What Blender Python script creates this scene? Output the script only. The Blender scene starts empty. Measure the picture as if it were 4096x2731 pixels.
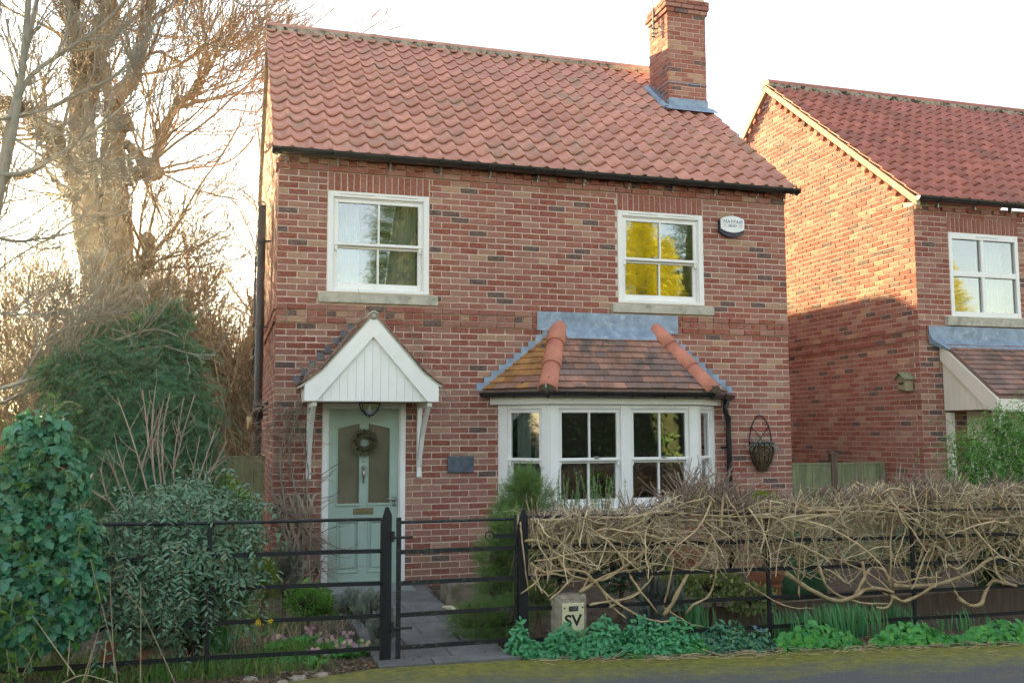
import bpy, math, random
import numpy as np
from mathutils import Vector, Matrix
random.seed(7)
RNG = np.random.default_rng(11)
sc = bpy.context.scene
COL = sc.collection
R = math.radians

# ---------------------------------------------------------------- camera
CAM = np.array([-0.5297, -11.1343, 1.8387]); YAW, PIT, ROL, FPX = 0.2925, 0.09268, -0.00325, 3800.0
FW = np.array([math.sin(YAW)*math.cos(PIT), math.cos(YAW)*math.cos(PIT), math.sin(PIT)])
_r = np.array([math.cos(YAW), -math.sin(YAW), 0.0]); _u = np.cross(_r, FW)
RT = _r*math.cos(ROL)+_u*math.sin(ROL); UP = -_r*math.sin(ROL)+_u*math.cos(ROL)
cd = bpy.data.cameras.new("camera"); cam = bpy.data.objects.new("camera", cd); COL.objects.link(cam)
cd.sensor_width = 36.0; cd.lens = FPX/4096*36.0; cd.clip_start = 0.05; cd.clip_end = 3000
cam.matrix_world = Matrix(((RT[0], UP[0], -FW[0], CAM[0]), (RT[1], UP[1], -FW[1], CAM[1]), (RT[2], UP[2], -FW[2], CAM[2]), (0, 0, 0, 1)))
sc.camera = cam
def ray(u, v): return FW+RT*(u-2048)/FPX-UP*(v-1365.5)/FPX
def onY(u, v, y): d = ray(u, v); return CAM+d*(y-CAM[1])/d[1]
def onX(u, v, x): d = ray(u, v); return CAM+d*(x-CAM[0])/d[0]
def onZ(u, v, z): d = ray(u, v); return CAM+d*(z-CAM[2])/d[2]
def dep(u, v, d): return CAM+ray(u, v)*d

# ---------------------------------------------------------------- sky, sun, exposure
SUN_EL, SUN_AZ = R(10.8), R(-12.5)          # azimuth from +Y, negative towards -X
wd = bpy.data.worlds.new("World"); sc.world = wd; wd.use_nodes = True
nt = wd.node_tree; bg = nt.nodes["Background"]
sky = nt.nodes.new("ShaderNodeTexSky"); sky.sky_type = 'NISHITA'; sky.sun_disc = False
sky.sun_elevation = SUN_EL; sky.sun_rotation = SUN_AZ; sky.altitude = 20; sky.air_density = 1.0; sky.dust_density = 0.08; sky.ozone_density = 0.0
tc = nt.nodes.new("ShaderNodeTexCoord"); mp = nt.nodes.new("ShaderNodeMapping"); mp.inputs[3].default_value = (1.6, 1.6, 6.0)
nz = nt.nodes.new("ShaderNodeTexNoise"); nz.inputs["Scale"].default_value = 2.2; nz.inputs["Detail"].default_value = 6; nz.inputs["Roughness"].default_value = 0.55
cr = nt.nodes.new("ShaderNodeValToRGB"); cr.color_ramp.elements[0].position = 0.42; cr.color_ramp.elements[1].position = 0.75
cr.color_ramp.elements[0].color = (0.36, 0.36, 0.36, 1); cr.color_ramp.elements[1].color = (0.54, 0.54, 0.54, 1)
mixc = nt.nodes.new("ShaderNodeMix"); mixc.data_type = 'RGBA'; mixc.inputs[7].default_value = (2.6, 2.45, 2.45, 1)     # thin even veil of high cloud
nt.links.new(tc.outputs["Generated"], mp.inputs[0]); nt.links.new(mp.outputs[0], nz.inputs["Vector"]); nt.links.new(nz.outputs[0], cr.inputs[0])
nt.links.new(cr.outputs[0], mixc.inputs[0]); nt.links.new(sky.outputs[0], mixc.inputs[6])
nt.links.new(mixc.outputs[2], bg.inputs[0]); bg.inputs[1].default_value = 0.05
sl = bpy.data.lights.new("sun", 'SUN'); sl.energy = 3.4; sl.angle = R(0.5); sl.color = (1.0, 0.74, 0.38)
so = bpy.data.objects.new("sun", sl); COL.objects.link(so)
SD = Vector((math.sin(SUN_AZ)*math.cos(SUN_EL), math.cos(SUN_AZ)*math.cos(SUN_EL), math.sin(SUN_EL)))
so.rotation_euler = SD.to_track_quat('Z', 'Y').to_euler(); so.location = (-8, 20, 15)
vs = sc.view_settings; vs.view_transform = 'Standard'; vs.look = 'None'; vs.gamma = 1.0; vs.use_curve_mapping = False; vs.exposure = 3.5
sc.render.engine = 'CYCLES'; cy = sc.cycles
cy.use_denoising = True; cy.denoiser = 'OPENIMAGEDENOISE'; cy.max_bounces = 6; cy.diffuse_bounces = 3; cy.glossy_bounces = 3
cy.transmission_bounces = 4; cy.transparent_max_bounces = 10; cy.caustics_reflective = False; cy.caustics_refractive = False
cy.use_adaptive_sampling = True; cy.adaptive_threshold = 0.015

# ---------------------------------------------------------------- materials
MATS = {}
def _new(name):
    m = bpy.data.materials.new(name); m.use_nodes = True; n = m.node_tree.nodes; l = m.node_tree.links
    return m, n, l, n["Principled BSDF"], n["Material Output"]
def _ramp(n, cols, pos=None, const=False):
    r = n.new("ShaderNodeValToRGB"); e = r.color_ramp.elements
    pos = pos or [i/(len(cols)-1) for i in range(len(cols))]
    while len(e) < len(cols): e.new(0.5)
    for i, c in enumerate(cols): e[i].position = pos[i]; e[i].color = (*c, 1)
    if const: r.color_ramp.interpolation = 'CONSTANT'
    return r
def _rand(n, l):
    g = n.new("ShaderNodeNewGeometry"); o = n.new("ShaderNodeObjectInfo"); a = n.new("ShaderNodeMath"); f = n.new("ShaderNodeMath"); f.operation = 'FRACT'
    l.new(g.outputs["Random Per Island"], a.inputs[0]); l.new(o.outputs["Random"], a.inputs[1]); l.new(a.outputs[0], f.inputs[0])
    return f.outputs[0]
def _noise(n, l, scale, detail=4, rough=.55, stretch=None):
    g = n.new("ShaderNodeNewGeometry"); z = n.new("ShaderNodeTexNoise")
    z.inputs["Scale"].default_value = scale; z.inputs["Detail"].default_value = detail; z.inputs["Roughness"].default_value = rough
    if stretch:
        m = n.new("ShaderNodeMapping"); m.inputs[3].default_value = stretch; l.new(g.outputs["Position"], m.inputs[0]); l.new(m.outputs[0], z.inputs["Vector"])
    else: l.new(g.outputs["Position"], z.inputs["Vector"])
    return z.outputs[0]
def _mix(n, l, fac, a, b, mode='MIX'):
    m = n.new("ShaderNodeMix"); m.data_type = 'RGBA'; m.blend_type = mode
    for s, v in ((m.inputs[0], fac), (m.inputs[6], a), (m.inputs[7], b)):
        if isinstance(v, (int, float)): s.default_value = v
        elif isinstance(v, tuple): s.default_value = (*v, 1)
        else: l.new(v, s)
    return m.outputs[2]
def _bump(n, l, p, h, strength, dist=0.01):
    b = n.new("ShaderNodeBump"); b.inputs["Strength"].default_value = strength; b.inputs["Distance"].default_value = dist
    l.new(h, b.inputs["Height"]); l.new(b.outputs[0], p.inputs["Normal"])
def _map(n, l, v, lo, hi):
    m = n.new("ShaderNodeMapRange"); m.inputs[1].default_value = lo; m.inputs[2].default_value = hi; l.new(v, m.inputs[0]); return m.outputs[0]
def solid(name, col, rough=.6, var=.25, scale=8, bump=0, bscale=60, metal=0, spot=None, spotscale=5, spotlo=.55, spothi=.7, stretch=None, rnd=0.0, coat=0):
    m, n, l, p, o = _new(name)
    dark = tuple(c*(1-var) for c in col); lite = tuple(min(1, c*(1+var*.7)) for c in col)
    c = _ramp(n, [dark, lite], [.3, .7]); l.new(_noise(n, l, scale, stretch=stretch), c.inputs[0]); out = c.outputs[0]
    if rnd:
        rr = _ramp(n, [tuple(1-rnd for _ in range(3)), (1, 1, 1)]); l.new(_rand(n, l), rr.inputs[0]); out = _mix(n, l, 1.0, out, rr.outputs[0], 'MULTIPLY')
    if spot:
        f = _map(n, l, _noise(n, l, spotscale, 6, .65), spotlo, spothi); out = _mix(n, l, f, out, spot)
    l.new(out, p.inputs["Base Color"]); p.inputs["Roughness"].default_value = rough; p.inputs["Metallic"].default_value = metal
    if coat: p.inputs["Coat Weight"].default_value = coat
    if bump: _bump(n, l, p, _noise(n, l, bscale, 5, .6, stretch), bump)
    MATS[name] = m; return m
def leafm(name, cols, trans=.35, rough=.45, spec=.4, tcol=None):
    m, n, l, p, o = _new(name)
    c = _ramp(n, cols); l.new(_rand(n, l), c.inputs[0]); l.new(c.outputs[0], p.inputs["Base Color"])
    p.inputs["Roughness"].default_value = rough; p.inputs["Specular IOR Level"].default_value = spec
    t = n.new("ShaderNodeBsdfTranslucent"); mm = tuple(tcol) if tcol else (1.25, 1.2, .55)
    l.new(_mix(n, l, 1.0, c.outputs[0], mm, 'MULTIPLY'), t.inputs[0])
    x = n.new("ShaderNodeMixShader"); x.inputs[0].default_value = trans
    l.new(p.outputs[0], x.inputs[1]); l.new(t.outputs[0], x.inputs[2]); l.new(x.outputs[0], o.inputs[0])
    MATS[name] = m; return m
def brickm(name, cols, pos):
    m, n, l, p, o = _new(name)
    c = _ramp(n, cols, pos, True); l.new(_rand(n, l), c.inputs[0])
    sv = _noise(n, l, 22, 5, .6, (1, 1, 3.0)); f = _map(n, l, sv, .44, .68)
    a = _mix(n, l, f, c.outputs[0], (.58, .40, .29)); 
    mm = n.new("ShaderNodeMath"); mm.operation = 'MULTIPLY'; mm.inputs[1].default_value = .46; l.new(f, mm.inputs[0]); a.node.inputs[0].default_value = 0; l.new(mm.outputs[0], a.node.inputs[0])
    d = _map(n, l, _noise(n, l, 26, 6, .75, (1, 1, 2.2)), .52, .72); mm2 = n.new("ShaderNodeMath"); mm2.operation = 'MULTIPLY'; mm2.inputs[1].default_value = .42; l.new(d, mm2.inputs[0])
    b = _mix(n, l, mm2.outputs[0], a, (.17, .10, .09))
    wv = _map(n, l, _noise(n, l, .55, 3, .5), .35, .7); rr = _ramp(n, [(.84, .84, .86), (1.08, 1.05, 1.02)]); l.new(wv, rr.inputs[0])
    b = _mix(n, l, 1.0, b, rr.outputs[0], 'MULTIPLY')
    g = n.new("ShaderNodeNewGeometry"); sp_ = n.new("ShaderNodeSeparateXYZ"); l.new(g.outputs["Position"], sp_.inputs[0]); zz = _map(n, l, sp_.outputs[2], .75, .05)
    mz_ = n.new("ShaderNodeMath"); mz_.operation = 'MULTIPLY'; l.new(zz, mz_.inputs[0]); l.new(_map(n, l, _noise(n, l, 3.5, 6, .7), .35, .75), mz_.inputs[1]); b = _mix(n, l, mz_.outputs[0], b, (.21, .19, .105))
    l.new(b, p.inputs["Base Color"]); p.inputs["Roughness"].default_value = .9; p.inputs["Specular IOR Level"].default_value = .2
    _bump(n, l, p, _noise(n, l, 34, 6, .75, (.8, .8, 2.6)), 1.0, .03)
    MATS[name] = m; return m
brickm("brick_multi", [(0.470, 0.176, 0.136), (0.430, 0.132, 0.097), (0.520, 0.246, 0.194), (0.480, 0.207, 0.167), (0.400, 0.114, 0.081), (0.630, 0.387, 0.264), (0.550, 0.290, 0.220), (0.180, 0.119, 0.119), (0.450, 0.163, 0.123)], [0, .17, .32, .48, .63, .75, .81, .90, .965])
brickm("brick_red", [(0.480, 0.167, 0.128), (0.440, 0.145, 0.106), (0.500, 0.198, 0.154)], [0, .35, .7])
solid("mortar", (.70, .55, .46), .95, .18, 10, .6, 120)
solid("mortar_moss", (.40, .34, .27), .95, .3, 12, .8, 70, spot=(.035, .03, .018), spotscale=9, spotlo=.5, spothi=.6)
solid("verge_mortar", (.50, .43, .30), .95, .25, 8, .6, 60)
solid("pantile", (0.633, 0.299, 0.226), .75, .12, 7, .35, 150, rnd=.22, spot=(.36, .245, .17), spotscale=2.2, spotlo=.5, spothi=.72)
solid("pantile_b", (0.493, 0.174, 0.129), .75, .2, 4, .35, 150, rnd=.22, spot=(.22, .11, .09), spotscale=.8, spotlo=.5, spothi=.75)
solid("hip_tile", (0.582, 0.224, 0.151), .7, .15, 6, .3, 120, spot=(.05, .035, .03), spotscale=16, spotlo=.64, spothi=.68)
solid("plain_tile", (0.426, 0.224, 0.162), .8, .35, 3.5, .5, 110, rnd=.3, spot=(.12, .10, .085), spotscale=3.2, spotlo=.48, spothi=.62)
solid("plain_tile_lichen", (.50, .25, .09), .8, .35, 6, .5, 110, rnd=.25, spot=(.10, .075, .05), spotscale=7, spotlo=.55, spothi=.68)
solid("plain_tile_dark", (0.325, 0.196, 0.162), .8, .4, 3, .5, 110, rnd=.35, spot=(.17, .14, .13), spotscale=2.6, spotlo=.45, spothi=.7)
solid("lead_dull", (.13, .14, .17), .6, .3, 9)
solid("hedge_core", (.03, .04, .018), .95, .4, 6)
solid("moss", (.06, .075, .012), .95, .5, 25, 1, 90)
solid("lead", (0.255, 0.332, 0.442), .5, .3, 7, .25, 30, metal=.1, spot=(.42, .50, .60), spotscale=9, spotlo=.5, spothi=.75)
solid("white_paint", (.88, .87, .85), .42, .05, 3, .06, 40, spot=(.74, .73, .67), spotscale=4, spotlo=.56, spothi=.8)
solid("cream_paint", (.82, .77, .66), .45, .05, 3, .06, 40)
solid("white_upvc", (.88, .88, .88), .3, .03, 3)
solid("stone_sill", (0.516, 0.486, 0.402), .9, .2, 9, .35, 160, spot=(.21, .215, .16), spotscale=6, spotlo=.52, spothi=.75)
solid("stone_trough", (.24, .20, .15), .95, .4, 8, 1, 40, spot=(.10, .13, .04), spotscale=7)
solid("concrete", (.34, .29, .22), .95, .35, 14, 1, 70, spot=(.50, .48, .42), spotscale=22, spotlo=.58, spothi=.66)
solid("gutter_black", (.014, .014, .016), .38, .3, 6, spot=(.05, .05, .045), spotscale=14, spotlo=.6, spothi=.75)
solid("pipe_brown", (.06, .05, .047), .45, .2, 6)
solid("iron_black", (.009, .010, .013), .5, .3, 20, .25, 150, spot=(.06, .05, .04), spotscale=40, spotlo=.66, spothi=.72)
solid("iron_worn", (.012, .013, .014), .6, .3, 20, .3, 120, spot=(.09, .10, .07), spotscale=28, spotlo=.55, spothi=.7)
solid("steel", (.35, .33, .30), .35, .2, 20, metal=.8)
solid("brass_dull", (.30, .24, .14), .4, .25, 18, metal=.75)
solid("sage_paint", (.38, .49, .42), .38, .07, 2, .05, 30)
solid("frost_glass", (.17, .15, .095), .3, .35, 1.2)
solid("slate", (.085, .105, .14), .5, .4, 9, .3, 60, spot=(.20, .26, .33), spotscale=10, spotlo=.55, spothi=.75)
solid("alarm_white", (.84, .85, .86), .35, .03, 4)
solid("alarm_blue", (.02, .02, .06), .4, .2, 4)
solid("print_blue", (.13, .15, .22), .6, .1, 4)
solid("print_black", (.015, .015, .015), .6, .1, 4)
solid("sign_cream", (.72, .67, .44), .55, .12, 10, spot=(.35, .28, .15), spotscale=18, spotlo=.64, spothi=.75)
solid("terracotta", (.40, .16, .09), .85, .2, 6, .3, 90, spot=(.50, .36, .27), spotscale=7, spotlo=.6, spothi=.75)
solid("curtain", (.66, .70, .66), .9, .1, 4)
solid("curtain_grey", (.30, .34, .38), .9, .12, 4)
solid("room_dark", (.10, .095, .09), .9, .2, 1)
solid("blind", (.40, .38, .33), .7, .1, 4)
solid("paper", (.62, .58, .48), .8, .15, 9)
solid("book_tan", (.50, .32, .18), .8, .2, 9, rnd=.4)
solid("timber_green", (0.310, 0.345, 0.184), .9, .35, 3, .6, 50, stretch=(6, 6, .7), rnd=.28, spot=(.24, .23, .17), spotscale=4, spotlo=.5, spothi=.75)
solid("timber_brown", (.20, .14, .10), .9, .35, 3, .6, 50, stretch=(6, 6, .7), rnd=.2)
solid("timber_pale", (.40, .32, .20), .9, .3, 3, .5, 50, stretch=(6, 6, .7), rnd=.25)
solid("trellis_wood", (.47, .38, .28), .9, .3, 6, .4, 80, rnd=.25)
solid("sack_green", (.03, .11, .05), .55, .3, 9, .5, 25)
solid("coir", (.20, .14, .075), .98, .45, 40, 1.2, 120)
solid("mat_grey", (.30, .34, .33), .98, .3, 60, 1.2, 200)
solid("slab", (.17, .17, .165), .9, .28, 5, .6, 90, rnd=.22, spot=(.26, .26, .24), spotscale=13, spotlo=.6, spothi=.7)
solid("sand_joint", (.05, .045, .035), .98, .4, 20, .5, 90)
solid("bark", (.30, .225, .14), .95, .4, 4, 1.3, 24, stretch=(1, 1, .28), spot=(.17, .17, .085), spotscale=1.6, spotlo=.5, spothi=.72)
solid("bark_ivy", (.20, .14, .09), .95, .45, 7, 1.3, 24, stretch=(1, 1, .4))
solid("twig", (.40, .30, .18), .85, .3, 3, rnd=.35)
solid("twig_grey", (.36, .33, .27), .85, .3, 3, rnd=.3, spot=(.17, .20, .15), spotscale=3)
solid("twig_pink", (0.462, 0.341, 0.264), .8, .25, 5, rnd=.35)
solid("twig_dark", (.10, .065, .055), .85, .3, 4, rnd=.35)
solid("vine_tan", (.68, .50, .28), .85, .3, 14, .6, 70, stretch=(1, 1, 1), rnd=.3)
solid("vine_straw", (.76, .61, .37), .85, .25, 12, rnd=.4)
solid("vine_purple", (.36, .26, .20), .85, .3, 12, rnd=.4)
solid("dead_straw", (.62, .50, .31), .9, .25, 14, rnd=.45)
leafm("ivy", [(0.046, 0.175, 0.100), (0.079, 0.275, 0.137), (0.059, 0.212, 0.150), (0.125, 0.324, 0.113)], .22, .32, .5)
leafm("ivy_lite", [(.06, .16, .03), (.10, .22, .03), (.05, .13, .03)], .4, .4)
leafm("cotoneaster", [(0.095, 0.205, 0.124), (0.138, 0.274, 0.164), (0.164, 0.314, 0.205), (0.205, 0.232, 0.115)], .2, .4, .5)
leafm("berry", [(.30, .045, .03), (.22, .03, .02)], 0, .35)
leafm("yew", [(0.026, 0.111, 0.067), (0.050, 0.166, 0.094), (0.079, 0.223, 0.111), (0.133, 0.267, 0.079)], .3, .5)
leafm("conifer", [(.15, .26, .09), (.21, .34, .12), (.12, .22, .085), (.25, .36, .12)], .3, .55)
leafm("conifer_gold", [(.17, .26, .025), (.24, .33, .03), (.13, .22, .03)], .4, .55)
leafm("conifer_blue", [(.10, .15, .12), (.07, .12, .09), (.13, .18, .13)], .2, .6)
leafm("lime_leaf", [(.24, .34, .03), (.17, .26, .03), (.32, .40, .05)], .45, .45)
leafm("jasmine", [(0.115, 0.298, 0.062), (0.176, 0.404, 0.088), (0.088, 0.228, 0.062), (0.246, 0.439, 0.105)], .4, .45)
leafm("bedding", [(0.073, 0.300, 0.144), (0.101, 0.389, 0.173), (0.129, 0.460, 0.187), (0.086, 0.274, 0.173)], .25, .45)
leafm("nasturtium", [(0.086, 0.365, 0.086), (0.125, 0.442, 0.096), (0.067, 0.288, 0.096), (0.211, 0.518, 0.077)], .3, .45)
leafm("daffodil_leaf", [(0.090, 0.300, 0.130), (0.130, 0.380, 0.120), (0.070, 0.240, 0.120)], .3, .4)
leafm("grass", [(0.095, 0.246, 0.047), (0.151, 0.340, 0.066), (0.076, 0.189, 0.038), (0.378, 0.378, 0.151)], .35, .6)
leafm("silver_leaf", [(.22, .25, .23), (.30, .33, .31), (.16, .20, .18)], .2, .7)
leafm("variegated", [(0.468, 0.515, 0.187), (0.094, 0.218, 0.062), (0.624, 0.655, 0.343), (0.078, 0.187, 0.062)], .25, .45)
leafm("rosemary", [(0.179, 0.325, 0.122), (0.244, 0.406, 0.163), (0.130, 0.244, 0.098)], .2, .6)
leafm("primrose", [(.52, .22, .48), (.62, .36, .55), (.70, .58, .42), (.45, .18, .42)], .3, .6)
leafm("petal_yellow", [(.75, .48, .02), (.80, .58, .03)], .3, .6)
leafm("petal_violet", [(.30, .30, .75), (.36, .36, .80)], .3, .6)
leafm("litter", [(0.188, 0.112, 0.066), (0.300, 0.188, 0.104), (0.104, 0.066, 0.048), (0.413, 0.300, 0.188)], .1, .85)
leafm("lichen", [(.62, .42, .02), (.70, .50, .03)], 0, .9)
leafm("wreath", [(.22, .20, .12), (.32, .29, .18), (.16, .16, .10)], .1, .8)
leafm("spruce", [(.035, .085, .035), (.055, .12, .03), (.10, .17, .025)], .3, .6)
leafm("spruce_painted_sun", [(0.504, 0.504, 0.030), (0.624, 0.600, 0.036), (0.360, 0.396, 0.030)], .5, .55)  # low sun's gold is painted into this leaf colour
def _glass():
    m, n, l, p, o = _new("glass"); n.remove(p)
    g = n.new("ShaderNodeBsdfGlossy"); g.inputs["Roughness"].default_value = .012; g.inputs[0].default_value = (1, 1, 1, 1)
    t = n.new("ShaderNodeBsdfTransparent"); t.inputs[0].default_value = (.60, .64, .63, 1)
    f = n.new("ShaderNodeFresnel"); f.inputs[0].default_value = 1.5
    a = n.new("ShaderNodeMath"); a.operation = 'MULTIPLY_ADD'; a.inputs[1].default_value = 1.3; a.inputs[2].default_value = .22; a.use_clamp = True; l.new(f.outputs[0], a.inputs[0])
    x = n.new("ShaderNodeMixShader"); l.new(a.outputs[0], x.inputs[0]); l.new(t.outputs[0], x.inputs[1]); l.new(g.outputs[0], x.inputs[2]); l.new(x.outputs[0], o.inputs[0])
    b = n.new("ShaderNodeBump"); b.inputs["Strength"].default_value = .05; b.inputs["Distance"].default_value = .02
    l.new(_noise(n, l, 2.3, 1), b.inputs["Height"]); l.new(b.outputs[0], g.inputs["Normal"])
    MATS["glass"] = m
_glass()
def _road():
    m, n, l, p, o = _new("mossy_tarmac")
    g = n.new("ShaderNodeNewGeometry"); s = n.new("ShaderNodeSeparateXYZ"); l.new(g.outputs["Position"], s.inputs[0])
    lin = n.new("ShaderNodeMath"); lin.operation = 'MULTIPLY_ADD'; lin.inputs[1].default_value = .125; l.new(s.outputs[0], lin.inputs[0]); l.new(s.outputs[1], lin.inputs[2])
    ed = _map(n, l, lin.outputs[0], -4.5, -3.5)
    nn = _noise(n, l, 3.2, 6, .7, (.6, 1.6, 1)); ad = n.new("ShaderNodeMath"); ad.operation = 'MULTIPLY_ADD'; ad.inputs[1].default_value = .62; l.new(ed, ad.inputs[0]); l.new(nn, ad.inputs[2])
    fac = _map(n, l, ad.outputs[0], .52, .92)
    gr = _ramp(n, [(.05, .055, .055), (.15, .155, .15)], [.35, .7]); l.new(_noise(n, l, 90, 3, .7), gr.inputs[0])
    mo = _ramp(n, [(.09, .105, .022), (.29, .27, .04)], [.3, .7]); l.new(_noise(n, l, 14, 5, .7), mo.inputs[0])
    l.new(_mix(n, l, fac, gr.outputs[0], mo.outputs[0]), p.inputs["Base Color"]); p.inputs["Roughness"].default_value = .9
    _bump(n, l, p, _noise(n, l, 120, 4, .7), .8, .006); MATS["mossy_tarmac"] = m
_road()
def _ground():
    m, n, l, p, o = _new("soil")
    c = _ramp(n, [(.05, .037, .026), (.14, .105, .075), (.09, .115, .04)], [.3, .55, .75]); l.new(_noise(n, l, 5, 7, .7), c.inputs[0])
    l.new(c.outputs[0], p.inputs["Base Color"]); p.inputs["Roughness"].default_value = .98
    _bump(n, l, p, _noise(n, l, 35, 5, .7), 1, .03); MATS["soil"] = m
_ground()

# ---------------------------------------------------------------- mesh helpers
def npmesh(name, V, faces):
    """V (n,3); faces: list of int arrays (m,k)"""
    me = bpy.data.meshes.new(name); V = np.asarray(V, np.float32).reshape(-1, 3)
    faces = [np.asarray(f, np.int32) for f in faces if len(f)]
    li = np.concatenate([f.ravel() for f in faces]); lt = np.concatenate([np.full(len(f), f.shape[1], np.int32) for f in faces])
    ls = np.concatenate([[0], np.cumsum(lt)[:-1]]).astype(np.int32)
    me.vertices.add(len(V)); me.vertices.foreach_set("co", V.ravel())
    me.loops.add(len(li)); me.loops.foreach_set("vertex_index", li)
    me.polygons.add(len(lt)); me.polygons.foreach_set("loop_start", ls); me.polygons.foreach_set("loop_total", lt)
    me.update(calc_edges=True); me.validate(); return me
class MB:
    def __init__(s, fr=None): s.v = []; s.f = []; s.fr = fr
    def add(s, vs, fs):
        b = len(s.v)
        if s.fr is not None:
            O, U, N = s.fr; vs = [(O[0]+U[0]*x-N[0]*y, O[1]+U[1]*x-N[1]*y, O[2]+z) for x, y, z in vs]
        s.v += [tuple(map(float, q)) for q in vs]; s.f += [tuple(i+b for i in q) for q in fs]; return s
    def box(s, x0, x1, y0, y1, z0, z1, j=0):
        q = [(x, y, z) for z in (z0, z1) for y in (y0, y1) for x in (x0, x1)]
        if j: q = [tuple(c+random.uniform(-j, j) for c in p) for p in q]
        return s.add(q, [(0, 2, 3, 1), (4, 5, 7, 6), (0, 1, 5, 4), (2, 6, 7, 3), (0, 4, 6, 2), (1, 3, 7, 5)])
    def cbox(s, x0, x1, y0, y1, z0, z1, c=.004):
        """box with chamfered vertical/horizontal edges of its front (y0) face"""
        q = [(x0+c, y0, z0+c), (x1-c, y0, z0+c), (x1-c, y0, z1-c), (x0+c, y0, z1-c), (x0, y0+c, z0), (x1, y0+c, z0), (x1, y0+c, z1), (x0, y0+c, z1), (x0, y1, z0), (x1, y1, z0), (x1, y1, z1), (x0, y1, z1)]
        f = [(0, 1, 2, 3), (8, 11, 10, 9)]
        for i in range(4):
            k = (i+1) % 4; f += [(i, i+4, k+4, k), (i+4, i+8, k+8, k+4)]
        return s.add(q, f)
    def prism(s, poly, y0, y1):
        """poly of (x,z), extruded along y"""
        n = len(poly); q = [(x, y0, z) for x, z in poly]+[(x, y1, z) for x, z in poly]
        f = [tuple(range(n)), tuple(range(2*n-1, n-1, -1))]+[(i, i+n, (i+1) % n+n, (i+1) % n) for i in range(n)]
        return s.add(q, f)
    def tube(s, pts, rad, k=8, cap=True):
        P = np.array(pts, float); n = len(P); rad = np.broadcast_to(np.asarray(rad, float), (n,))
        T = np.gradient(P, axis=0); T /= np.linalg.norm(T, axis=1)[:, None]+1e-9
        a = np.array([0, 0, 1.0]) if abs(T[0][2]) < .9 else np.array([1.0, 0, 0]); vs = []
        for i in range(n):
            e = np.cross(T[i], a); e /= np.linalg.norm(e)+1e-9; g = np.cross(e, T[i]); a = g
            for j in range(k):
                t = 2*math.pi*j/k; vs.append(tuple(P[i]+rad[i]*(math.cos(t)*e+math.sin(t)*g)))
        f = [(i*k+j, i*k+(j+1) % k, (i+1)*k+(j+1) % k, (i+1)*k+j) for i in range(n-1) for j in range(k)]
        if cap: f += [tuple(range(k-1, -1, -1)), tuple(range((n-1)*k, n*k))]
        return s.add(vs, f)
    def lathe(s, c, prof, k=14, a0=0, a1=2*math.pi):
        vs = []; full = abs(a1-a0-2*math.pi) < 1e-6; kk = k if full else k+1
        for r, z in prof:
            for j in range(kk):
                t = a0+(a1-a0)*j/k; vs.append((c[0]+r*math.cos(t), c[1]+r*math.sin(t), c[2]+z))
        f = []
        for i in range(len(prof)-1):
            for j in range(k):
                j2 = (j+1) % kk; f.append((i*kk+j, i*kk+j2, (i+1)*kk+j2, (i+1)*kk+j))
        return s.add(vs, f)
    def build(s, name, mat, par=None, smooth=False, label=None, kind=None):
        me = bpy.data.meshes.new(name); me.from_pydata(s.v, [], s.f); me.update()
        return link(name, me, mat, par, smooth, label, kind)
def link(name, me, mat, par=None, smooth=False, label=None, kind=None):
    if mat and not me.materials: me.materials.append(MATS[mat] if isinstance(mat, str) else mat)
    if smooth: me.polygons.foreach_set("use_smooth", np.ones(len(me.polygons), bool))
    o = bpy.data.objects.new(name, me); COL.objects.link(o)
    if par is not None:
        o.parent = par
        if par.type == 'EMPTY': o.matrix_parent_inverse = Matrix.Translation(-par.location)
    if label: o["label"] = label
    if kind: o["kind"] = kind
    return o
def thing(name, label, cat, loc, group=None):
    o = bpy.data.objects.new(name, None); o.empty_display_size = .1; COL.objects.link(o); o.location = Vector([float(c) for c in loc])
    o["label"] = label; o["category"] = cat
    if group: o["group"] = group
    return o
def tag(o, label, cat, group=None):
    o["label"] = label; o["category"] = cat
    if group: o["group"] = group
    return o
def structure(o): o["kind"] = "structure"; return o
def norm(a): return a/(np.linalg.norm(a, axis=-1, keepdims=True)+1e-9)
def tubes(P, Rd, k=4):
    """vectorised tubes: P (n,m,3), Rd (n,m) -> V, F"""
    n, m, _ = P.shape; T = np.gradient(P, axis=1) if m > 2 else np.repeat(P[:, 1:]-P[:, :1], 2, axis=1); T = norm(T)
    ref = np.where(np.abs(T[:, :1, 2:3]) < .9, np.array([[[0, 0, 1.0]]]), np.array([[[1.0, 0, 0]]]))
    ref = np.broadcast_to(ref, T.shape); E = norm(np.cross(T, ref)); Gv = np.cross(E, T)
    a = np.arange(k)*2*math.pi/k
    V = P[:, :, None, :]+Rd[:, :, None, None]*(np.cos(a)[None, None, :, None]*E[:, :, None, :]+np.sin(a)[None, None, :, None]*Gv[:, :, None, :])
    i = np.arange(n)[:, None, None]*m*k; j = np.arange(m-1)[None, :, None]*k; q = np.arange(k)[None, None, :]; q2 = (q+1) % k
    F = np.stack([i+j+q, i+j+q2, i+j+k+q2, i+j+k+q], -1).reshape(-1, 4)
    return V.reshape(-1, 3), F
def joinVF(parts):
    Vs, Fs, b = [], {}, 0
    for V, F in parts:
        V = V.reshape(-1, 3); Fs.setdefault(F.shape[1], []).append(F+b); Vs.append(V); b += len(V)
    return np.concatenate(Vs), [np.concatenate(f) for f in Fs.values()]
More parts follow.
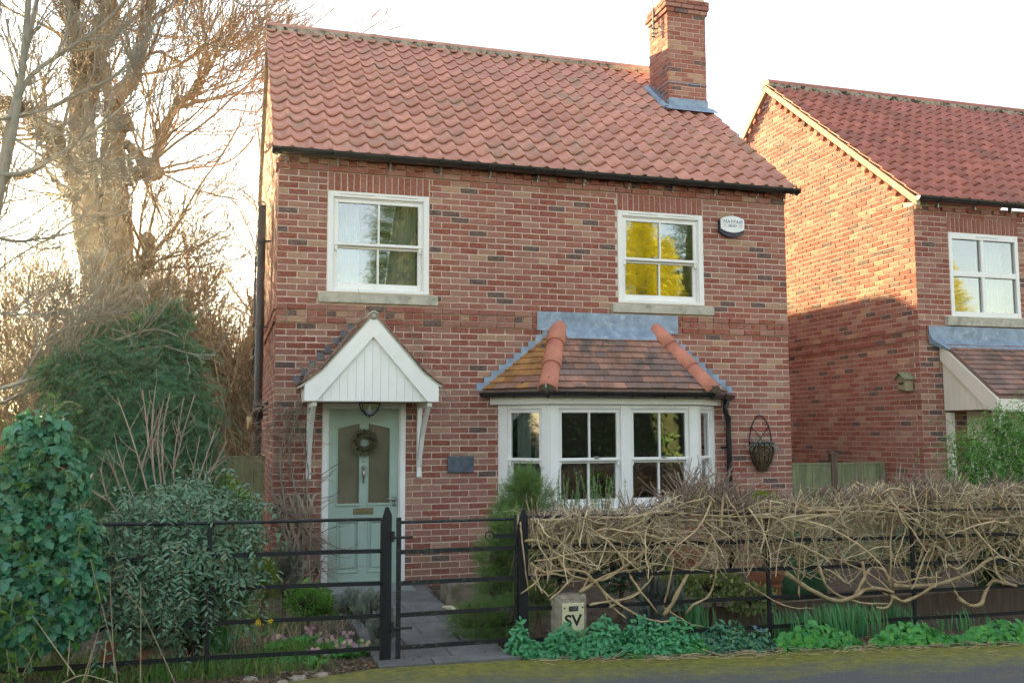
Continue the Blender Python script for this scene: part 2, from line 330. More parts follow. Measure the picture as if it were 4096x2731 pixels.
TPL = {
 'oval': (np.array([(0, 0, 0), (.3, .36, .07), (.3, -.36, .07), (.68, .36, .05), (.68, -.36, .05), (1, 0, -.08), (.3, 0, -.02), (.68, 0, -.02)], float),
          np.array([(0, 6, 1), (0, 2, 6), (1, 6, 7), (1, 7, 3), (6, 2, 7), (2, 4, 7), (3, 7, 5), (7, 4, 5)])),
 'slim': (np.array([(0, 0, 0), (.4, .5, .10), (.4, -.5, .10), (1, 0, -.1), (.45, 0, -.02)], float), np.array([(0, 4, 1), (0, 2, 4), (1, 4, 3), (4, 2, 3)])),
 'ivy': (np.array([(.22, 0, -.03), (0, 0, 0), (-.05, .26, .04), (.20, .52, .02), (.36, .27, .07), (.66, .32, 0), (1, 0, -.12), (.66, -.32, 0), (.36, -.27, .07), (.20, -.52, .02), (-.05, -.26, .04)], float),
         np.array([(0, i, i+1) for i in range(1, 10)]+[(0, 10, 1)])),
 'disc': (np.array([(.45, 0, -.07)]+[(.5+.5*math.cos(t)*(1 if abs(t-math.pi) > .2 else .75), .52*math.sin(t), .05) for t in np.linspace(0, 2*math.pi, 9)[:-1]], float),
          np.array([(0, i, i % 8+1) for i in range(1, 9)])),
 'needle': (np.array([(0, .5, 0), (0, -.5, 0), (1, 0, 0)], float), np.array([(0, 1, 2)])),
 'quad': (np.array([(0, .5, 0), (0, -.5, 0), (1, -.5, .05), (1, .5, -.05)], float), np.array([(0, 1, 2), (0, 2, 3)])),
 'blade': (np.array([(0, .5, 0), (0, -.5, 0), (.4, .5, .03), (.4, -.5, .03), (.75, .4, -.02), (.75, -.4, -.02), (1, 0, -.16)], float), np.array([(0, 1, 3), (0, 3, 2), (2, 3, 5), (2, 5, 4), (4, 5, 6)])),
 'petal5': (np.concatenate([[(0, 0, .0)]]+[[(math.cos(a-.5)*.8, math.sin(a-.5)*.8, .1), (math.cos(a), math.sin(a), .18), (math.cos(a+.5)*.8, math.sin(a+.5)*.8, .1)] for a in np.arange(5)*2*math.pi/5]),
            np.array([f for i in range(5) for f in ((0, 1+3*i, 2+3*i), (0, 2+3*i, 3+3*i))])),
}
def _frond(nn, lw, ang, flat=.0):
    v, f = [], []
    v += [(0, .012, 0), (0, -.012, 0), (1, 0, -.08)]; f.append((0, 1, 2))
    for i in range(nn):
        s = .04+.94*i/nn; side = 1 if i % 2 else -1; L = lw*(1-.62*s)*(.85+.3*((i*7) % 5)/5)
        b = len(v); h = -.08*s*s
        v += [(s-.022, 0, h), (s+.022, 0, h), (s+L*math.cos(ang), side*L*math.sin(ang), h+flat*((i % 3)-1))]; f.append((b, b+1, b+2))
    return np.array(v, float), np.array(f)
TPL['yew'] = _frond(22, .30, 1.05, .03)
TPL['feather'] = _frond(16, .42, .75, .10)
def scatter(tp, P, D, N, L, Wd):
    """leaf templates at P, along D, facing N"""
    tv, tf = TPL[tp]; D = norm(D); B = norm(np.cross(N, D)); N = np.cross(D, B); n = len(P)
    L = np.broadcast_to(np.asarray(L, float), (n,)); Wd = np.broadcast_to(np.asarray(Wd, float), (n,))
    V = P[:, None]+(tv[None, :, 0:1]*L[:, None, None])*D[:, None]+(tv[None, :, 1:2]*Wd[:, None, None])*B[:, None]+(tv[None, :, 2:3]*L[:, None, None])*N[:, None]
    F = (np.arange(n)[:, None, None]*len(tv)+tf[None]).reshape(-1, 3)
    return V.reshape(-1, 3), F
def rnd3(n): return norm(RNG.normal(size=(n, 3)))
def resample(pts, m):
    P = np.array(pts, float); d = np.concatenate([[0], np.cumsum(np.linalg.norm(np.diff(P[:, :3], axis=0), axis=1))]); t = np.linspace(0, d[-1], m)
    # smooth (Catmull-Rom like) by dense interpolation
    o = np.stack([np.interp(t, d, P[:, i]) for i in range(P.shape[1])], 1)
    for _ in range(2):
        o[1:-1] = .25*o[:-2]+.5*o[1:-1]+.25*o[2:]
    return o
def spawn(P, Rd, per, tmin, ang, L, rs, m, up=.0, wob=.25, tmax=1.0, rmin=.002, droop=0, lvar=.5):
    n, pm, _ = P.shape; N = n*per; pi = np.repeat(np.arange(n), per); t = RNG.uniform(tmin, tmax, N)*(pm-1)
    i0 = np.minimum(t.astype(int), pm-2); f = (t-i0)[:, None]
    p = P[pi, i0]*(1-f)+P[pi, i0+1]*f; tg = norm(P[pi, i0+1]-P[pi, i0]); r0 = (Rd[pi, i0]*(1-f[:, 0])+Rd[pi, i0+1]*f[:, 0])*rs
    a = ang*RNG.uniform(.7, 1.3, N)[:, None]; pr = norm(np.cross(tg, rnd3(N))); d = np.cos(a)*tg+np.sin(a)*pr
    ln = L*RNG.uniform(1-lvar, 1+lvar, N)*(1.15-.5*t/(pm-1)); out = np.zeros((N, m, 3)); out[:, 0] = p
    for k in range(1, m):
        d = norm(d+np.array([0, 0, up-droop*k/m])+wob*rnd3(N)); out[:, k] = out[:, k-1]+d*(ln/(m-1))[:, None]
    rr = np.maximum(r0[:, None]*np.linspace(1, .35, m)[None], rmin); return out, rr
def gz(x): return .035-.0125*(np.clip(x, -4, 9)-1)

def each_tube(name, P, Rd, k, mat, par, smooth=True):
    for i in range(len(P)):
        V, F = tubes(P[i:i+1], Rd[i:i+1], k); link(name, npmesh(name, V, [F]), mat, par, smooth=smooth)

def shoots(par, origins, dirs, L, m, r, leaf, lw, tp, mat, smat, step=.03, droop=.5, name="shoots"):
    """arching leafy shoots that break up a bush's outline"""
    n = len(origins); P = np.zeros((n, m, 3)); P[:, 0] = origins; d = norm(dirs); ln = L*RNG.uniform(.5, 1.3, n)
    for k in range(1, m): d = norm(d+np.array([0, 0, -droop*k/m])+.12*rnd3(n)); P[:, k] = P[:, k-1]+d*(ln/(m-1))[:, None]
    V, F = tubes(P, np.tile(np.linspace(r, r*.5, m), (n, 1)), 4); link(name+"_stems", npmesh(name, V, [F]), smat, par, kind="stuff")
    q = int(L/step); N = n*q; pi = np.repeat(np.arange(n), q); t = np.tile(np.linspace(.12, 1, q), n)*(m-1.001); i0 = t.astype(int); f = (t-i0)[:, None]; p = P[pi, i0]*(1-f)+P[pi, i0+1]*f; tg = norm(P[pi, i0+1]-P[pi, i0]); sd = norm(np.cross(tg, np.array([0, 0, 1.])+.4*rnd3(N)))*np.where(np.arange(N) % 2, 1, -1)[:, None]
    D = norm(tg*.5+sd+.3*rnd3(N)-np.array([0, 0, .15])); s = leaf*RNG.uniform(.65, 1.25, N); V, F = scatter(tp, p, D, norm(np.array([0, -.4, 1.])+.4*rnd3(N)), s, s*lw/leaf); link(name, npmesh(name, V, [F]), mat, par, kind="stuff")

# ================================================================ setting
ed = [(-60, -4.3), (-12, -4.3), (-6, -4.35), (-2.5, -4.3), (-1.2, -4.25), (-.4, -4.12), (.12, -3.95), (.72, -3.74), (1.69, -3.80), (2.3, -3.93), (2.92, -4.03), (3.7, -4.09), (4.5, -4.13), (5.3, -4.25), (6.1, -4.33), (8, -4.5), (12, -4.9), (60, -9)]
EX = [e[0] for e in ed]; EY = [e[1] for e in ed]
def edge(x): return np.interp(x, EX, EY)
xs = np.array([-900, -60, -20, -10, -4, -2, 0, 2, 4, 6, 9, 14, 60, 900.]); ysr = np.array([-900, -60, -10, -4, 0, 8, 30, 100, 1500.])
gx, gy = np.meshgrid(xs, ysr); V = np.stack([gx, gy, gz(gx)], -1).reshape(-1, 3); nx = len(xs)
F = np.array([(j*nx+i, j*nx+i+1, (j+1)*nx+i+1, (j+1)*nx+i) for j in range(len(ysr)-1) for i in range(nx-1)])
structure(link("ground", npmesh("ground", V, [F]), "soil"))
rx = np.concatenate([np.linspace(-60, -3, 20), np.linspace(-2.9, 9, 160), np.linspace(9.5, 60, 20)])
jit = np.where(np.abs(rx-3) < 6.5, RNG.normal(0, .014, len(rx)), 0); e_ = edge(rx)+np.convolve(jit, [.3, .4, .3], 'same')
V = np.concatenate([np.stack([rx, e_, gz(rx)+.012], 1), np.stack([rx, e_-.5, gz(rx)+.014], 1), np.stack([rx, np.full_like(rx, -12.5), gz(rx)+.016], 1)]); n_ = len(rx)
F = np.array([(i, i+n_, i+n_+1, i+1) for i in range(n_-1)]+[(i+n_, i+2*n_, i+2*n_+1, i+n_+1) for i in range(n_-1)])
structure(link("road", npmesh("road", V, [F]), "mossy_tarmac"))
# verge on the far side of the road, behind the photographer
# ---- garden path of dark slabs
path = MB().add([(.60, -3.78, gz(1)+.004), (1.74, -3.82, gz(1.7)+.004), (1.80, -.02, gz(1.7)+.004), (.5, -.02, gz(.5)+.004)], [(0, 1, 2, 3)]).build("path", "sand_joint"); structure(path)
yy = -.55; k = 0
def slab_top(x, y): return gz(x)+.03+.02*max(0, (y+3)/3)
rowsY = [(-.03, -.62), (-.63, -1.22), (-1.23, -1.68), (-1.69, -2.28), (-2.29, -2.74), (-2.75, -3.2), (-3.21, -3.62), (-3.63, -3.80)]
for r_, (ya, yb) in enumerate(rowsY):
    xr = 1.66 if r_ < 6 else (1.70 if r_ == 6 else 1.76); cuts = [.62, [1.05, .92, 1.22, 1.0, 1.16, .95, 1.24, 1.05][r_], [1.40, xr, xr, 1.45, xr, 1.43, xr, xr][r_], xr]
    if r_ == 0: cuts = [.52, 1.1, 1.72]
    for a_, b_ in zip(cuts[:-1], cuts[1:]):
        if b_-a_ < .08: continue
        a2, b2 = a_+.005, b_-.005; zt = slab_top(a_, ya)+random.uniform(-.004, .004); m = MB()
        q = [(a2, yb+.005, zt), (b2, yb+.005, zt-.002), (b2, ya-.005, zt+.006), (a2, ya-.005, zt+.006)]
        i_ = .008; t = [(a2+i_, yb+.005+i_, zt), (b2-i_, yb+.005+i_, zt-.002), (b2-i_, ya-.005-i_, zt+.006), (a2+i_, ya-.005-i_, zt+.006)]
        lo = [(x, y, z-.006) for x, y, z in q]; bt = [(x, y, z-.05) for x, y, z in q]
        m.add(t+lo+bt, [(0, 1, 2, 3)]+[f for i in range(4) for f in ((i, i+4, (i+1) % 4+4, (i+1) % 4), (i+4, i+8, (i+1) % 4+8, (i+1) % 4+4))])
        m.build("paving_slab", "slab", path)

# ================================================================ brick walls
P_ = .2278
CAMV = Vector(CAM)
def bricklist(length, rows, openings, phase=0.0, pitch=P_, band=(), head=(), dent=(), clip=None, start=None):
    out = []
    for r in rows:
        z0, z1 = (65-r)*.075, (66-r)*.075; zm = (z0+z1)/2
        a0, a1 = (0.0, length) if clip is None else clip(z1 if z1 > 4.9 else zm)
        if start: a0 = max(a0, start(r))
        iv = [(a0, a1)]
        for (x0, x1, oz0, oz1) in openings:
            if oz0-.02 < zm < oz1+.02:
                nv = []
                for (p, q) in iv:
                    if x1 <= p or x0 >= q: nv.append((p, q)); continue
                    if x0 > p: nv.append((p, x0))
                    if x1 < q: nv.append((x1, q))
                iv = nv
        hp = pitch/2 if (r in head or r in dent) else pitch; off = ((0 if r % 2 else .5)+phase)*pitch if not (r in head or r in dent) else 0
        pr = .030 if r in band else (.018 if r in head else .006)
        for (p, q) in iv:
            k0 = math.floor((p-off)/hp)-1; x = off+k0*hp; i = k0
            while x < q:
                c0, c1 = max(x, p), min(x+hp, q); i += 1
                if c1-c0 > .03:
                    pp = pr
                    if r in dent: pp = .045 if i % 2 else .016
                    g0 = .006 if c0 > p+1e-6 or c0 > a0+1e-6 else 0; g1 = .006 if c1 < a1-1e-6 else 0
                    out.append([c0+g0, c1-g1, z0+.006, z1-.006, pp+random.uniform(-.002, .002), r, abs(c1-c0-pitch) < 1e-4 and r not in band])
                x += hp
    return out
def brick_templates(pitch=P_):
    ts = []
    for k in range(8):
        m = MB(); w = (pitch-.012)/2; m.cbox(-w, w, -.006, .045, -.0315, .0315, .004)
        m.v = [(x+random.uniform(-.0025, .0025), y+(random.uniform(-.0035, .002) if i < 4 else 0), z+random.uniform(-.002, .002)) for i, (x, y, z) in enumerate(m.v)]
        me = bpy.data.meshes.new("brick"); me.from_pydata(m.v, [], m.f); me.update(); me.materials.append(MATS["brick_multi"]); ts.append(me)
    return ts
BT = brick_templates()
def build_bricks(lst, fr, par, nind, vis, mat="brick_multi", depthf=None):
    """the nind bricks that show largest are objects, the rest one joined part"""
    O, U, N = fr; cand = []
    for b in lst:
        if b[6] and nind:
            uc, zc = (b[0]+b[1])/2, (b[2]+b[3])/2
            if vis(uc, zc):
                w = Vector((O[0]+U[0]*uc, O[1]+U[1]*uc, zc)); d = w-CAMV; cand.append((-abs(d.normalized().dot(Vector((N[0], N[1], 0))))/d.length**2, id(b), b))
    cand.sort(key=lambda t: t[:2]); ind = {c[1] for c in cand[:nind]}
    m = MB(fr); rot = Matrix(((U[0], -N[0], 0, 0), (U[1], -N[1], 0, 0), (0, 0, 1, 0), (0, 0, 0, 1)))
    for b in lst:
        if id(b) in ind:
            o = bpy.data.objects.new("brick", random.choice(BT)); COL.objects.link(o); o.parent = par
            uc = (b[0]+b[1])/2; y = -(b[4]-.006)
            o.matrix_basis = Matrix.Translation((O[0]+U[0]*uc-N[0]*y, O[1]+U[1]*uc-N[1]*y, (b[2]+b[3])/2)) @ rot
        else:
            n0 = len(m.v); dp = depthf(b) if depthf else .045
            m.cbox(b[0], b[1], -b[4], dp, b[2], b[3], .004)
            for i in range(n0, n0+12):
                j = .0022; m.v[i] = tuple(c+random.uniform(-j, j) for c in m.v[i])
    return m.build("bricks", mat, par, kind="stuff")
def wall_cells(m, x0, x1, z0, z1, openings, y0, y1):
    xs = sorted({x0, x1, *[o[0] for o in openings], *[o[1] for o in openings]}); zs = sorted({z0, z1, *[o[2] for o in openings], *[o[3] for o in openings]})
    for a, b in zip(xs[:-1], xs[1:]):
        run = None
        for c, d in zip(zs[:-1], zs[1:]):
            mx, mz = (a+b)/2, (c+d)/2
            if any(o[0] < mx < o[1] and o[2] < mz < o[3] for o in openings):
                if run: m.box(a, b, y0, y1, *run); run = None
            else: run = (run[0], d) if run else (c, d)
        if run: m.box(a, b, y0, y1, *run)

# ---------------------------------------------------------------- sash window / flat window builders
def sash(fr, x0, x1, z0, z1, par, cols, mat="white_paint", st=.045, bar=.024, upper=None, horn=True, glaze_y=.052, vents=0):
    """a pair of sliding sashes filling x0..x1, z0..z1 in frame fr; panes, bars, horns"""
    zm = (z0+z1)/2 if upper is None else upper; xm = (x0+x1)/2
    for (a, b, dy, top) in ((zm-.018, z1, 0.0, True), (z0, zm-.0185, .038, False)):
        m = MB(fr); y0, y1 = .018+dy, .05+dy; tr = .045; br = .036 if top else .075
        m.cbox(x0, x0+st, y0, y1, a, b, .004); m.cbox(x1-st, x1, y0, y1, a, b, .004)
        m.cbox(x0+st, x1-st, y0, y1, b-(tr if top else .03), b, .004); m.cbox(x0+st, x1-st, y0, y1, a, a+br, .004)
        if top: m.cbox(x0-.004, x1+.004, y0-.012, y1, a-.002, a+.030, .005)
        if horn and top:
            for hx in (x0, x1-st): m.prism([(hx, a-.002), (hx+st, a-.002), (hx+st*.85, a-.035), (hx+st*.8, a-.06), (hx+st*.2, a-.06), (hx+st*.15, a-.035)], y0, y1-.004)
        s_ = m.build("sash", mat, par)
        lo, hi = a+br, b-(tr if top else .03)
        edges = [x0+st]+[x0+st+(x1-x0-2*st)*i/cols for i in range(1, cols)]+[x1-st]
        for i in range(1, cols): MB(fr).cbox(edges[i]-bar/2, edges[i]+bar/2, y0-.002, y1-.004, lo-.002, hi+.002, .005).build("glazing_bar", mat, par)
        for i in range(cols):
            p0 = edges[i]+(bar/2 if i else 0); p1 = edges[i+1]-(bar/2 if i+1 < cols else 0); gy = y0+.022
            g = MB(fr).add([(p0-.002, gy, lo-.002), (p1+.002, gy, lo-.002), (p1+.002, gy+.001, hi+.002), (p0-.002, gy+.001, hi+.002)], [(0, 1, 2, 3)]); g.build("pane", "glass", par)
def curtain(fr, x0, x1, z0, z1, y, par, mat="curtain", folds=6, taper=0, amp=.025, name="curtain"):
    n = folds*8; V, F_ = [], []; m = MB(fr)
    for k, t in enumerate(np.linspace(0, 1, 9)):
        for i in range(n+1):
            s = i/n; w0, w1 = x0, x1
            if taper > 0: w1 = x1-taper*(t**1.5)
            if taper < 0: w0 = x0-taper*(t**1.5)
            x = w0+(w1-w0)*s; yv = y+amp*math.sin(s*folds*2*math.pi+.6*math.sin(3*s))+amp*.4*math.sin(s*folds*4.7+t*2)
            V.append((x, yv, z0+(z1-z0)*t))
    for k in range(8):
        for i in range(n): F_.append((k*(n+1)+i, k*(n+1)+i+1, (k+1)*(n+1)+i+1, (k+1)*(n+1)+i))
    m.add(V, F_); return m.build(name, mat, par, smooth=True)

# ================================================================ main house
W, RY = 6.71, 3.6
HOUSE = thing("brick_house", "detached red brick house with pantile roof, green door and white bay window", "house", (W/2, RY, 0))
FRONT = ((0, 0, 0), (1, 0, 0), (0, -1, 0)); GAB = ((0, 0, 0), (0, 1, 0), (-1, 0, 0))
WL = (.566, 1.778, 3.45, 4.65); WR = (4.244, 5.46, 3.45, 4.65); DO = (.543, 1.507, -.05, 2.15); BO = (2.74, 5.46, .82, 2.20)
SLO = (8.02-5.06)/(RY+.12); EA = math.atan(SLO)
def zroof(y): return 5.06+SLO*(y+.12) if y < RY else 5.06+SLO*(2*RY-y+.12)
m = MB(FRONT); wall_cells(m, 0, W, -.2, 5.02, [WL, WR, DO, BO], 0, .26); wall = m.build("wall", "mortar", HOUSE)
sol = (WL[0]-.004, WL[1]+.004, 4.65, 4.875); sor = (WR[0]-.004, WR[1]+.004, 4.65, 4.875)
silL = (.47, 1.882, 3.318, 3.45); silR = (4.15, 5.585, 3.318, 3.45)
fl = bricklist(W, range(-1, 68), [WL, WR, DO, BO, sol, sor, silL, silR], band=(22, 24, 0), head=(23,), dent=(-1,))
hid = lambda u, z: not ((u < 1.9 and z < 3.3) or (2.45 < u < 5.8 and z < 3.25) or z < 1.25 or (u > 5.6 and z < 2.6))
build_bricks(fl, FRONT, wall, 300, hid, depthf=lambda b: (.09 if b[0] < .01 or b[1] > W-.01 else .045))
for w_ in (WL, WR):
    for i in range(16):
        a = w_[0]+(w_[1]-w_[0])*i/16; b = w_[0]+(w_[1]-w_[0])*(i+1)/16
        q = MB(FRONT); q.cbox(a+.0065, b-.0065, -.008-random.uniform(0, .004), .04, 4.658, 4.868, .005); q.v = [tuple(c+random.uniform(-.002, .002) for c in p) for p in q.v]
        q.build("soldier_brick", "brick_red", wall)
# front bricks own the corner: their left and right ends stop flush with the gable faces
# gable walls
def gable(par, X, D, N, ridge_y, zr, name="gable_wall", back=.25):
    m = MB(); s = 1 if N < 0 else -1
    pts = [(.012, -.2), (D-.012, -.2), (D-.012, zr(D)-.03), (ridge_y, zr(ridge_y)-.03), (.012, zr(0)-.03)]; x0, x1 = (X+.0, X+back) if N < 0 else (X-back, X)
    q = [(x0, y, z) for y, z in pts]+[(x1, y, z) for y, z in pts]; n = 5
    m.add(q, [tuple(range(n)), tuple(range(2*n-1, n-1, -1))]+[(i, i+n, (i+1) % n+n, (i+1) % n) for i in range(n)])
    return m.build(name, "mortar", par)
D = 2*RY
gl = gable(HOUSE, .0005, D, -1, RY, zroof)
def gclip(z):
    if z < 4.98: return (0, D)
    t = (z-5.06)/SLO-.12+.03; return (max(0, t), min(D, D-t))
def cstart(r): return .098 if r % 2 else .222
gb = bricklist(D, range(-42, 68), [], phase=.5, band=(22, 24), head=(23,), clip=gclip, start=cstart)
gb = [b for b in gb if b[1]-b[0] > .04]
build_bricks(gb, GAB, gl, 0, None)
cn = MB()      # quoin returns: front corner bricks turn the corner
for r in range(-1, 68):
    z0, z1 = (65-r)*.075+.005, (66-r)*.075-.005; d = .094 if r % 2 else .218; pr = .030 if r in (22, 24, 0) else .006
    cn.box(-pr, .004, .004, d, z0, z1, .001)
cn.build("quoin_bricks", "brick_multi", gl, kind="stuff")
gable(HOUSE, W, D, 1, RY, zroof, name="gable_wall")
MB().box(0, W, D-.25, D, -.2, 5.0).build("rear_wall", "brick_red", HOUSE)
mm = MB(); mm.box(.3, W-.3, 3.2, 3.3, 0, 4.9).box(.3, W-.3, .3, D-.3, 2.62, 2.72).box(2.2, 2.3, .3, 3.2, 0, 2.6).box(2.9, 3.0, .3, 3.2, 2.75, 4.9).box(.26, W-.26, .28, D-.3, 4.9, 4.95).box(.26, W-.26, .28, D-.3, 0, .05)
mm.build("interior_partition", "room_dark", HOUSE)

# ---------------------------------------------------------------- pantile roof
def pantile_mesh(p, gauge):
    xf = [-.02, .08, .20, .36, .52, .66, .77, .87, .97, 1.05]; zf = [.044, .024, .007, 0, .005, .022, .044, .058, .054, .036]
    L = gauge+.06; rise = .028; V = []
    for x, z in zip(xf, zf): V.append((x*p, 0, z+rise))
    for x, z in zip(xf, zf): V.append((x*p, L*.5, z+rise*.5))
    for x, z in zip(xf, zf): V.append((x*p, L, z))
    for x, z in zip(xf, zf): V.append((x*p, .004, z+rise-.017))
    n = len(xf); F = [(i, i+1, n+i+1, n+i) for i in range(n-1)]+[(n+i, n+i+1, 2*n+i+1, 2*n+i) for i in range(n-1)]+[(3*n+i, 3*n+i+1, i+1, i) for i in range(n-1)]
    F.append((3*n+n-1, 2*n-1, n-1)); F.append((3*n, 0, n))
    return np.array(V), F
def tile_roof(par, x0, ncol, pitch, nrow, eave_y, eave_z, slope, length, nind, mat, vis):
    g = length/nrow; V, F = pantile_mesh(pitch, g); tm = []
    for k in range(4):
        v2 = V+RNG.normal(0, .0012, V.shape); me = bpy.data.meshes.new("pantile"); me.from_pydata([tuple(q) for q in v2], [], F); me.update(); me.materials.append(MATS[mat])
        me.polygons.foreach_set("use_smooth", np.array([len(f.vertices) == 4 and f.index < 18 for f in me.polygons])); tm.append(me)
    c, s = math.cos(slope), math.sin(slope); base = Matrix(((1, 0, 0, 0), (0, c, -s, 0), (0, s, c, 0), (0, 0, 0, 1))); items = []
    for r in range(nrow):
        for q in range(ncol):
            d = r*g; loc = Vector((x0+q*pitch, eave_y+d*c, eave_z+d*s)); ctr = loc+Vector((pitch/2, 0, 0)); items.append(((ctr-CAMV).length if vis(loc, r, q) else 1e9, r, q, loc))
    items.sort(key=lambda t: t[:3]); Vs, Fs, nv = [], [], 0
    for k, (dd, r, q, loc) in enumerate(items):
        if dd > 1e12: continue
        M = Matrix.Translation(loc+Vector((random.uniform(-.004, .004), 0, random.uniform(-.003, .004)))) @ base @ Matrix.Rotation(random.uniform(-.012, .012), 4, 'Z') @ Matrix.Rotation(random.uniform(-.008, .008), 4, 'Y')
        if k < nind and dd < 1e8:
            o = bpy.data.objects.new("pantile", random.choice(tm)); COL.objects.link(o); o.parent = par; o.matrix_basis = M
        else:
            A = np.array(M); Vs.append(V@A[:3, :3].T+A[:3, 3]); Fs += [tuple(i+nv for i in f) for f in F]; nv += len(V)
    me = bpy.data.meshes.new("pantiles"); me.from_pydata([tuple(q) for q in np.concatenate(Vs)], [], Fs); me.update(); link("pantiles", me, mat, par, smooth=False, kind="stuff")
def slope_sheet(par, x0, x1, name, mat, ya=-.12, za=5.06, yb=RY, zb=8.02, th=.05):
    m = MB(); yb2 = 2*yb-ya
    m.add([(x, y, z) for x in (x0, x1) for y, z in ((ya, za), (yb, zb), (yb2, za), (yb2, za-th), (yb, zb-th), (ya, za-th))], [(0, 1, 7, 6), (1, 2, 8, 7), (2, 3, 9, 8), (3, 4, 10, 9), (4, 5, 11, 10), (5, 0, 6, 11), (0, 5, 4, 1), (1, 4, 3, 2), (6, 7, 10, 11), (7, 8, 9, 10)])
    return m.build(name, mat, par)
roof = slope_sheet(HOUSE, -.045, W+.045, "roof", "pantile_b")
PT = (W+.14)/31; SLEN = math.hypot(RY+.16, SLO*(RY+.16))
CHX = (6.08, 6.74); CHY = (2.15, 2.83)
tile_roof(roof, -.07, 31, PT, 15, -.17, zroof(-.17)+.004, EA, SLEN-.10, 300, "pantile", lambda l, r, q: not (l.x+PT > CHX[0]-.1 and CHY[0]-.3 < l.y < CHY[1]))
nR = 17; rl = (W+.12)/nR
for i in range(nR):
    a = -.06+i*rl; q = MB(); pr = []
    for k in range(9):
        t = math.pi*k/8; pr.append((math.cos(t)*.125, math.sin(t)*.115))
    vs_ = [(a+.003, RY+y, 8.035+z) for y, z in pr]+[(a+rl-.003, RY+y, 8.035+z) for y, z in pr]+[(a+.003, RY+y*.88, 8.035+z*.88) for y, z in pr]
    q.add(vs_, [(k, k+9, k+10, k+1) for k in range(8)]+[(k, k+1, k+19, k+18) for k in range(8)]); 
    q.v = [(x, y, z+random.uniform(-.001, .001)) for x, y, z in q.v]; q.build("ridge_tile", "pantile", roof, smooth=True)
MB().box(-.05, W+.05, RY-.135, RY+.135, 7.93, 8.06).build("ridge_mortar", "mortar_moss", roof)
for i in range(31):
    a = -.07+i*PT; MB().box(a+PT*.16, a+PT*.60, RY-.175, RY-.10, 7.955+random.uniform(-.006, .006), 7.985, .003).build("tile_slip", "pantile", roof)
mo = MB()
for i in range(90):
    a = random.uniform(-.02, W); r_ = random.uniform(.005, .016); mo.lathe((a, RY-.15+random.uniform(-.02, .02), 7.965+random.uniform(-.02, .03)), [(r_, -r_*.3), (r_*.8, r_*.4), (.001, r_*.7)], 6)
mo.build("moss_tufts", "moss", roof, kind="stuff")
for sx in (-.062, W+.012):       # verge undercloak strips
    q = MB()
    for ya, yb in ((-.14, RY), (RY, 2*RY+.14)):
        q.add([(x, y, zroof(y)+dz) for x in (sx, sx+.05) for y in (ya, yb) for dz in (-.055, .016)], [(0, 1, 3, 2), (4, 6, 7, 5), (0, 2, 6, 4), (1, 5, 7, 3), (0, 4, 5, 1), (2, 3, 7, 6)])
    q.build("verge", "verge_mortar", roof)
# gutter with brackets
def half_gutter(pts, r, name, par, mat="gutter_black"):
    """half-round channel along a horizontal polyline"""
    P = [np.array(p, float) for p in pts]; n = len(P); vs_, fs = [], []; K = 8
    for i in range(n):
        d = norm((P[min(i+1, n-1)]-P[max(i-1, 0)])); nrm = np.array([d[1], -d[0], 0.0])
        for rr in (r, r-.005):
            for k in range(K+1):
                t = math.pi+math.pi*k/K; vs_.append(P[i]+nrm*math.cos(t)*rr+np.array([0, 0, math.sin(t)*rr]))
    S = 2*(K+1)
    for i in range(n-1):
        for k in range(K):
            fs.append((i*S+k, i*S+k+1, (i+1)*S+k+1, (i+1)*S+k)); fs.append((i*S+K+1+k, (i+1)*S+K+1+k, (i+1)*S+K+2+k, i*S+K+2+k))
        fs.append((i*S, (i+1)*S, (i+1)*S+K+1, i*S+K+1)); fs.append((i*S+K, i*S+2*K+1, (i+1)*S+2*K+1, (i+1)*S+K))
    for e in (0, n-1): fs.append(tuple(e*S+k for k in range(K+1)))
    return MB().add(vs_, fs).build(name, mat, par, smooth=False)
MB().box(-.02, W+.02, -.10, -.048, 5.035, 5.10).build("eaves_gap_block", "gutter_black", HOUSE)  # dark filler added behind the gutter to block sky through the eaves gap
gut = half_gutter([(-.07, -.165, 5.075), (W+.13, -.165, 5.06)], .062, "gutter", HOUSE)
for x in (.02, .62, 1.24, 1.86, 2.48, 3.10, 3.72, 4.34, 4.96, 5.58, 6.2, 6.62):
    q = MB(); z = 5.07-.002*x
    q.tube([(x, -.165-.066*math.cos(t), z-.066*math.sin(t)) for t in np.linspace(0, math.pi, 9)], .007, 4); q.build("gutter_clip", "gutter_black", gut)
    if x > .3 or x < .1: MB().box(x+.045, x+.06, -.05, -.035, z-.14, z-.03).box(x+.04, x+.065, -.085, -.035, z-.075, z-.06).box(x+.045, x+.06, -.10, -.03, z-.10, z-.09).build("gutter_bracket", "steel", gut)
for x in (-.075, 3.35, W+.10): MB().tube([(x, -.165-.068*math.cos(t), 5.07-.002*x-.068*math.sin(t)) for t in np.linspace(-.1, math.pi+.1, 11)], .012, 4).build("gutter_joint", "gutter_black", gut)

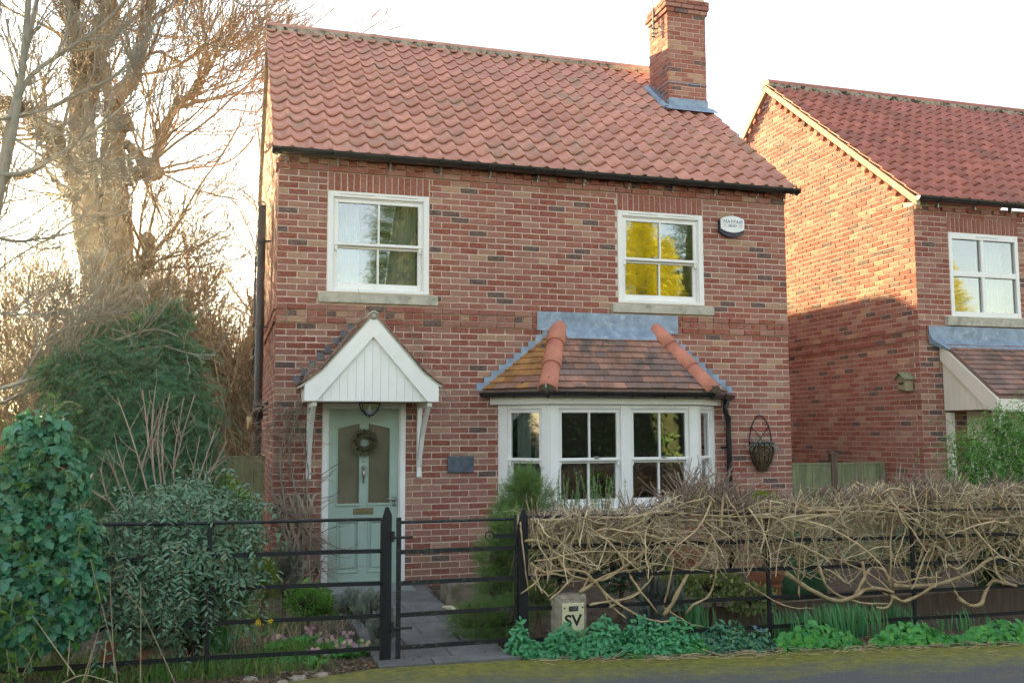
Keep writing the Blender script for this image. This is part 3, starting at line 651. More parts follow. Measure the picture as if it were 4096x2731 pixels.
# ---------------------------------------------------------------- chimney
ch = MB().box(CHX[0], CHX[1], CHY[0], CHY[1], 6.4, 8.76).build("chimney", "mortar", HOUSE)
def chim_rows(a, b, zlo, zhi, fr, flip):
    lst = []
    for r in range(-53, -16):
        z0, z1 = (65-r)*.075, (66-r)*.075
        if z0 < zlo or z1 > zhi: continue
        pr = .006+(.03 if z1 > zhi-.23 and z1 < zhi-.02 else 0)+(.02 if zhi-.155 < z1 < zhi-.03 else 0); off = 0 if (r+flip) % 2 else .5; x = a-(.225*off if off else 0); ext = pr+.0 if True else 0
        while x < b-.01:
            c0, c1 = max(x, a), min(x+.225, b)
            if c1-c0 > .02: lst.append([c0+(.005 if c0 > a else -pr+.0005*flip), c1-(.005 if c1 < b else -pr+.0005*flip), z0+.005, z1-.005, pr, r, False])
            x += .225
    return lst
build_bricks(chim_rows(CHX[0], CHX[1], 6.6, 8.77, None, 0), ((0, CHY[0], 0), (1, 0, 0), (0, -1, 0)), ch, 0, None)
build_bricks(chim_rows(CHY[0], CHY[1], 6.6, 8.77, None, 1), ((CHX[0], 0, 0), (0, 1, 0), (-1, 0, 0)), ch, 0, None)
build_bricks(chim_rows(CHY[0], CHY[1], 6.6, 8.77, None, 1), ((CHX[1], 0, 0), (0, 1, 0), (1, 0, 0)), ch, 0, None)
MB().box(CHX[0]+.02, CHX[1]-.02, CHY[0]+.02, CHY[1]-.02, 8.76, 8.80).build("flaunching", "mortar_moss", ch)
zf_ = zroof(CHY[0])
MB().box(CHX[0]-.015, CHX[1]+.015, CHY[0]-.022, CHY[0]-.012, zf_+.0, zf_+.20).add([(CHX[0]-.13, CHY[0]-.02, zf_+.085), (CHX[1]+.10, CHY[0]-.02, zf_+.085), (CHX[1]+.10, CHY[0]-.22, zf_-.06), (CHX[0]-.13, CHY[0]-.22, zf_-.06)], [(0, 1, 2, 3)]).build("apron_flashing", "lead", ch)
q = MB(); ny = 9
for i in range(ny):
    ya = CHY[0]+(CHY[1]-CHY[0])*i/ny; yb = CHY[0]+(CHY[1]-CHY[0])*(i+1)/ny; zz = zroof(yb)+.09
    q.box(CHX[0]-.022, CHX[0]-.012, ya, yb, zroof(ya)-.02, zz)
for k in range(6):
    t = [0, .25, .5, .7, .85, 1.0][k]
q.tube([(CHX[0]-.115, CHY[0]-.12, zroof(CHY[0]-.12)+.075), (CHX[0]-.115, CHY[1]-.08, zroof(CHY[1]-.08)+.075)], .05, 8)
q.add([(CHX[0]-.01, CHY[0]-.1, zroof(CHY[0]-.1)+.05), (CHX[0]-.12, CHY[0]-.1, zroof(CHY[0]-.1)+.05), (CHX[0]-.12, CHY[1], zroof(CHY[1])+.05), (CHX[0]-.01, CHY[1], zroof(CHY[1])+.05)], [(0, 1, 2, 3)])
q.build("side_flashing", "lead", ch)
MB().box(CHX[0]-.018, CHX[1]+.016, CHY[0]-.018, CHY[0]-.011, 7.312, 7.325).box(CHX[0]-.018, CHX[0]-.011, CHY[0]-.01, CHY[1], 7.312, 7.325).build("chimney_tray", "lead", ch)

# ---------------------------------------------------------------- upper windows
def casement(w_, nm_label):
    x0, x1, z0, z1 = w_; f = MB(FRONT); jw = .068
    f.cbox(x0, x0+jw, -.016, .11, z0, z1, .006).cbox(x1-jw, x1, -.016, .11, z0, z1, .006).cbox(x0+jw, x1-jw, -.015, .11, z1-jw, z1, .006).cbox(x0+jw, x1-jw, -.015, .11, z0, z0+.045, .006)
    f.cbox(x0+jw, x0+jw+.014, .006, .10, z0+.045, z1-jw, .004).cbox(x1-jw-.014, x1-jw, .006, .10, z0+.045, z1-jw, .004).cbox(x0+jw, x1-jw, .006, .10, z1-jw-.014, z1-jw, .004)
    wo = f.build("window", "white_paint", HOUSE, label=nm_label)
    sash(FRONT, x0+jw+.014, x1-jw-.014, z0+.045, z1-jw-.014, wo, 2)
    for a, b in ((.12, .46), (.55, .89)): MB(FRONT).cbox(x0+(x1-x0)*a, x0+(x1-x0)*b, -.026, -.014, z1-.034, z1-.024, .003).build("trickle_vent", "white_paint", wo)
    MB(FRONT).box((x0+x1)/2-.10, (x0+x1)/2-.05, .0, .018, (z0+z1)/2-.0, (z0+z1)/2+.02).build("sash_catch", "steel", wo)
    sx0, sx1 = (silL if w_ is WL else silR)[:2]
    q = MB(FRONT); q.cbox(sx0, sx1, -.052, .05, 3.322, 3.425, .005); q.add([(sx0, -.05, 3.425), (sx1, -.05, 3.425), (sx1, .05, 3.452), (sx0, .05, 3.452), (sx0, .05, 3.42), (sx1, .05, 3.42)], [(0, 1, 2, 3), (0, 3, 4), (1, 5, 2)])
    q.build("sill", "stone_sill", wo); return wo
wl = casement(WL, "white sash window with pale curtains above the porch"); wr = casement(WR, "white sash window with a blind above the bay")
curtain(FRONT, .70, .97, 3.5, 4.6, .22, wl, folds=4); curtain(FRONT, 1.28, 1.66, 3.5, 4.6, .22, wl, folds=5, taper=-.13)
for i in range(17):
    x = .98+i*.031; h = random.uniform(.06, .10); MB(FRONT).box(x, x+.026, .28, .40, 3.45, 3.50+h).build("book", "book_tan" if i % 3 else "paper", wl)
for i in range(24):
    z = 4.10+i*.021; MB(FRONT).box(4.86, 5.38, .16, .182, z, z+.0045).build("blind_slat", "blind", wr)
MB(FRONT).box(4.39, 4.58, .20, .203, 3.51, 3.72).build("paper_card", "paper", wr)

# ---------------------------------------------------------------- front door
dx0, dx1 = DO[0], DO[1]; fw_ = .066
q = MB(FRONT); q.cbox(dx0, dx0+fw_, -.02, .12, .07, 2.15, .005).cbox(dx1-fw_, dx1, -.02, .12, .07, 2.15, .005).cbox(dx0+fw_, dx1-fw_, -.019, .12, 2.15-.06, 2.15, .005)
q.cbox(dx0+fw_, dx0+fw_+.012, .0, .12, .07, 2.09, .003).cbox(dx1-fw_-.012, dx1-fw_, .0, .12, .07, 2.09, .003)
q.build("door_frame", "white_paint", HOUSE)
MB(FRONT).box(dx0+.005, dx1-.005, -.04, .12, .0, .072).build("door_step", "stone_sill", HOUSE)
lx0, lx1, lz0, lz1 = dx0+fw_+.013, dx1-fw_-.013, .078, 2.088
lw = lx1-lx0; cx = (lx0+lx1)/2
g1 = (lx0+.105, cx-.055); g2 = (cx+.055, lx1-.105); gz0, gz1 = 1.00, 1.92; gs = 1.86
door = MB(FRONT)
def slab_door(m):
    y0, y1 = .022, .066
    m.box(lx0, g1[0], y0, y1, lz0, lz1).box(g1[1], g2[0], y0, y1, lz0, lz1).box(g2[1], lx1, y0, y1, lz0, lz1)
    for g in (g1, g2):
        m.box(g[0], g[1], y0, y1, .80, gz0).box(g[0], g[1], y0, y1, lz0, .22); a, b = (g[0], g[1]) if g is g1 else (g[1], g[0])
        m.prism([(a, gs), (b, gz1), (b, lz1), (a, lz1)], y0, y1)
slab_door(door); door = door.build("front_door", "sage_paint", HOUSE, label="sage green panelled front door with two frosted lights")
for g in (g1, g2):
    a, b = (g[0], g[1]) if g is g1 else (g[1], g[0])
    MB(FRONT).add([(g[0], .045, gz0), (g[1], .045, gz0), (b if g is g1 else a, .045, gz1 if g is g1 else gs), (a if g is g1 else b, .045, gs if g is g1 else gz1)], [(0, 1, 2, 3)]).build("door_light", "frost_glass", door)
    t = .016; mmm = MB(FRONT); mmm.cbox(g[0]-.022, g[1]+.022, .008, .03, gz0-.03, gz0, .006)
    for e in ((g[0]-t, g[0]), (g[1], g[1]+t)):
        top = gs if abs((e[0]+e[1])/2-cx) > .15 else gz1
        mmm.cbox(e[0], e[1], .012, .03, gz0, top, .005)
    mmm.prism([(a-(t if a < b else -t), gs), (b+(t if a < b else -t), gz1), (b+(t if a < b else -t), gz1+t), (a-(t if a < b else -t), gs+t)], .012, .03); mmm.build("light_bead", "sage_paint", door)
    pm = MB(FRONT); p0, p1, pz0, pz1 = g[0]-.008, g[1]+.008, .21, .805
    pm.box(g[0], g[1], .040, .06, .22, .80)
    for (xa, xb, za, zb) in ((p0, p0+.02, pz0, pz1), (p1-.02, p1, pz0, pz1), (p0+.02, p1-.02, pz0, pz0+.02), (p0+.02, p1-.02, pz1-.02, pz1)): pm.cbox(xa, xb, .012, .04, za, zb, .007)
    pm.cbox(g[0]+.03, g[1]-.03, .028, .045, .26, .76, .012); pm.build("door_panel", "sage_paint", door)
MB(FRONT).prism([(lx0, .082), (lx1, .082), (lx1, .135), (lx0, .135)], .004, .02).build("weather_bar", "sage_paint", door)
MB(FRONT).cbox(cx-.115, cx+.115, .008, .022, .875, .945, .006).cbox(cx-.085, cx+.085, .002, .010, .895, .93, .005).build("letterbox", "brass_dull", door)
q = MB(FRONT); hx = lx1-.045
for zz, r_ in ((1.035, .028), (.975, .022)):
    n = 14; q.add([(hx+r_*math.cos(t), y, zz+r_*math.sin(t)) for y in (.010, .022) for t in np.linspace(0, 2*math.pi, n+1)[:-1]], [tuple(range(n))]+[(i, i+n, (i+1) % n+n, (i+1) % n) for i in range(n)])
q.tube([(hx, .012, 1.035), (hx, -.035, 1.035), (hx-.03, -.04, 1.037), (hx-.075, -.04, 1.045), (hx-.095, -.038, 1.052)], [.011, .010, .009, .009, .011], 8); q.build("door_handle", "steel", door, smooth=True)
MB(FRONT).box(hx-.004, hx+.004, .007, .012, .963, .985).build("keyhole", "print_black", door)
q = MB(); q.lathe((cx, .004, 1.30), [(.004, .13), (.018, .12), (.020, .10), (.014, .085), (.018, .06), (.022, .03), (.018, .0), (.009, -.02), (.012, -.05), (.010, -.065), (.002, -.07)], 10)
q.tube([(cx-.022, 0, 1.42), (cx-.014, 0, 1.41)], .008, 6).tube([(cx+.022, 0, 1.42), (cx+.014, 0, 1.41)], .008, 6); q.build("door_knocker", "steel", door, smooth=True)
q = MB(); q.lathe((cx, .012, 1.482), [(.002, .012), (.010, .008), (.012, 0), (.010, -.008), (.002, -.012)], 10).build("peephole", "steel", door, smooth=True)

# ---- wreath (hangs on the door)
wt = thing("door_wreath", "round dried greenery wreath hanging on the sage green door", "wreath", (cx, 0, 1.70)); wc = np.array([cx, -.015, 1.70])
n = 1500; a = RNG.uniform(0, 2*math.pi, n); b = RNG.uniform(0, 2*math.pi, n); rr = .105+.045*RNG.uniform(.5, 1, n)*np.cos(b)
Pn = wc+np.stack([rr*np.cos(a), -.045*np.abs(np.sin(b))*RNG.uniform(.6, 1, n), rr*np.sin(a)], 1)
Dn = norm(np.stack([np.cos(a+.9)*np.cos(b), -np.abs(np.sin(b))-.3, np.sin(a+.9)*np.cos(b)], 1)+.7*rnd3(n)); V, F = scatter('slim', Pn, Dn, rnd3(n), .035, .013)
link("greenery", npmesh("greenery", V, [F]), "wreath", wt)
MB().tube([wc+np.array([.10*math.cos(t), .01, .10*math.sin(t)]) for t in np.linspace(0, 2*math.pi, 25)], .022, 6, cap=False).build("ring", "twig_dark", wt)

# ---------------------------------------------------------------- porch canopy
CX, CY = 1.015, -.70
can = MB(); half = [(0, 3.10), (.55, 2.475), (.735, 2.335), (.735, 2.155), (.612, 2.155), (0, 2.865)]
can.prism([(CX+x, z) for x, z in half], CY-.015, CY+.015); can.prism([(CX-x, z) for x, z in reversed(half)], CY-.0151, CY+.0149)
canopy = can.build("porch_canopy", "white_paint", HOUSE, label="white gabled porch canopy with boarded front over the door")
npk = 14; pw = 1.26/npk
for i in range(npk):
    a = CX-.63+i*pw; b = a+pw-.0025; tz = lambda x: 2.16+max(0, (1-abs(x-CX)/.66))*.74
    MB().prism([(a, 2.156), (b, 2.156), (b, tz(b)), (a, tz(a))] if not (a < CX < b) else [(a, 2.156), (b, 2.156), (b, tz(b)), (CX, tz(CX)), (a, tz(a))], CY+.022+random.uniform(0, .002), CY+.038).build("plank", "white_paint", canopy)
# tile courses on the two slopes, seen from their edge
def slope_pts(side):
    P = [(0, 3.145), (.56, 2.505), (.77, 2.345)]; return [(CX+side*x, z) for x, z in P]
for side in (-1, 1):
    P = slope_pts(side); L1 = math.dist(P[0], P[1]); L2 = math.dist(P[1], P[2]); nR_ = 10
    m_ = MB()
    for (pa, pb) in ((P[0], P[1]), (P[1], P[2])):      # sarking under the tiles
        m_.add([(pa[0], CY-.02, pa[1]-.015), (pb[0], CY-.02, pb[1]-.015), (pb[0], .0, pb[1]-.015), (pa[0], .0, pa[1]-.015), (pa[0], CY-.02, pa[1]-.04), (pb[0], CY-.02, pb[1]-.04), (pb[0], .0, pb[1]-.04), (pa[0], .0, pa[1]-.04)], [(0, 1, 2, 3), (7, 6, 5, 4), (0, 4, 5, 1), (1, 5, 6, 2), (3, 2, 6, 7)])
    m_.build("verge_mortar", "stone_sill", canopy)
    for r in range(nR_):
        d = (L1+L2)*(r+1)/nR_; up = d-(L1+L2)/nR_*1.25
        def pt(s):
            if s < L1: t = s/L1; A, B = P[0], P[1]
            else: t = (s-L1)/L2; A, B = P[1], P[2]
            return np.array([A[0]+(B[0]-A[0])*t, A[1]+(B[1]-A[1])*t])
        e0, e1 = pt(max(up, 0)), pt(d); tv = norm(e1-e0); nv_ = np.array([-tv[1], tv[0]])*(1 if side > 0 else -1); nv_ = nv_ if nv_[1] > 0 else -nv_
        for c in range(5):
            ya = CY-.03+c*.15-(0.075 if r % 2 and c else 0); yb = CY-.03+(c+1)*.15-.003-(0.075 if r % 2 and c < 4 else 0); yb = min(yb, .0)
            A = e0+nv_*.002; B = e1+nv_*.017; q = MB()
            q.add([(A[0], ya, A[1]), (B[0], ya, B[1]), (B[0], yb, B[1]), (A[0], yb, A[1]), (A[0]-nv_[0]*.012, ya, A[1]-nv_[1]*.012), (B[0]-nv_[0]*.012, ya, B[1]-nv_[1]*.012), (B[0]-nv_[0]*.012, yb, B[1]-nv_[1]*.012), (A[0]-nv_[0]*.012, yb, A[1]-nv_[1]*.012)], [(0, 1, 2, 3), (4, 7, 6, 5), (0, 4, 5, 1), (1, 5, 6, 2), (2, 6, 7, 3), (3, 7, 4, 0)])
            q.build("plain_tile", "plain_tile", canopy)
q = MB(); q.tube([(CX, CY-.03, 3.105), (CX, .0, 3.105)], .052, 10).build("ridge_tile", "stone_sill", canopy, smooth=True)
for side in (-1, 1):
    x = CX+side*.72
    MB().box(min(x, x-side*.02), max(x, x-side*.02), CY+.04, -.012, 2.16, 2.33).build("side_fascia", "white_paint", canopy)
    q = MB(); z0 = 2.34
    for i in range(8):      # lead soakers stepped up the wall
        t = i/8; zz = 2.40+t*.72; xx = CX+side*(.735-.70*t); q.box(min(xx, xx+side*.075), max(xx, xx+side*.075), -.016, -.012, zz-.02, zz+.06)
    q.build("lead_flashing", "lead_dull", canopy)
    bx = CX+side*.62+(-.005 if side < 0 else .03); q = MB()
    q.cbox(bx-.028, bx+.028, -.052, -.011, 1.29, 2.15, .005); q.cbox(bx-.027, bx+.027, CY+.06, -.0115, 2.10, 2.154, .005)
    arc = [(-.05, 1.50), (-.10, 1.66), (-.20, 1.84), (-.34, 1.98), (-.52, 2.10)]; arc2 = [(-.60, 2.10), (-.40, 1.93), (-.25, 1.76), (-.15, 1.58), (-.05, 1.40)]
    poly = arc+arc2; n = len(poly); vs_ = [(bx-.022, y, z) for y, z in poly]+[(bx+.022, y, z) for y, z in poly]
    q.add(vs_, [(i, n-1-i, n-2-i, i+1) for i in range(4)]+[(n+i, n+i+1, 2*n-2-i, 2*n-1-i) for i in range(4)]+[(i, i+n, (i+1) % n+n, (i+1) % n) for i in range(n)])
    q.build("bracket", "white_paint", canopy)
MB().prism([(CX-.64, 2.17), (CX+.64, 2.17), (CX, 2.88)], CY+.0395, CY+.045).build("backing_board", "white_paint", canopy)
MB().box(CX-.71, CX+.71, CY+.046, -.013, 2.157, 2.168).build("soffit", "cream_paint", canopy)
# ---- lantern under the canopy
lc = onY(1478, 1640, -.40); LN = thing("porch_lantern", "black tapered hanging lantern under the porch canopy", "lantern", (lc[0], -.40, 1.99))
q = MB(); x, y = lc[0], -.40
for sx in (-1, 1):
    for sy in (-1, 1): q.tube([(x+sx*.105, y+sy*.105, 2.145), (x+sx*.085, y+sy*.085, 2.07), (x+sx*.032, y+sy*.032, 2.005)], .007, 5)
for s, z in ((.11, 2.14), (.034, 2.005)): q.box(x-s, x+s, y-s, y+s, z-.008, z+.008)
q.tube([(x, y, 2.0), (x, y, 1.975)], [.014, .004], 8); q.build("cage", "iron_black", LN)
q = MB(); q.add([(x+sx*s, y+sy*s, z) for z, s in ((2.13, .10), (2.07, .083), (2.012, .032)) for sx, sy in ((-1, -1), (1, -1), (1, 1), (-1, 1))], [(l*4+i, l*4+(i+1) % 4, l*4+4+(i+1) % 4, l*4+4+i) for l in range(2) for i in range(4)]).build("lamp_glass", "glass", LN)
q = MB(); q.lathe((x, y, 2.05), [(.002, -.03), (.02, -.015), (.024, .01), (.014, .04), (.012, .08)], 10).build("bulb", "alarm_white", LN, smooth=True)

# ---------------------------------------------------------------- bay window
BXL, BXR, BB = 2.645, 5.56, .49
bay = MB()
pl = [(BXL, 0), (BXL+BB, -BB), (BXR-BB, -BB), (BXR, 0)]
bf = [((pl[i][0], pl[i][1], 0), tuple(norm(np.array([pl[i+1][0]-pl[i][0], pl[i+1][1]-pl[i][1], 0.0]))), math.dist(pl[i], pl[i+1])) for i in range(3)]
frames = [(O, U, (U[1], -U[0], 0)) for O, U, L in bf]; lens = [b_[2] for b_ in bf]
def boxf(fr, *a): bay.fr = fr; bay.cbox(*a); bay.fr = None
def strip_poly(m, off, z0, z1, th):
    """board following the bay outline, offset outwards"""
    def outl(o): return [(BXL-o*1.41, 0.0-.011), (BXL+BB-o*.41, -BB-o), (BXR-BB+o*.41, -BB-o), (BXR+o*1.41, 0.0-.011)]
    A, B = outl(off), outl(off-th)
    for i in range(3):
        q = [A[i], A[i+1], B[i+1], B[i]]; m.add([(x, y, z) for z in (z0, z1) for x, y in q], [(0, 3, 2, 1), (4, 5, 6, 7), (0, 1, 5, 4), (2, 3, 7, 6), (1, 2, 6, 5), (3, 0, 4, 7)])
zt, zb = 2.14, .90
L0 = lens[0]; L1_ = lens[1]
for fr, L, posts in ((frames[0], L0, ((0, .125), (L0-.105, L0))), (frames[1], L1_, ((0, .115), (.92-.015, 1.025+.015), (L1_-.115, L1_))), (frames[2], L0, ((0, .105), (L0-.125, L0)))):
    for a, b in posts: boxf(fr, a+.0005, b-.0005, -.012, .09, zb, zt, .006)
    for (a, b), (c, d) in zip(posts[:-1], posts[1:]):
        boxf(fr, b, c, -.006, .09, zt-.055, zt, .005); boxf(fr, b, c, -.006, .09, zb, zb+.04, .005)
strip_poly(bay, .05, .84, .90, .16); strip_poly(bay, .075, 2.142, 2.225, .10)
bay = bay.build("bay_window", "white_paint", HOUSE, label="white three-sided bay window of sliding sashes")
sash(frames[0], .125, L0-.105, zb+.04, zt-.055, bay, 1, upper=1.487); sash(frames[2], .105, L0-.125, zb+.04, zt-.055, bay, 1, upper=1.487)
sash(frames[1], .115, .905, zb+.04, zt-.055, bay, 2, upper=1.487); sash(frames[1], 1.04, L1_-.115, zb+.04, zt-.055, bay, 2, upper=1.487)
for a in (.60, 1.48): MB(frames[1]).box(a-.03, a+.02, -.004, .02, 1.49, 1.52).build("sash_catch", "steel", bay)
for a in (.30, 1.22): MB(frames[1]).cbox(a, a+.42, -.019, -.010, 2.108, 2.118, .003).build("trickle_vent", "white_paint", bay)
curtain(frames[0], .17, .36, .95, 2.06, .17, bay, folds=3, amp=.02); curtain(frames[0], .37, .50, .95, 2.06, .20, bay, "curtain_grey", folds=2, taper=-.06, amp=.02)
curtain(frames[2], .05, .5, .95, 2.06, .2, bay, "blind", folds=5, amp=.015)
m_ = MB(); strip_poly(m_, -.012, -.2, .84, .1); bp = m_.build("bay_plinth", "mortar", HOUSE)
for fr, L in zip(frames, lens):
    lst = bricklist(L, range(54, 67), [], phase=.25); O = fr[0]; build_bricks(lst, ((O[0]+fr[2][0]*-.012, O[1]+fr[2][1]*-.012, 0), fr[1], fr[2]), bp, 0, None)
# bay roof: three tiled slopes, two hip runs, lead
EZ, TZ = 2.315, 3.09
E0, E1, E2, E3 = np.array([2.45, 0, EZ]), np.array([3.04, -.70, EZ]), np.array([5.165, -.70, EZ]), np.array([5.755, 0, EZ]); T1, T2 = np.array([3.42, 0, TZ]), np.array([4.77, 0, TZ])
br = MB(); br.add([E0, E1, E2, E3, T1, T2]+[p-np.array([0, 0, .03]) for p in (E0, E1, E2, E3)], [(0, 1, 4), (1, 2, 5, 4), (2, 3, 5), (0, 6, 7, 1), (1, 7, 8, 2), (2, 8, 9, 3), (6, 9, 8, 7)])
bayroof = br.build("bay_roof", "plain_tile_dark", HOUSE)
def plain_tiles(par, BL, BR, TL, TR, nrow, tw, mat, th=.016, name="plain_tile", lap=.35, clipx=None):
    """rows of flat tiles on a (possibly tapering) slope, cut square to the hips"""
    BL, BR, TL, TR = map(np.asarray, (BL, BR, TL, TR)); U = norm(BR-BL); S = ((TL+TR)/2-(BL+BR)/2); S = S-U*(S@U); H = np.linalg.norm(S); S /= H; N = np.cross(U, S); N = N if N[2] > 0 else -N; g = H/nrow
    lo0, lo1 = 0.0, np.linalg.norm(BR-BL); hi0, hi1 = (TL-BL)@U, (TR-BL)@U; cnt = 0
    for r in range(nrow):
        t = (r+.5)/nrow; a, b = lo0+(hi0-lo0)*t, lo1+(hi1-lo1)*t; t0, t1 = r/nrow, (r+1)/nrow
        x = math.floor(a/tw)*tw-(tw/2 if r % 2 else 0)
        while x < b:
            c0, c1 = x+.002, x+tw-.002
            def lim(s, tt): l0, l1 = lo0+(hi0-lo0)*tt, lo1+(hi1-lo1)*tt; return min(max(s, l0), l1)
            q0, q1, q2, q3 = lim(c0, t0), lim(c1, t0), lim(c1, t1), lim(c0, t1)
            if q1-q0 > .01 or q2-q3 > .01:
                jz = random.uniform(-.0015, .0025); d0 = r*g-.004+random.uniform(-.003, .003); d1 = (r+1)*g+lap*g
                top = [BL+U*q0+S*d0+N*(.034+jz), BL+U*q1+S*d0+N*(.034+jz+random.uniform(-.002, .002)), BL+U*q2+S*d1+N*.010, BL+U*q3+S*d1+N*.010]; bot = [p-N*th for p in top]
                m = MB(); m.add(top+bot, [(0, 1, 2, 3), (0, 4, 5, 1), (1, 5, 6, 2), (3, 7, 4, 0)]); m.build(name, mat(r, x) if callable(mat) else mat, par); cnt += 1
            x += tw
    return cnt
def fm(r, x): return "plain_tile_dark" if random.random() < (.55 if r < 5 else .25) else "plain_tile"
plain_tiles(bayroof, E1, E2, T1, T2, 10, .165, fm)
plain_tiles(bayroof, E0, E1, T1, T1, 10, .165, lambda r, x: "plain_tile_lichen" if r > 1 or random.random() < .4 else "plain_tile")
plain_tiles(bayroof, E2, E3, T2, T2, 10, .165, "plain_tile")
for A, B in ((E1, T1), (E2, T2)):
    d = B-A; Ln = np.linalg.norm(d); d /= Ln; nrm = norm(np.cross(d, np.cross([0, 0, 1.0], d)));
    nrm = nrm if nrm[2] > 0 else -nrm; sd = np.cross(d, nrm); ext = .16
    for k in range(3):
        a0, a1 = -.03+(Ln+ext)*k/3, -.03+(Ln+ext)*(k+1)/3; m = MB(); rs_ = [.118, .100]
        vs_ = []
        for a_, r_ in ((a0, .120), (a1+.03, .104)):
            for rr_ in (r_, r_-.014):
                for j in range(11):
                    t = math.pi*j/10; vs_.append(A+d*a_+sd*math.cos(t)*rr_+nrm*(math.sin(t)*rr_-.012))
        f = [(j, j+1, 22+j+1, 22+j) for j in range(10)]+[(11+j, 33+j, 33+j+1, 11+j+1) for j in range(10)]+[(j, 11+j, 11+j+1, j+1) for j in range(10)]+[(22+j, 22+j+1, 33+j+1, 33+j) for j in range(10)]
        m.add(vs_, f); m.build("hip_tile", "hip_tile", bayroof, smooth=True)
    m = MB(); n = 11; ring = [A-d*.028+sd*math.cos(math.pi*j/10)*.1+nrm*(math.sin(math.pi*j/10)*.1-.012) for j in range(n)]; m.add(ring, [tuple(range(n))]).build("hip_mortar", "stone_trough", bayroof)
    m = MB(); p0 = A-d*.05-np.array([0, 0, .02]); m.tube([p0, p0+nrm*.03-d*.02, p0+nrm*.07-d*.03, p0+nrm*.11-d*.02, p0+nrm*.125+d*.01, p0+nrm*.11+d*.03, p0+nrm*.10+d*.012], .009, 6).build("hip_iron", "steel", bayroof)
q = MB(); q.box(3.14, 5.06, -.038, -.032, 3.065, 3.30); q.add([(3.46, -.02, 3.14), (4.73, -.02, 3.14), (4.70, -.155, 2.975), (3.49, -.155, 2.975), (3.46, -.02, 3.12), (4.73, -.02, 3.12), (4.70, -.158, 2.955), (3.49, -.158, 2.955)], [(0, 1, 2, 3), (3, 2, 6, 7), (7, 6, 5, 4)])
for side in (0, 1):
    for i in range(11):
        z0 = 2.33+i*.075; xl = (2.45+(3.42-2.45)*(z0+.04-EZ)/(TZ-EZ)) if side == 0 else (5.755-(5.755-4.77)*(z0+.04-EZ)/(TZ-EZ))
        a, b = (xl-.15, xl+.05) if side == 0 else (xl-.05, xl+.15); q.box(a, b, -.017-.0006*(i % 2), -.0125, z0-.02, z0+.075+(random.uniform(-.006, .006)))
q.build("lead_flashing", "lead", bayroof)
og = [(2.44, -.03, 2.275), (3.005, -.755, 2.272), (5.20, -.755, 2.265), (5.80, -.03, 2.262)]
def outl(o): return [(BXL-o*1.41, -.02), (BXL+BB-o*.41, -BB-o), (BXR-BB+o*.41, -BB-o), (BXR+o*1.41, -.02)]
gp = [(x, y, 2.285-.004*i) for i, (x, y) in enumerate(outl(.215))]; gp[0] = (2.42, -.06, 2.285); gp[3] = (5.80, -.05, 2.272)
bg_ = half_gutter(gp, .056, "bay_gutter", HOUSE)
for i in range(3):
    A, B = np.array(gp[i]), np.array(gp[i+1]); n = (1, 5, 1)[i]; dv = norm(B-A); nv2 = np.array([dv[1], -dv[0], 0]); nv2 = nv2 if nv2[1] < 0 else -nv2
    for k in range(n):
        c = A+(B-A)*(k+.5)/n
        MB().tube([c+nv2*.06*math.cos(t)-np.array([0, 0, .06*math.sin(t)]) for t in np.linspace(0, math.pi, 9)], .008, 4).build("gutter_clip", "gutter_black", bg_)
for c in gp[1:3]: MB().tube([np.array(c)+np.array([.06*math.cos(t)*.2, -.06*math.cos(t), -.06*math.sin(t)]) for t in np.linspace(-.05, math.pi+.05, 9)], .02, 5).build("gutter_joint", "gutter_black", bg_)
dpx = 5.742; q = MB(); q.tube([(5.78, -.10, 2.26), (5.70, -.115, 2.20), (5.665, -.125, 2.12), (5.672, -.12, 2.06), (5.72, -.08, 2.0), (dpx, -.065, 1.96), (dpx, -.065, 1.8), (dpx, -.065, 0)], .034, 10)
dwn = q.build("downpipe", "gutter_black", HOUSE, smooth=True, label="black downpipe beside the bay window")
for z in (1.60, .6): MB().tube([(dpx, -.065, z-.015), (dpx, -.065, z+.015)], .041, 10).box(dpx-.09, dpx+.03, -.04, -.011, z-.012, z+.012).build("pipe_clip", "gutter_black", dwn)
for a, b in (((5.70, -.115, 2.20), (5.68, -.12, 2.165)), ((5.72, -.08, 2.0), (dpx, -.068, 1.965))): MB().tube([a, b], .042, 10).build("pipe_collar", "gutter_black", dwn)

# ---------------------------------------------------------------- things fixed to the walls
def ptext(body, size, loc, par, mat, name, rotx=90, rotz=0, shear=0, sx=1.0, ext=.0006, bold=0):
    c = bpy.data.curves.new(name, 'FONT'); c.body = body; c.size = size; c.align_x = 'CENTER'; c.align_y = 'CENTER'; c.extrude = ext; c.shear = shear; c.offset = bold; c.resolution_u = 3
    t = bpy.data.objects.new("tmp", c); COL.objects.link(t); dg = bpy.context.evaluated_depsgraph_get(); me = bpy.data.meshes.new_from_object(t.evaluated_get(dg)); bpy.data.objects.remove(t); bpy.data.curves.remove(c)
    M = Matrix.Translation(loc) @ Matrix.Rotation(R(rotz), 4, 'Z') @ Matrix.Rotation(R(rotx), 4, 'X') @ Matrix.Diagonal((sx, 1, 1, 1)); me.transform(M); me.name = name
    return link(name, me, mat, par)
AL = thing("alarm_box", "white oval burglar alarm box with blue back beside the upper window", "alarm box", (5.86, 0, 4.53)); ac = np.array([5.862, 0, 4.532])
def barrel(w, h, y0, y1, dz=0, bulge=.4, n=10):
    top = [(w*(1-2*i/n), h*(1-bulge*(1-2*i/n)**2)) for i in range(n+1)]; poly = [(ac[0]+x, ac[2]+dz+z) for x, z in top]+[(ac[0]+x, ac[2]+dz-z) for x, z in reversed(top)]
    return MB().prism(poly, y0, y1)
barrel(.178, .142, -.07, -.011, -.012, .45).build("back_box", "alarm_blue", AL); barrel(.172, .112, -.092, -.072, .012, .42).build("front_cover", "alarm_white", AL)
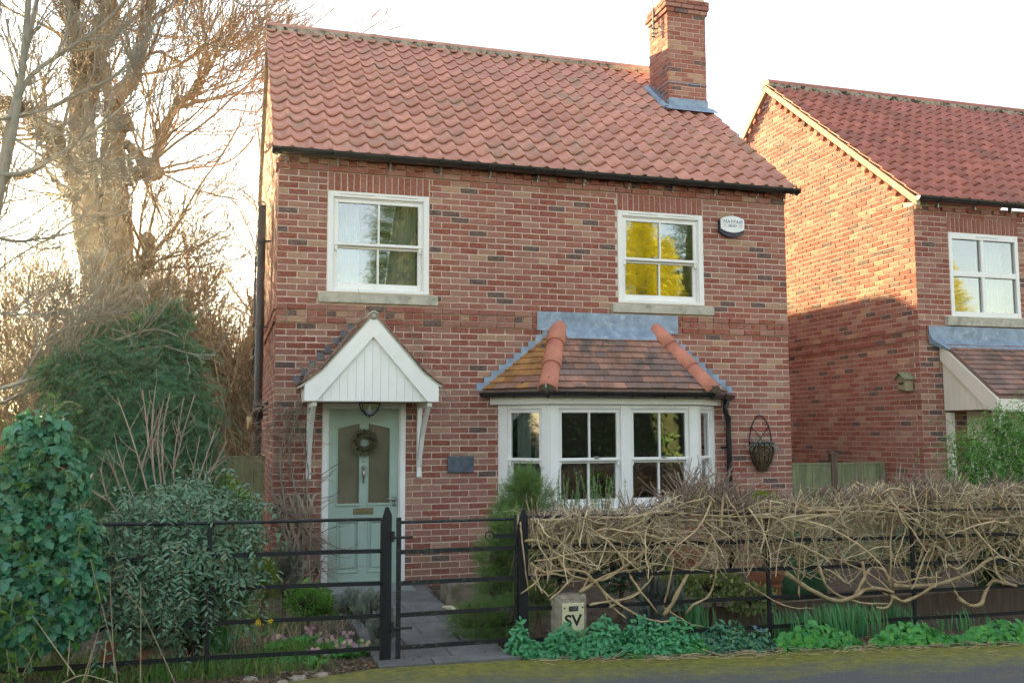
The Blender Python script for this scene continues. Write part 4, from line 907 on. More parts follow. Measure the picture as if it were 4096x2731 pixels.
ptext("MAYFAIR", .068, (ac[0], -.0935, ac[2]+.042), AL, "print_blue", "lettering", shear=.22, sx=1.08); ptext("SELBY", .044, (ac[0], -.0935, ac[2]-.012), AL, "print_blue", "lettering", sx=1.15, bold=.0006)
for s in (-1, 1): 
    q = MB(); x = ac[0]+s*.118
    for k in range(4): q.box(x-.02+.011*k, x-.014+.011*k, -.0932, -.0925, ac[2]-.032+.004*(k % 2), ac[2]+.006)
    q.box(x-.022, x+.022, -.0932, -.0925, ac[2]+.008, ac[2]+.012).build("emblem", "mortar", AL)
q = MB(); q.cbox(2.012, 2.332, -.030, -.0125, 1.333, 1.53, .004); tag(q.build("wall_plaque", "slate"), "blank dark slate plaque on the brick wall beside the door", "plaque")
# wall basket
WB = thing("wall_basket", "black wire half basket with coir liner and dead stems on the wall", "hanging basket", (6.235, 0, 1.3)); bxc, bz = 6.235, 1.66
q = MB(); half_ = lambda r, z, n=11: [(bxc+r*math.cos(t), -.02-r*.95*math.sin(t), z) for t in np.linspace(0, math.pi, n)]
q.tube(half_(.165, bz), .008, 5).tube([(bxc-.165, -.02, bz), (bxc+.165, -.02, bz)], .008, 5).tube(half_(.168, bz-.05), .006, 5)
for t in np.linspace(0.0, math.pi, 8): q.tube([(bxc+.165*math.cos(t)*s, -.02-.157*math.sin(t)*s, z) for s, z in ((1, bz), (1, bz-.12), (.8, bz-.24), (.35, bz-.35), (.1, bz-.37))], .0065, 5)
q.tube([(bxc-.165, -.018, bz)]+[(bxc-.165*math.cos(t)*(1-.2*math.sin(t)), -.018, bz+.36*math.sin(t)**.8) for t in np.linspace(.15, math.pi-.15, 13)]+[(bxc+.165, -.018, bz)], .0075, 5)
q.tube([(bxc-.13, -.018, bz+.22), (bxc+.05, -.02, bz+.0)], .005, 5).tube([(bxc+.13, -.018, bz+.22), (bxc-.05, -.021, bz+.0)], .005, 5); q.build("wire_frame", "iron_black", WB)
q = MB(); q.lathe((bxc, -.02, bz), [(.15, -.02), (.152, -.12), (.125, -.23), (.06, -.345), (.01, -.375)], 14, math.pi, 2*math.pi); ln_ = q.build("coir_liner", "coir", WB)
n = 900; t = RNG.uniform(math.pi, 2*math.pi, n); s = RNG.uniform(0, 1, n); rr = np.interp(s, [0, .3, .6, 1], [.152, .152, .125, .05]); Pn = np.stack([bxc+rr*np.cos(t), -.02+rr*np.sin(t), bz-.03-.34*s], 1)
V, F = scatter('needle', Pn, rnd3(n)+np.stack([np.cos(t), np.sin(t), -.6+0*t], 1), rnd3(n), .05, .004); link("coir_fibres", npmesh("coir_fibres", V, [F]), "coir", WB, kind="stuff")
Pst = np.repeat(np.array([[bxc-.05, -.08, bz-.02]]), 30, 0)+RNG.normal(0, .03, (30, 3))*np.array([2, .8, .2]); S_ = np.zeros((30, 6, 3)); S_[:, 0] = Pst; d = norm(rnd3(30)*np.array([1, .5, .3])+np.array([0, -.3, .6]))
for k in range(1, 6): d = norm(d+np.array([0, 0, -.35])+.3*rnd3(30)); S_[:, k] = S_[:, k-1]+d*.045
V, F = tubes(S_, np.full((30, 6), .004), 4); link("dead_stems", npmesh("dead_stems", V, [F]), "silver_leaf", WB)
# tv aerial on the chimney
ap = np.array([6.02, 2.55, 8.15]); AE = thing("tv_aerial", "slim tv aerial pole bracketed to the chimney", "aerial", ap)
MB().tube([ap, ap+np.array([0, 0, 1.7])], .011, 6).build("pole", "steel", AE); q = MB()
for z in (.06, .12, .2): q.box(ap[0]-.04, ap[0]+.05, ap[1]-.012, ap[1]+.012, ap[2]+z, ap[2]+z+.012)
q.tube([ap+np.array([0, 0, .14]), ap+np.array([.03, .02, .25]), ap+np.array([.02, .02, .36])], .006, 5); q.build("bracket", "iron_worn", AE)
for i in range(6):
    z = ap[2]+.75+i*.14; MB().tube([(ap[0]-.12, ap[1], z), (ap[0]+.12, ap[1], z)], .004, 5).build("element", "steel", AE)
# pipes and lamp on the left gable
def vpipe(x, y, z1, r, lab, terminal=True, mat="pipe_brown"):
    t = thing("soil_pipe", lab, "pipe", (x, y, 0)); MB().tube([(x, y, 0), (x, y, z1)], r, 14).build("pipe", mat, t, smooth=True)
    for z in np.arange(.9, z1-.3, 1.15):
        MB().tube([(x, y, z-.02), (x, y, z+.02)], r+.008, 14).box(x, .0, y-.012, y+.012, z-.012, z+.012).build("pipe_clip", mat, t)
    if terminal:
        q = MB()
        for k in range(8): a = k*math.pi/4; q.tube([(x+r*math.cos(a), y+r*math.sin(a), z1), (x+r*.8*math.cos(a), y+r*.8*math.sin(a), z1+.04), (x, y, z1+.07)], .004, 4)
        q.build("bird_guard", mat, t)
    return t
sp = vpipe(-.125, 1.75, 4.82, .055, "tall brown soil pipe with bird guard on the left gable wall")
q = MB(); q.tube([(-.125, 1.75, 2.0), (-.125, 1.75, 2.16)], .068, 12).tube([(-.125, 1.75, 1.98), (-.125, 1.62, 2.02), (-.07, 1.56, 2.16), (0, 1.55, 2.2)], .024, 8).tube([(-.125, 1.75, 1.86), (-.14, 1.9, 1.95), (-.06, 1.95, 2.1), (0, 1.95, 2.12)], .024, 8).build("waste_branch", "gutter_black", sp, smooth=True)
rp = vpipe(-.10, 4.6, 4.55, .04, "thin dark rainwater pipe behind the soil pipe on the left gable", False, "gutter_black")
MB().tube([(-.10, 4.6, 4.5), (-.10, 4.6, 4.62)], .05, 10).tube([(-.10, 4.6, 4.6), (-.02, 4.6, 4.75)], .04, 10).build("elbow", "gutter_black", rp)
wlp = onX(1003, 1700, -.22); WLt = thing("wall_lamp", "small brass bulkhead lamp on a bracket on the left gable", "lamp", wlp)
q = MB(); q.lathe(tuple(wlp), [(.02, .12), (.05, .10), (.055, .06), (.055, .05)], 10).tube([wlp+np.array([0, 0, .12]), wlp+np.array([0.04, 0, .2]), wlp+np.array([.12, 0, .22]), wlp+np.array([.215, 0, .18])], .012, 6); q.build("bracket", "brass_dull", WLt)
q = MB(); q.lathe(tuple(wlp), [(.05, .05), (.052, -.04), (.03, -.08), (.002, -.085)], 10).build("lamp_glass", "brass_dull", WLt, smooth=True)

# ================================================================ neighbour house
NX, NRY = 8.83, 3.65
NB = thing("brick_house", "second red brick house standing behind the garden hedge with sunlit gable", "house", (NX+3.4, NRY, 0))
NW = 6.8; NFR = ((NX, 0, 0), (1, 0, 0), (0, -1, 0)); NG = ((NX, 0, 0), (0, 1, 0), (-1, 0, 0)); ND = 2*NRY
NSL = (8.06-5.10)/(NRY+.12)
def nzroof(y): return 5.10+NSL*(y+.12) if y < NRY else 5.10+NSL*(2*NRY-y+.12)
NWn = (.575, 1.815, 3.435, 4.66); ns = (.50, 1.86, 4.66, 4.885); nsl = (.46, 2.0, 3.30, 3.435)
m = MB(NFR); wall_cells(m, 0, NW, -.2, 5.05, [NWn], 0, .26); nwall = m.build("wall", "mortar", NB)
lst = bricklist(NW, range(-1, 68), [NWn, (NWn[0], NWn[1], 4.66, 4.885), nsl], dent=(-1,), band=(22, 24), head=(23,)); lst = [b for b in lst if b[0] < 3.2]
build_bricks(lst, NFR, nwall, 110, lambda u, z: u < 1.9 and 1.6 < z < 4.8 and not (u > .3 and z < 3.3), depthf=lambda b: .09 if b[0] < .01 else .045)
for i in range(17):
    a = NWn[0]-.02+(1.28)*i/17; q = MB(NFR); q.cbox(a+.0065, a+1.28/17-.0065, -.009, .04, 4.668, 4.878, .005); q.build("soldier_brick", "brick_red", nwall)
ng = gable(NB, NX+.0005, ND, -1, NRY, nzroof)
def nclip(z):
    if z < 5.02: return (0, ND)
    t = (z-5.10)/NSL-.12+.16; return (max(0, t), min(ND, ND-t))
gb = [b for b in bricklist(ND, range(-42, 68), [], phase=.5, band=(22, 24), clip=nclip, start=cstart) if b[1]-b[0] > .04]
build_bricks(gb, NG, ng, 190, lambda u, z: u < 2.9 and 1.5 < z < 4.9)
cn = MB()
for r in range(-1, 68):
    z0, z1 = (65-r)*.075+.005, (66-r)*.075-.005; d = .094 if r % 2 else .218; pr = .030 if r in (22, 24) else .006
    cn.box(NX-pr, NX+.004, .004, d, z0, z1, .001)
cn.build("quoin_bricks", "brick_multi", ng, kind="stuff")
MB().box(NX+NW-.25, NX+NW, 0.27, ND, -.2, 5.05).box(NX+.26, NX+NW, ND-.25, ND, -.2, 5.05).build("rear_wall", "brick_red", NB)
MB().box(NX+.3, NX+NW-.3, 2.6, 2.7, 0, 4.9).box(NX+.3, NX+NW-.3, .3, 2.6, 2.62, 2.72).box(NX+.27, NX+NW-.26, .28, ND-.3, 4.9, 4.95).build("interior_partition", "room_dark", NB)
nroof = slope_sheet(NB, NX-.045, NX+NW+.045, "roof", "pantile_b", -.12, 5.10, NRY, 8.06)
tile_roof(nroof, NX-.07, 31, PT, 15, -.17, nzroof(-.17)+.004, math.atan(NSL), math.hypot(NRY+.16, NSL*(NRY+.16))-.10, 285, "pantile_b", lambda l, r, q: True)
for i in range(17):
    a = NX-.06+i*rl; q = MB(); pr = [(math.cos(math.pi*k/8)*.125, math.sin(math.pi*k/8)*.115) for k in range(9)]
    q.add([(a+.003, NRY+y, 8.075+z) for y, z in pr]+[(a+rl-.003, NRY+y, 8.075+z) for y, z in pr]+[(a+.003, NRY+y*.85, 8.075+z*.85) for y, z in pr], [(k, k+9, k+10, k+1) for k in range(8)]+[(k, k+1, k+19, k+18) for k in range(8)]).build("ridge_tile", "pantile_b", nroof, smooth=True)
q = MB(); q.add([(NX-.061, NRY+math.cos(math.pi*k/8)*.125, 8.075+math.sin(math.pi*k/8)*.115) for k in range(9)], [tuple(range(9))]).build("ridge_end", "verge_mortar", nroof)
MB().box(NX-.05, NX+NW, NRY-.135, NRY+.135, 7.97, 8.09).build("ridge_mortar", "mortar_moss", nroof)
mo = MB()
for i in range(170):
    a = NX+random.uniform(0, NW); r_ = random.uniform(.006, .022); mo.lathe((a, NRY-.16+random.uniform(-.03, .02), 8.0+random.uniform(-.03, .03)), [(r_, -r_*.3), (r_*.8, r_*.4), (.001, r_*.7)], 6)
mo.build("moss_tufts", "moss", nroof, kind="stuff")
q = MB()
for ya, yb in ((-.14, NRY), (NRY, ND+.14)):
    q.add([(x, y, nzroof(y)+dz) for x in (NX-.066, NX+.0) for y in (ya, yb) for dz in (-.10, .012)], [(0, 1, 3, 2), (4, 6, 7, 5), (0, 2, 6, 4), (1, 5, 7, 3), (0, 4, 5, 1), (2, 3, 7, 6)])
q.build("verge", "verge_mortar", nroof)
for side in (0, 1):         # raking dentil course under the verge
    n = 20
    for i in range(n):
        y = .16+i*(NRY-.25)/n; y = y if side == 0 else ND-y; z = nzroof(y)-.175; q = MB(); s = .048; a = math.atan(NSL)*(1 if side == 0 else -1); c_, s_ = math.cos(a), math.sin(a)
        pts = [(-s, -s*.8), (s, -s*.8), (s, s*.8), (-s, s*.8)]; q.add([(X_, y+u*c_-v*s_, z+u*s_+v*c_) for X_ in (NX-.055, NX-.0) for u, v in pts], [(0, 1, 2, 3), (0, 4, 5, 1), (1, 5, 6, 2), (2, 6, 7, 3), (3, 7, 4, 0)]); q.build("dentil_brick", "brick_multi", ng)
    q = MB(); ya, yb = (.0, NRY) if side == 0 else (NRY, ND)
    q.add([(x, y, nzroof(y)+dz) for x in (NX-.036, NX+.0) for y in (ya, yb) for dz in (-.13, -.098)], [(0, 1, 3, 2), (4, 6, 7, 5), (0, 2, 6, 4), (1, 5, 7, 3), (0, 4, 5, 1), (2, 3, 7, 6)]); q.build("rake_course", "brick_multi", ng)
MB().box(NX-.02, NX+NW, -.10, -.048, 5.07, 5.135).build("eaves_gap_block", "gutter_black", NB)  # added dark strip, keeps sky from showing behind the neighbour's gutter
ngut = half_gutter([(NX-.06, -.165, 5.115), (NX+NW+.1, -.165, 5.10)], .062, "gutter", NB)
for x in (.3, .95, 1.6, 2.3, 3.0): 
    MB().tube([(NX+x, -.165-.066*math.cos(t), 5.11-.066*math.sin(t)) for t in np.linspace(0, math.pi, 9)], .007, 4).build("gutter_clip", "gutter_black", ngut); MB().box(NX+x+.045, NX+x+.06, -.09, -.03, 4.99, 5.08).build("gutter_bracket", "steel", ngut)
MB().add([(NX-.063, -.165+.06*math.cos(t), 5.114+.06*math.sin(t)) for t in np.linspace(math.pi, 2*math.pi, 9)], [tuple(range(9))]).build("gutter_end", "white_paint", ngut)
f = MB(NFR); x0, x1, z0, z1 = NWn; jw = .062; xm, zm = (x0+x1)/2-.03, 4.06
f.cbox(x0, x0+jw, -.012, .09, z0, z1, .006).cbox(x1-jw, x1, -.012, .09, z0, z1, .006).cbox(x0+jw, x1-jw, -.011, .09, z1-jw-.03, z1, .006).cbox(x0+jw, x1-jw, -.011, .09, z0, z0+.075, .006).cbox(x0+jw, x1-jw, -.011, .09, zm-.04, zm+.04, .006).cbox(xm-.03, xm+.03, -.009, .09, zm+.04, z1-jw-.03, .006).cbox(xm-.03, xm+.03, -.009, .09, z0+.075, zm-.04, .006)
nwn = f.build("window", "white_upvc", NB)
for a, b in ((x0+jw, xm-.03), (xm+.03, x1-jw)):
    for c, d in ((z0+.075, zm-.04), (zm+.04, z1-jw-.03)): MB(NFR).add([(a, .03, c), (b, .03, c), (b, .03, d), (a, .03, d)], [(0, 1, 2, 3)]).build("pane", "glass", nwn)
MB(NFR).cbox(xm-.10, xm+.28, -.024, -.010, z1-.05, z1-.035, .003).build("trickle_vent", "white_upvc", nwn)
MB(NFR).cbox(.46, 2.0, -.06, .05, 3.30, 3.433, .006).build("sill", "stone_sill", nwn)
curtain(NFR, 1.28, 1.75, 3.5, 4.6, .25, nwn, folds=5)
# lean-to porch roof
PX0, PX1, PY = .36, 3.4, -1.0
pB0, pB1, pT0, pT1 = (NX+PX0, PY, 2.27), (NX+PX1, PY, 2.27), (NX+PX0, -.02, 3.06), (NX+PX1, -.02, 3.06)
pr_ = MB(); pr_.add([pB0, pB1, pT1, pT0]+[tuple(np.array(p)-np.array([0, 0, .05])) for p in (pB0, pB1, pT1, pT0)], [(0, 1, 2, 3), (7, 6, 5, 4), (0, 4, 5, 1), (1, 5, 6, 2), (3, 7, 4, 0)]); nporch = pr_.build("porch_roof", "plain_tile_dark", NB)
plain_tiles(nporch, pB0, pB1, pT0, pT1, 11, .165, lambda r, x: "plain_tile_dark" if random.random() < (.9 if r < 8 else .3) else "plain_tile")
q = MB(NFR); q.box(.14, 3.4, -.038, -.032, 3.03, 3.285); q.add([(.16, -.02, 3.12), (3.4, -.02, 3.12), (3.4, -.20, 2.94), (.33, -.20, 2.94)], [(0, 1, 2, 3)]); q.add([(.14, -.02, 3.27), (.16, -.06, 3.1), (.33, -.2, 2.94), (.20, -.02, 3.0)], [(0, 1, 2, 3)]); q.build("lead_flashing", "lead", nporch)
bx = NX+PX0-.02; q = MB(); q.add([(x, y, z) for x in (bx-.02, bx+.015) for y, z in ((-.02, 3.03), (PY-.03, 2.225), (PY-.03, 2.06), (-.87, 2.08), (-.02, 2.80))], [(0, 1, 2, 3, 4), (9, 8, 7, 6, 5)]+[(i, i+5, (i+1) % 5+5, (i+1) % 5) for i in range(5)]); q.build("bargeboard", "cream_paint", nporch)
for i in range(8):
    ya = -.02-i*.1; yb = ya-.096; zt_ = lambda y: 2.86+(y+.02)*.84; MB().add([(bx+dx, y, z) for dx in (0.022, .034) for y, z in ((ya, 2.09), (yb, 2.09), (yb, max(2.1, zt_(yb))), (ya, max(2.1, zt_(ya))))], [(0, 1, 2, 3), (7, 6, 5, 4), (0, 4, 5, 1), (1, 5, 6, 2), (3, 7, 4, 0)]).build("plank", "cream_paint", nporch)
MB().box(NX+PX0-.01, NX+PX1, PY-.03, PY-.0, 2.06, 2.225).build("fascia", "cream_paint", nporch)
MB().box(NX+PX0+.02, NX+PX0+.12, PY+.02, PY+.12, 0, 2.06).box(NX+PX0+.02, NX+PX0+.10, -.10, -.012, 0, 2.06).build("post", "cream_paint", nporch)
MB(NFR).cbox(.75, 1.75, -.014, .0, .05, 2.08, .005).build("door", "cream_paint", NB)
# bird box
bb = onX(3618, 1530, NX-.10); by, bz_ = bb[1], bb[2]; BX = thing("bird_box", "small weathered wooden bird box on the neighbouring gable wall", "bird box", (NX-.1, by, bz_-.1))
MB().box(NX-.16, NX-.012, by-.075, by+.075, bz_-.12, bz_+.06).build("box_body", "timber_pale", BX)
q = MB()
for s in (-1, 1): q.add([(x, y, z) for x in (NX-.20, NX-.012) for y, z in ((by, bz_+.135), (by+s*.115, bz_+.04), (by+s*.115, bz_+.055), (by, bz_+.152))], [(0, 1, 2, 3), (7, 6, 5, 4), (0, 4, 5, 1), (1, 5, 6, 2), (2, 6, 7, 3)])
q.build("box_roof", "timber_green", BX); MB().prism([(0, 0)]*3, 0, 0) if False else None
MB().add([(NX-.161, by-.07, bz_+.06), (NX-.161, by+.07, bz_+.06), (NX-.161, by, bz_+.12)], [(0, 1, 2)]).box(NX-.22, NX-.16, by-.06, by+.06, bz_-.10, bz_-.085).build("box_front", "timber_pale", BX)
MB().box(NX-.163, NX-.159, by-.05, by+.05, bz_-.03, bz_+.0).build("entrance_slot", "print_black", BX)
# unseen house, added and shaped so its ridge shades the neighbouring gable
RH = thing("shadow_caster_house", "unseen brick house added behind the main house to shade the neighbouring gable", "house", (5.9, 19, 0))
MB().box(4.4, 7.4, 14, 25, -.2, 4.7).build("wall", "brick_red", RH)
MB().add([(x, y, z) for y in (13.8, 25.2) for x, z in ((4.2, 4.51), (5.9, 6.41), (7.6, 4.51))], [(0, 1, 4, 3), (1, 2, 5, 4), (0, 2, 1), (3, 4, 5), (0, 3, 5, 2)]).build("roof", "pantile_b", RH)

# ================================================================ estate railing and gate
FY = -3.62
def fpost(x, y, h, name, lab, cat="post", w=.042):
    g = gz(x); q = MB(); t = g+h
    q.prism([(x-w, g-.05), (x+w, g-.05), (x+w, t-.06), (x+w*.35, t), (x-w*.2, t), (x-w, t-.12)], y-.008, y+.008)
    q.box(x-w-.001, x-w+.010, y-.03, y+.0275, g-.05, t-.125); q.box(x+w-.010, x+w+.001, y+.009, y+.03, g-.05, t-.07)
    return tag(q.build(name, "iron_black"), lab, cat)
fpost(.700, FY, 1.20, "gate_post", "black iron gate post at the hinge side of the garden gate"); fpost(1.815, FY-.02, 1.17, "gate_post", "black iron gate post at the latch side beside the climber hedge")
RZ = [1.105, .862, .618, .372, .125]
def railing(name, lab, x0, x1, y0, y1, posts, mat="iron_black"):
    t = thing(name, lab, "railing", ((x0+x1)/2, (y0+y1)/2, gz((x0+x1)/2))); Y = lambda x: y0+(y1-y0)*(x-x0)/(x1-x0)
    for i, h in enumerate(RZ):
        xs_ = np.linspace(x0, x1, 8); P = [(x, Y(x)+.002*math.sin(x*5+i), gz(x)+h+.003*math.sin(x*3+i)) for x in xs_]
        if i == 0: MB().tube(P, .0125, 8).build("rail", mat, t, smooth=True)
        else:
            q = MB()
            for a, b in zip(P[:-1], P[1:]): q.add([(p[0], p[1]+dy, p[2]+dz) for p in (a, b) for dy in (-.005, .005) for dz in (-.016, .016)], [(0, 1, 5, 4), (2, 6, 7, 3), (1, 3, 7, 5), (0, 4, 6, 2), (0, 2, 3, 1), (4, 5, 7, 6)])
            q.build("rail", mat, t)
    for x in posts: MB().box(x-.018, x+.018, Y(x)+.006, Y(x)+.022, gz(x)-.05, gz(x)+1.11).build("post", mat, t)
    return t
rlL = railing("estate_railing", "black estate railing running behind the ivy and evergreen bush", -2.6, .66, FY-.06, FY, (-.62, -1.9))
rlR = railing("estate_railing", "black estate railing threaded through the bare climber hedge", 1.86, 8.2, FY-.02, FY-.03, (2.96, 4.08, 5.60, 7.1))
for x, z in ((.662, 1.10), (.662, .86), (.662, .37), (.662, .62)): MB().tube([(x, FY-.03, gz(x)+z), (x, FY+.03, gz(x)+z)], .009, 6).build("bolt", "iron_worn", rlL)
ly = [(np.array(onY(u, v, FY-.068)), s) for u, v, s in ((1036, 2486, .013), (1083, 2483, .010), (1026, 2490, .006))]
for p, s in ly:
    n = 26; Pn = p+RNG.normal(0, s*.8, (n, 3))*np.array([1, .15, .8]); V, F = scatter('disc', Pn, rnd3(n)*np.array([1, .2, 1]), np.tile([0, -1., 0], (n, 1))+.3*rnd3(n), s*.9, s*.9); link("lichen_patch", npmesh("lichen_patch", V, [F]), "lichen", rlL)
GT = thing("garden_gate", "low black iron five-bar garden gate across the path", "gate", (1.28, FY, gz(1.28))); g0 = gz(1.28); gxl, gxr = .800, 1.755
for i, h in enumerate([1.085, .855, .615, .372, .125]):
    if i == 0: MB().tube([(gxl, FY, g0+h), (gxr, FY-.005, g0+h)], .0125, 8).build("rail", "iron_worn", GT, smooth=True)
    else: MB().box(gxl, gxr, FY-.006, FY+.006, g0+h-.017, g0+h+.017).build("rail", "iron_worn", GT)
MB().box(gxl-.018, gxl+.016, FY-.012, FY-.0065, g0+.005, g0+1.125).box(gxl-.018, gxl-.012, FY-.006, FY+.02, g0+.005, g0+1.12).build("stile", "iron_worn", GT); MB().box(gxr-.008, gxr+.008, FY-.014, FY+.014, g0+.03, g0+1.12).build("stile", "iron_worn", GT)
for h in (.97, .275): MB().tube([(.745, FY-.02, g0+h), (.905, FY-.022, g0+h)], .011, 7).tube([(.748, FY-.02, g0+h-.03), (.748, FY-.02, g0+h+.05)], .014, 7).build("hinge", "iron_worn", GT)
lp = np.array(onY(1958, 2142, FY-.02)); q = MB(); q.tube([lp+np.array([.036*math.cos(t), 0, .036*math.sin(t)]) for t in np.linspace(-.9, 4.6, 18)], .0055, 6); q.lathe(tuple(lp), [(.001, .008), (.010, 0), (.001, -.008)], 8); q.box(lp[0]+.03, gxr+.06, lp[1]-.006, lp[1]+.006, lp[2]-.022, lp[2]+.014); q.box(gxr+.012, gxr+.045, lp[1]-.012, lp[1]+.012, lp[2]-.05, lp[2]+.03); q.build("latch", "iron_black", GT)

# ---------------------------------------------------------------- valve marker post
mx0, mx1, my, mz = 2.06, 2.335, -3.74, .505; MK = thing("valve_marker", "short concrete marker post with cream SV plate among the ground cover", "marker post", (2.19, my, gz(2.19)))
q = MB(); b = gz(2.2)-.1; c_ = .035; dpt = .13
sec = [(mx0, my+dpt), (mx0, my+c_), (mx0+c_*.8, my), (mx1-c_*.5, my), (mx1, my+c_), (mx1, my+dpt)]
n = len(sec); vs_ = [(x, y, b) for x, y in sec]+[(x, y, mz-.03) for x, y in sec]+[(x+(.03 if x < 2.1 else -.012), y*.0+min(max(y, my+.03), my+dpt-.02), mz) for x, y in sec]
q.add(vs_, [(i, (i+1) % n, (i+1) % n+n, i+n) for i in range(n)]+[(i+n, (i+1) % n+n, (i+1) % n+2*n, i+2*n) for i in range(n)]+[tuple(range(2*n, 3*n))]); q.build("post", "concrete", MK)
px0, px1 = mx0+.052, mx1-.035; q = MB(); q.cbox(px0, px1, my-.008, my+.004, .18, mz-.065, .003).build("plate", "sign_cream", MK); pc = (px0+px1)/2
q = MB(); q.cbox(pc-.038, pc+.042, my-.011, my-.006, mz-.128, mz-.088, .001).build("number_panel", "print_black", MK); ptext("100", .042, (pc+.002, my-.0125, mz-.109), MK, "silver_leaf", "number", sx=1.0)
ptext("SV", .125, (pc-.004, my-.010, mz-.205), MK, "print_black", "letters", sx=1.12, bold=.003)
for x in (px0+.018, px1-.014): MB().add([(x+.007*math.cos(t), my-.012, mz-.10+.007*math.sin(t)) for t in np.linspace(0, 2*math.pi, 9)[:-1]]+[(x+.008*math.cos(t), my-.006, mz-.10+.008*math.sin(t)) for t in np.linspace(0, 2*math.pi, 9)[:-1]], [tuple(range(8))]+[(i, i+8, (i+1) % 8+8, (i+1) % 8) for i in range(8)]).build("screw", "twig_dark", MK)

# ---------------------------------------------------------------- timber fences, pergola, trellis
def board_fence(name, lab, x0, x1, y, ztop, bw, mat, posts, capm="timber_green"):
    t = thing(name, lab, "fence", ((x0+x1)/2, y, 0)); x = x0
    while x < x1-.01:
        b = min(x+bw, x1); MB().box(x+.002, b-.002+random.uniform(-.001, .001), y-.008+random.uniform(-.002, .002), y+.010, gz(x)+.02, ztop-.015+random.uniform(-.004, .004)).build("board", mat, t); x = b
    MB().box(x0, x1, y-.02, y+.03, ztop-.012, ztop+.014).build("capping_rail", capm, t); MB().box(x0, x1, y+.011, y+.05, .5, .58).box(x0, x1, y+.011, y+.05, 1.1, 1.18).build("back_rail", mat, t)
    for px, pz, pm in posts:
        MB().box(px-.045, px+.045, y-.035, y+.055, -.1, pz).build("post", pm, t); 
        if pz > ztop+.06: MB().box(px-.06, px+.06, y-.05, y+.07, pz, pz+.018).add([(px-.05, y-.04, pz+.018), (px+.05, y-.04, pz+.018), (px+.05, y+.06, pz+.018), (px-.05, y+.06, pz+.018), (px, y+.01, pz+.045)], [(0, 1, 4), (1, 2, 4), (2, 3, 4), (3, 0, 4)]).build("post_cap", pm, t)
    return t
board_fence("timber_fence", "green stained timber fence between the yew and the house corner", -4.2, -.055, .75, 1.525, .118, "timber_green", ((-2.2, 1.5, "timber_green"), ))
board_fence("timber_fence", "grey green timber side fence in the gap between the two houses", W+.02, NX-.1, .85, 1.335, .108, "timber_green", ((W+.07, 1.47, "timber_brown"), (7.95, 1.47, "timber_brown"), (NX-.06, 1.345, "timber_green")))
PG = thing("pergola", "weathered timber pergola beam behind the side fence", "pergola", (-.6, 8, 0))
MB().box(-1.9, .3, 7.95, 8.05, 2.12, 2.23).build("beam", "timber_pale", PG)
MB().box(-1.2, -1.1, 7.95, 8.05, 0, 2.119).build("post", "timber_pale", PG); MB().add([(x, y, z) for y in (7.97, 8.03) for x, z in ((-1.1, 1.62), (-1.1, 1.74), (-.72, 2.119), (-.60, 2.119))], [(0, 1, 2, 3), (7, 6, 5, 4), (0, 4, 5, 1), (1, 5, 6, 2), (3, 2, 6, 7), (0, 3, 7, 4)]).build("brace", "timber_pale", PG)
TR = thing("trellis", "expanding wooden diamond trellis on the wall left of the door", "trellis", (.27, -.03, 0))
tx0, tx1, tz0, tz1 = .06, .50, .06, 1.12
for s in (-1, 1):
    for i in range(-8, 8):
        xa = tx0+i*.105; pts = []
        k = 2.6
        for z in np.linspace(tz0, tz1, 40):
            x = xa+(z-tz0)/k if s > 0 else xa+.42-(z-tz0)/k
            wdt = .20+.26*(z-tz0)/(tz1-tz0); cxx = .27
            if cxx-wdt/2 <= x <= cxx+wdt/2: pts.append((x, z))
        if len(pts) > 4:
            (xa_, za), (xb_, zb_) = pts[0], pts[-1]; y = -.032 if s > 0 else -.041; MB().add([(x+dx, yy_, z) for x, z in ((xa_, za), (xb_, zb_)) for dx in (-.016, .016) for yy_ in (y-.005, y+.004)], [(0, 1, 5, 4), (2, 6, 7, 3), (0, 4, 6, 2), (1, 3, 7, 5), (0, 2, 3, 1), (4, 5, 7, 6)]).build("lath", "trellis_wood", TR)

# ---------------------------------------------------------------- small hard things in the garden
q = MB(); n = 40; mt = MB()
nx_, ny_ = 46, 18; xs_ = np.linspace(.60, 1.52, nx_); ys_ = np.linspace(-.62, -.10, ny_); zt_ = slab_top(1, -.4)+.018
V = np.array([(x+(RNG.normal(0, .004) if j in (0, ny_-1) else 0), y+(RNG.normal(0, .008) if j == 0 else 0), zt_+RNG.uniform(-.004, .007)) for j, y in enumerate(ys_) for i, x in enumerate(xs_)]); V2 = V[:nx_].copy(); V2[:, 2] = slab_top(1, -.4)
V = np.concatenate([V, V2]); F = np.array([(j*nx_+i, j*nx_+i+1, (j+1)*nx_+i+1, (j+1)*nx_+i) for j in range(ny_-1) for i in range(nx_-1)]+[(ny_*nx_+i, ny_*nx_+i+1, i+1, i) for i in range(nx_-1)])
tag(link("doormat", npmesh("doormat", V, [F]), "mat_grey"), "pale grey rope doormat on the slabs before the front door", "doormat")
q = MB(); a, b, y0, y1, h = 1.70, 2.45, -1.42, -1.02, .27
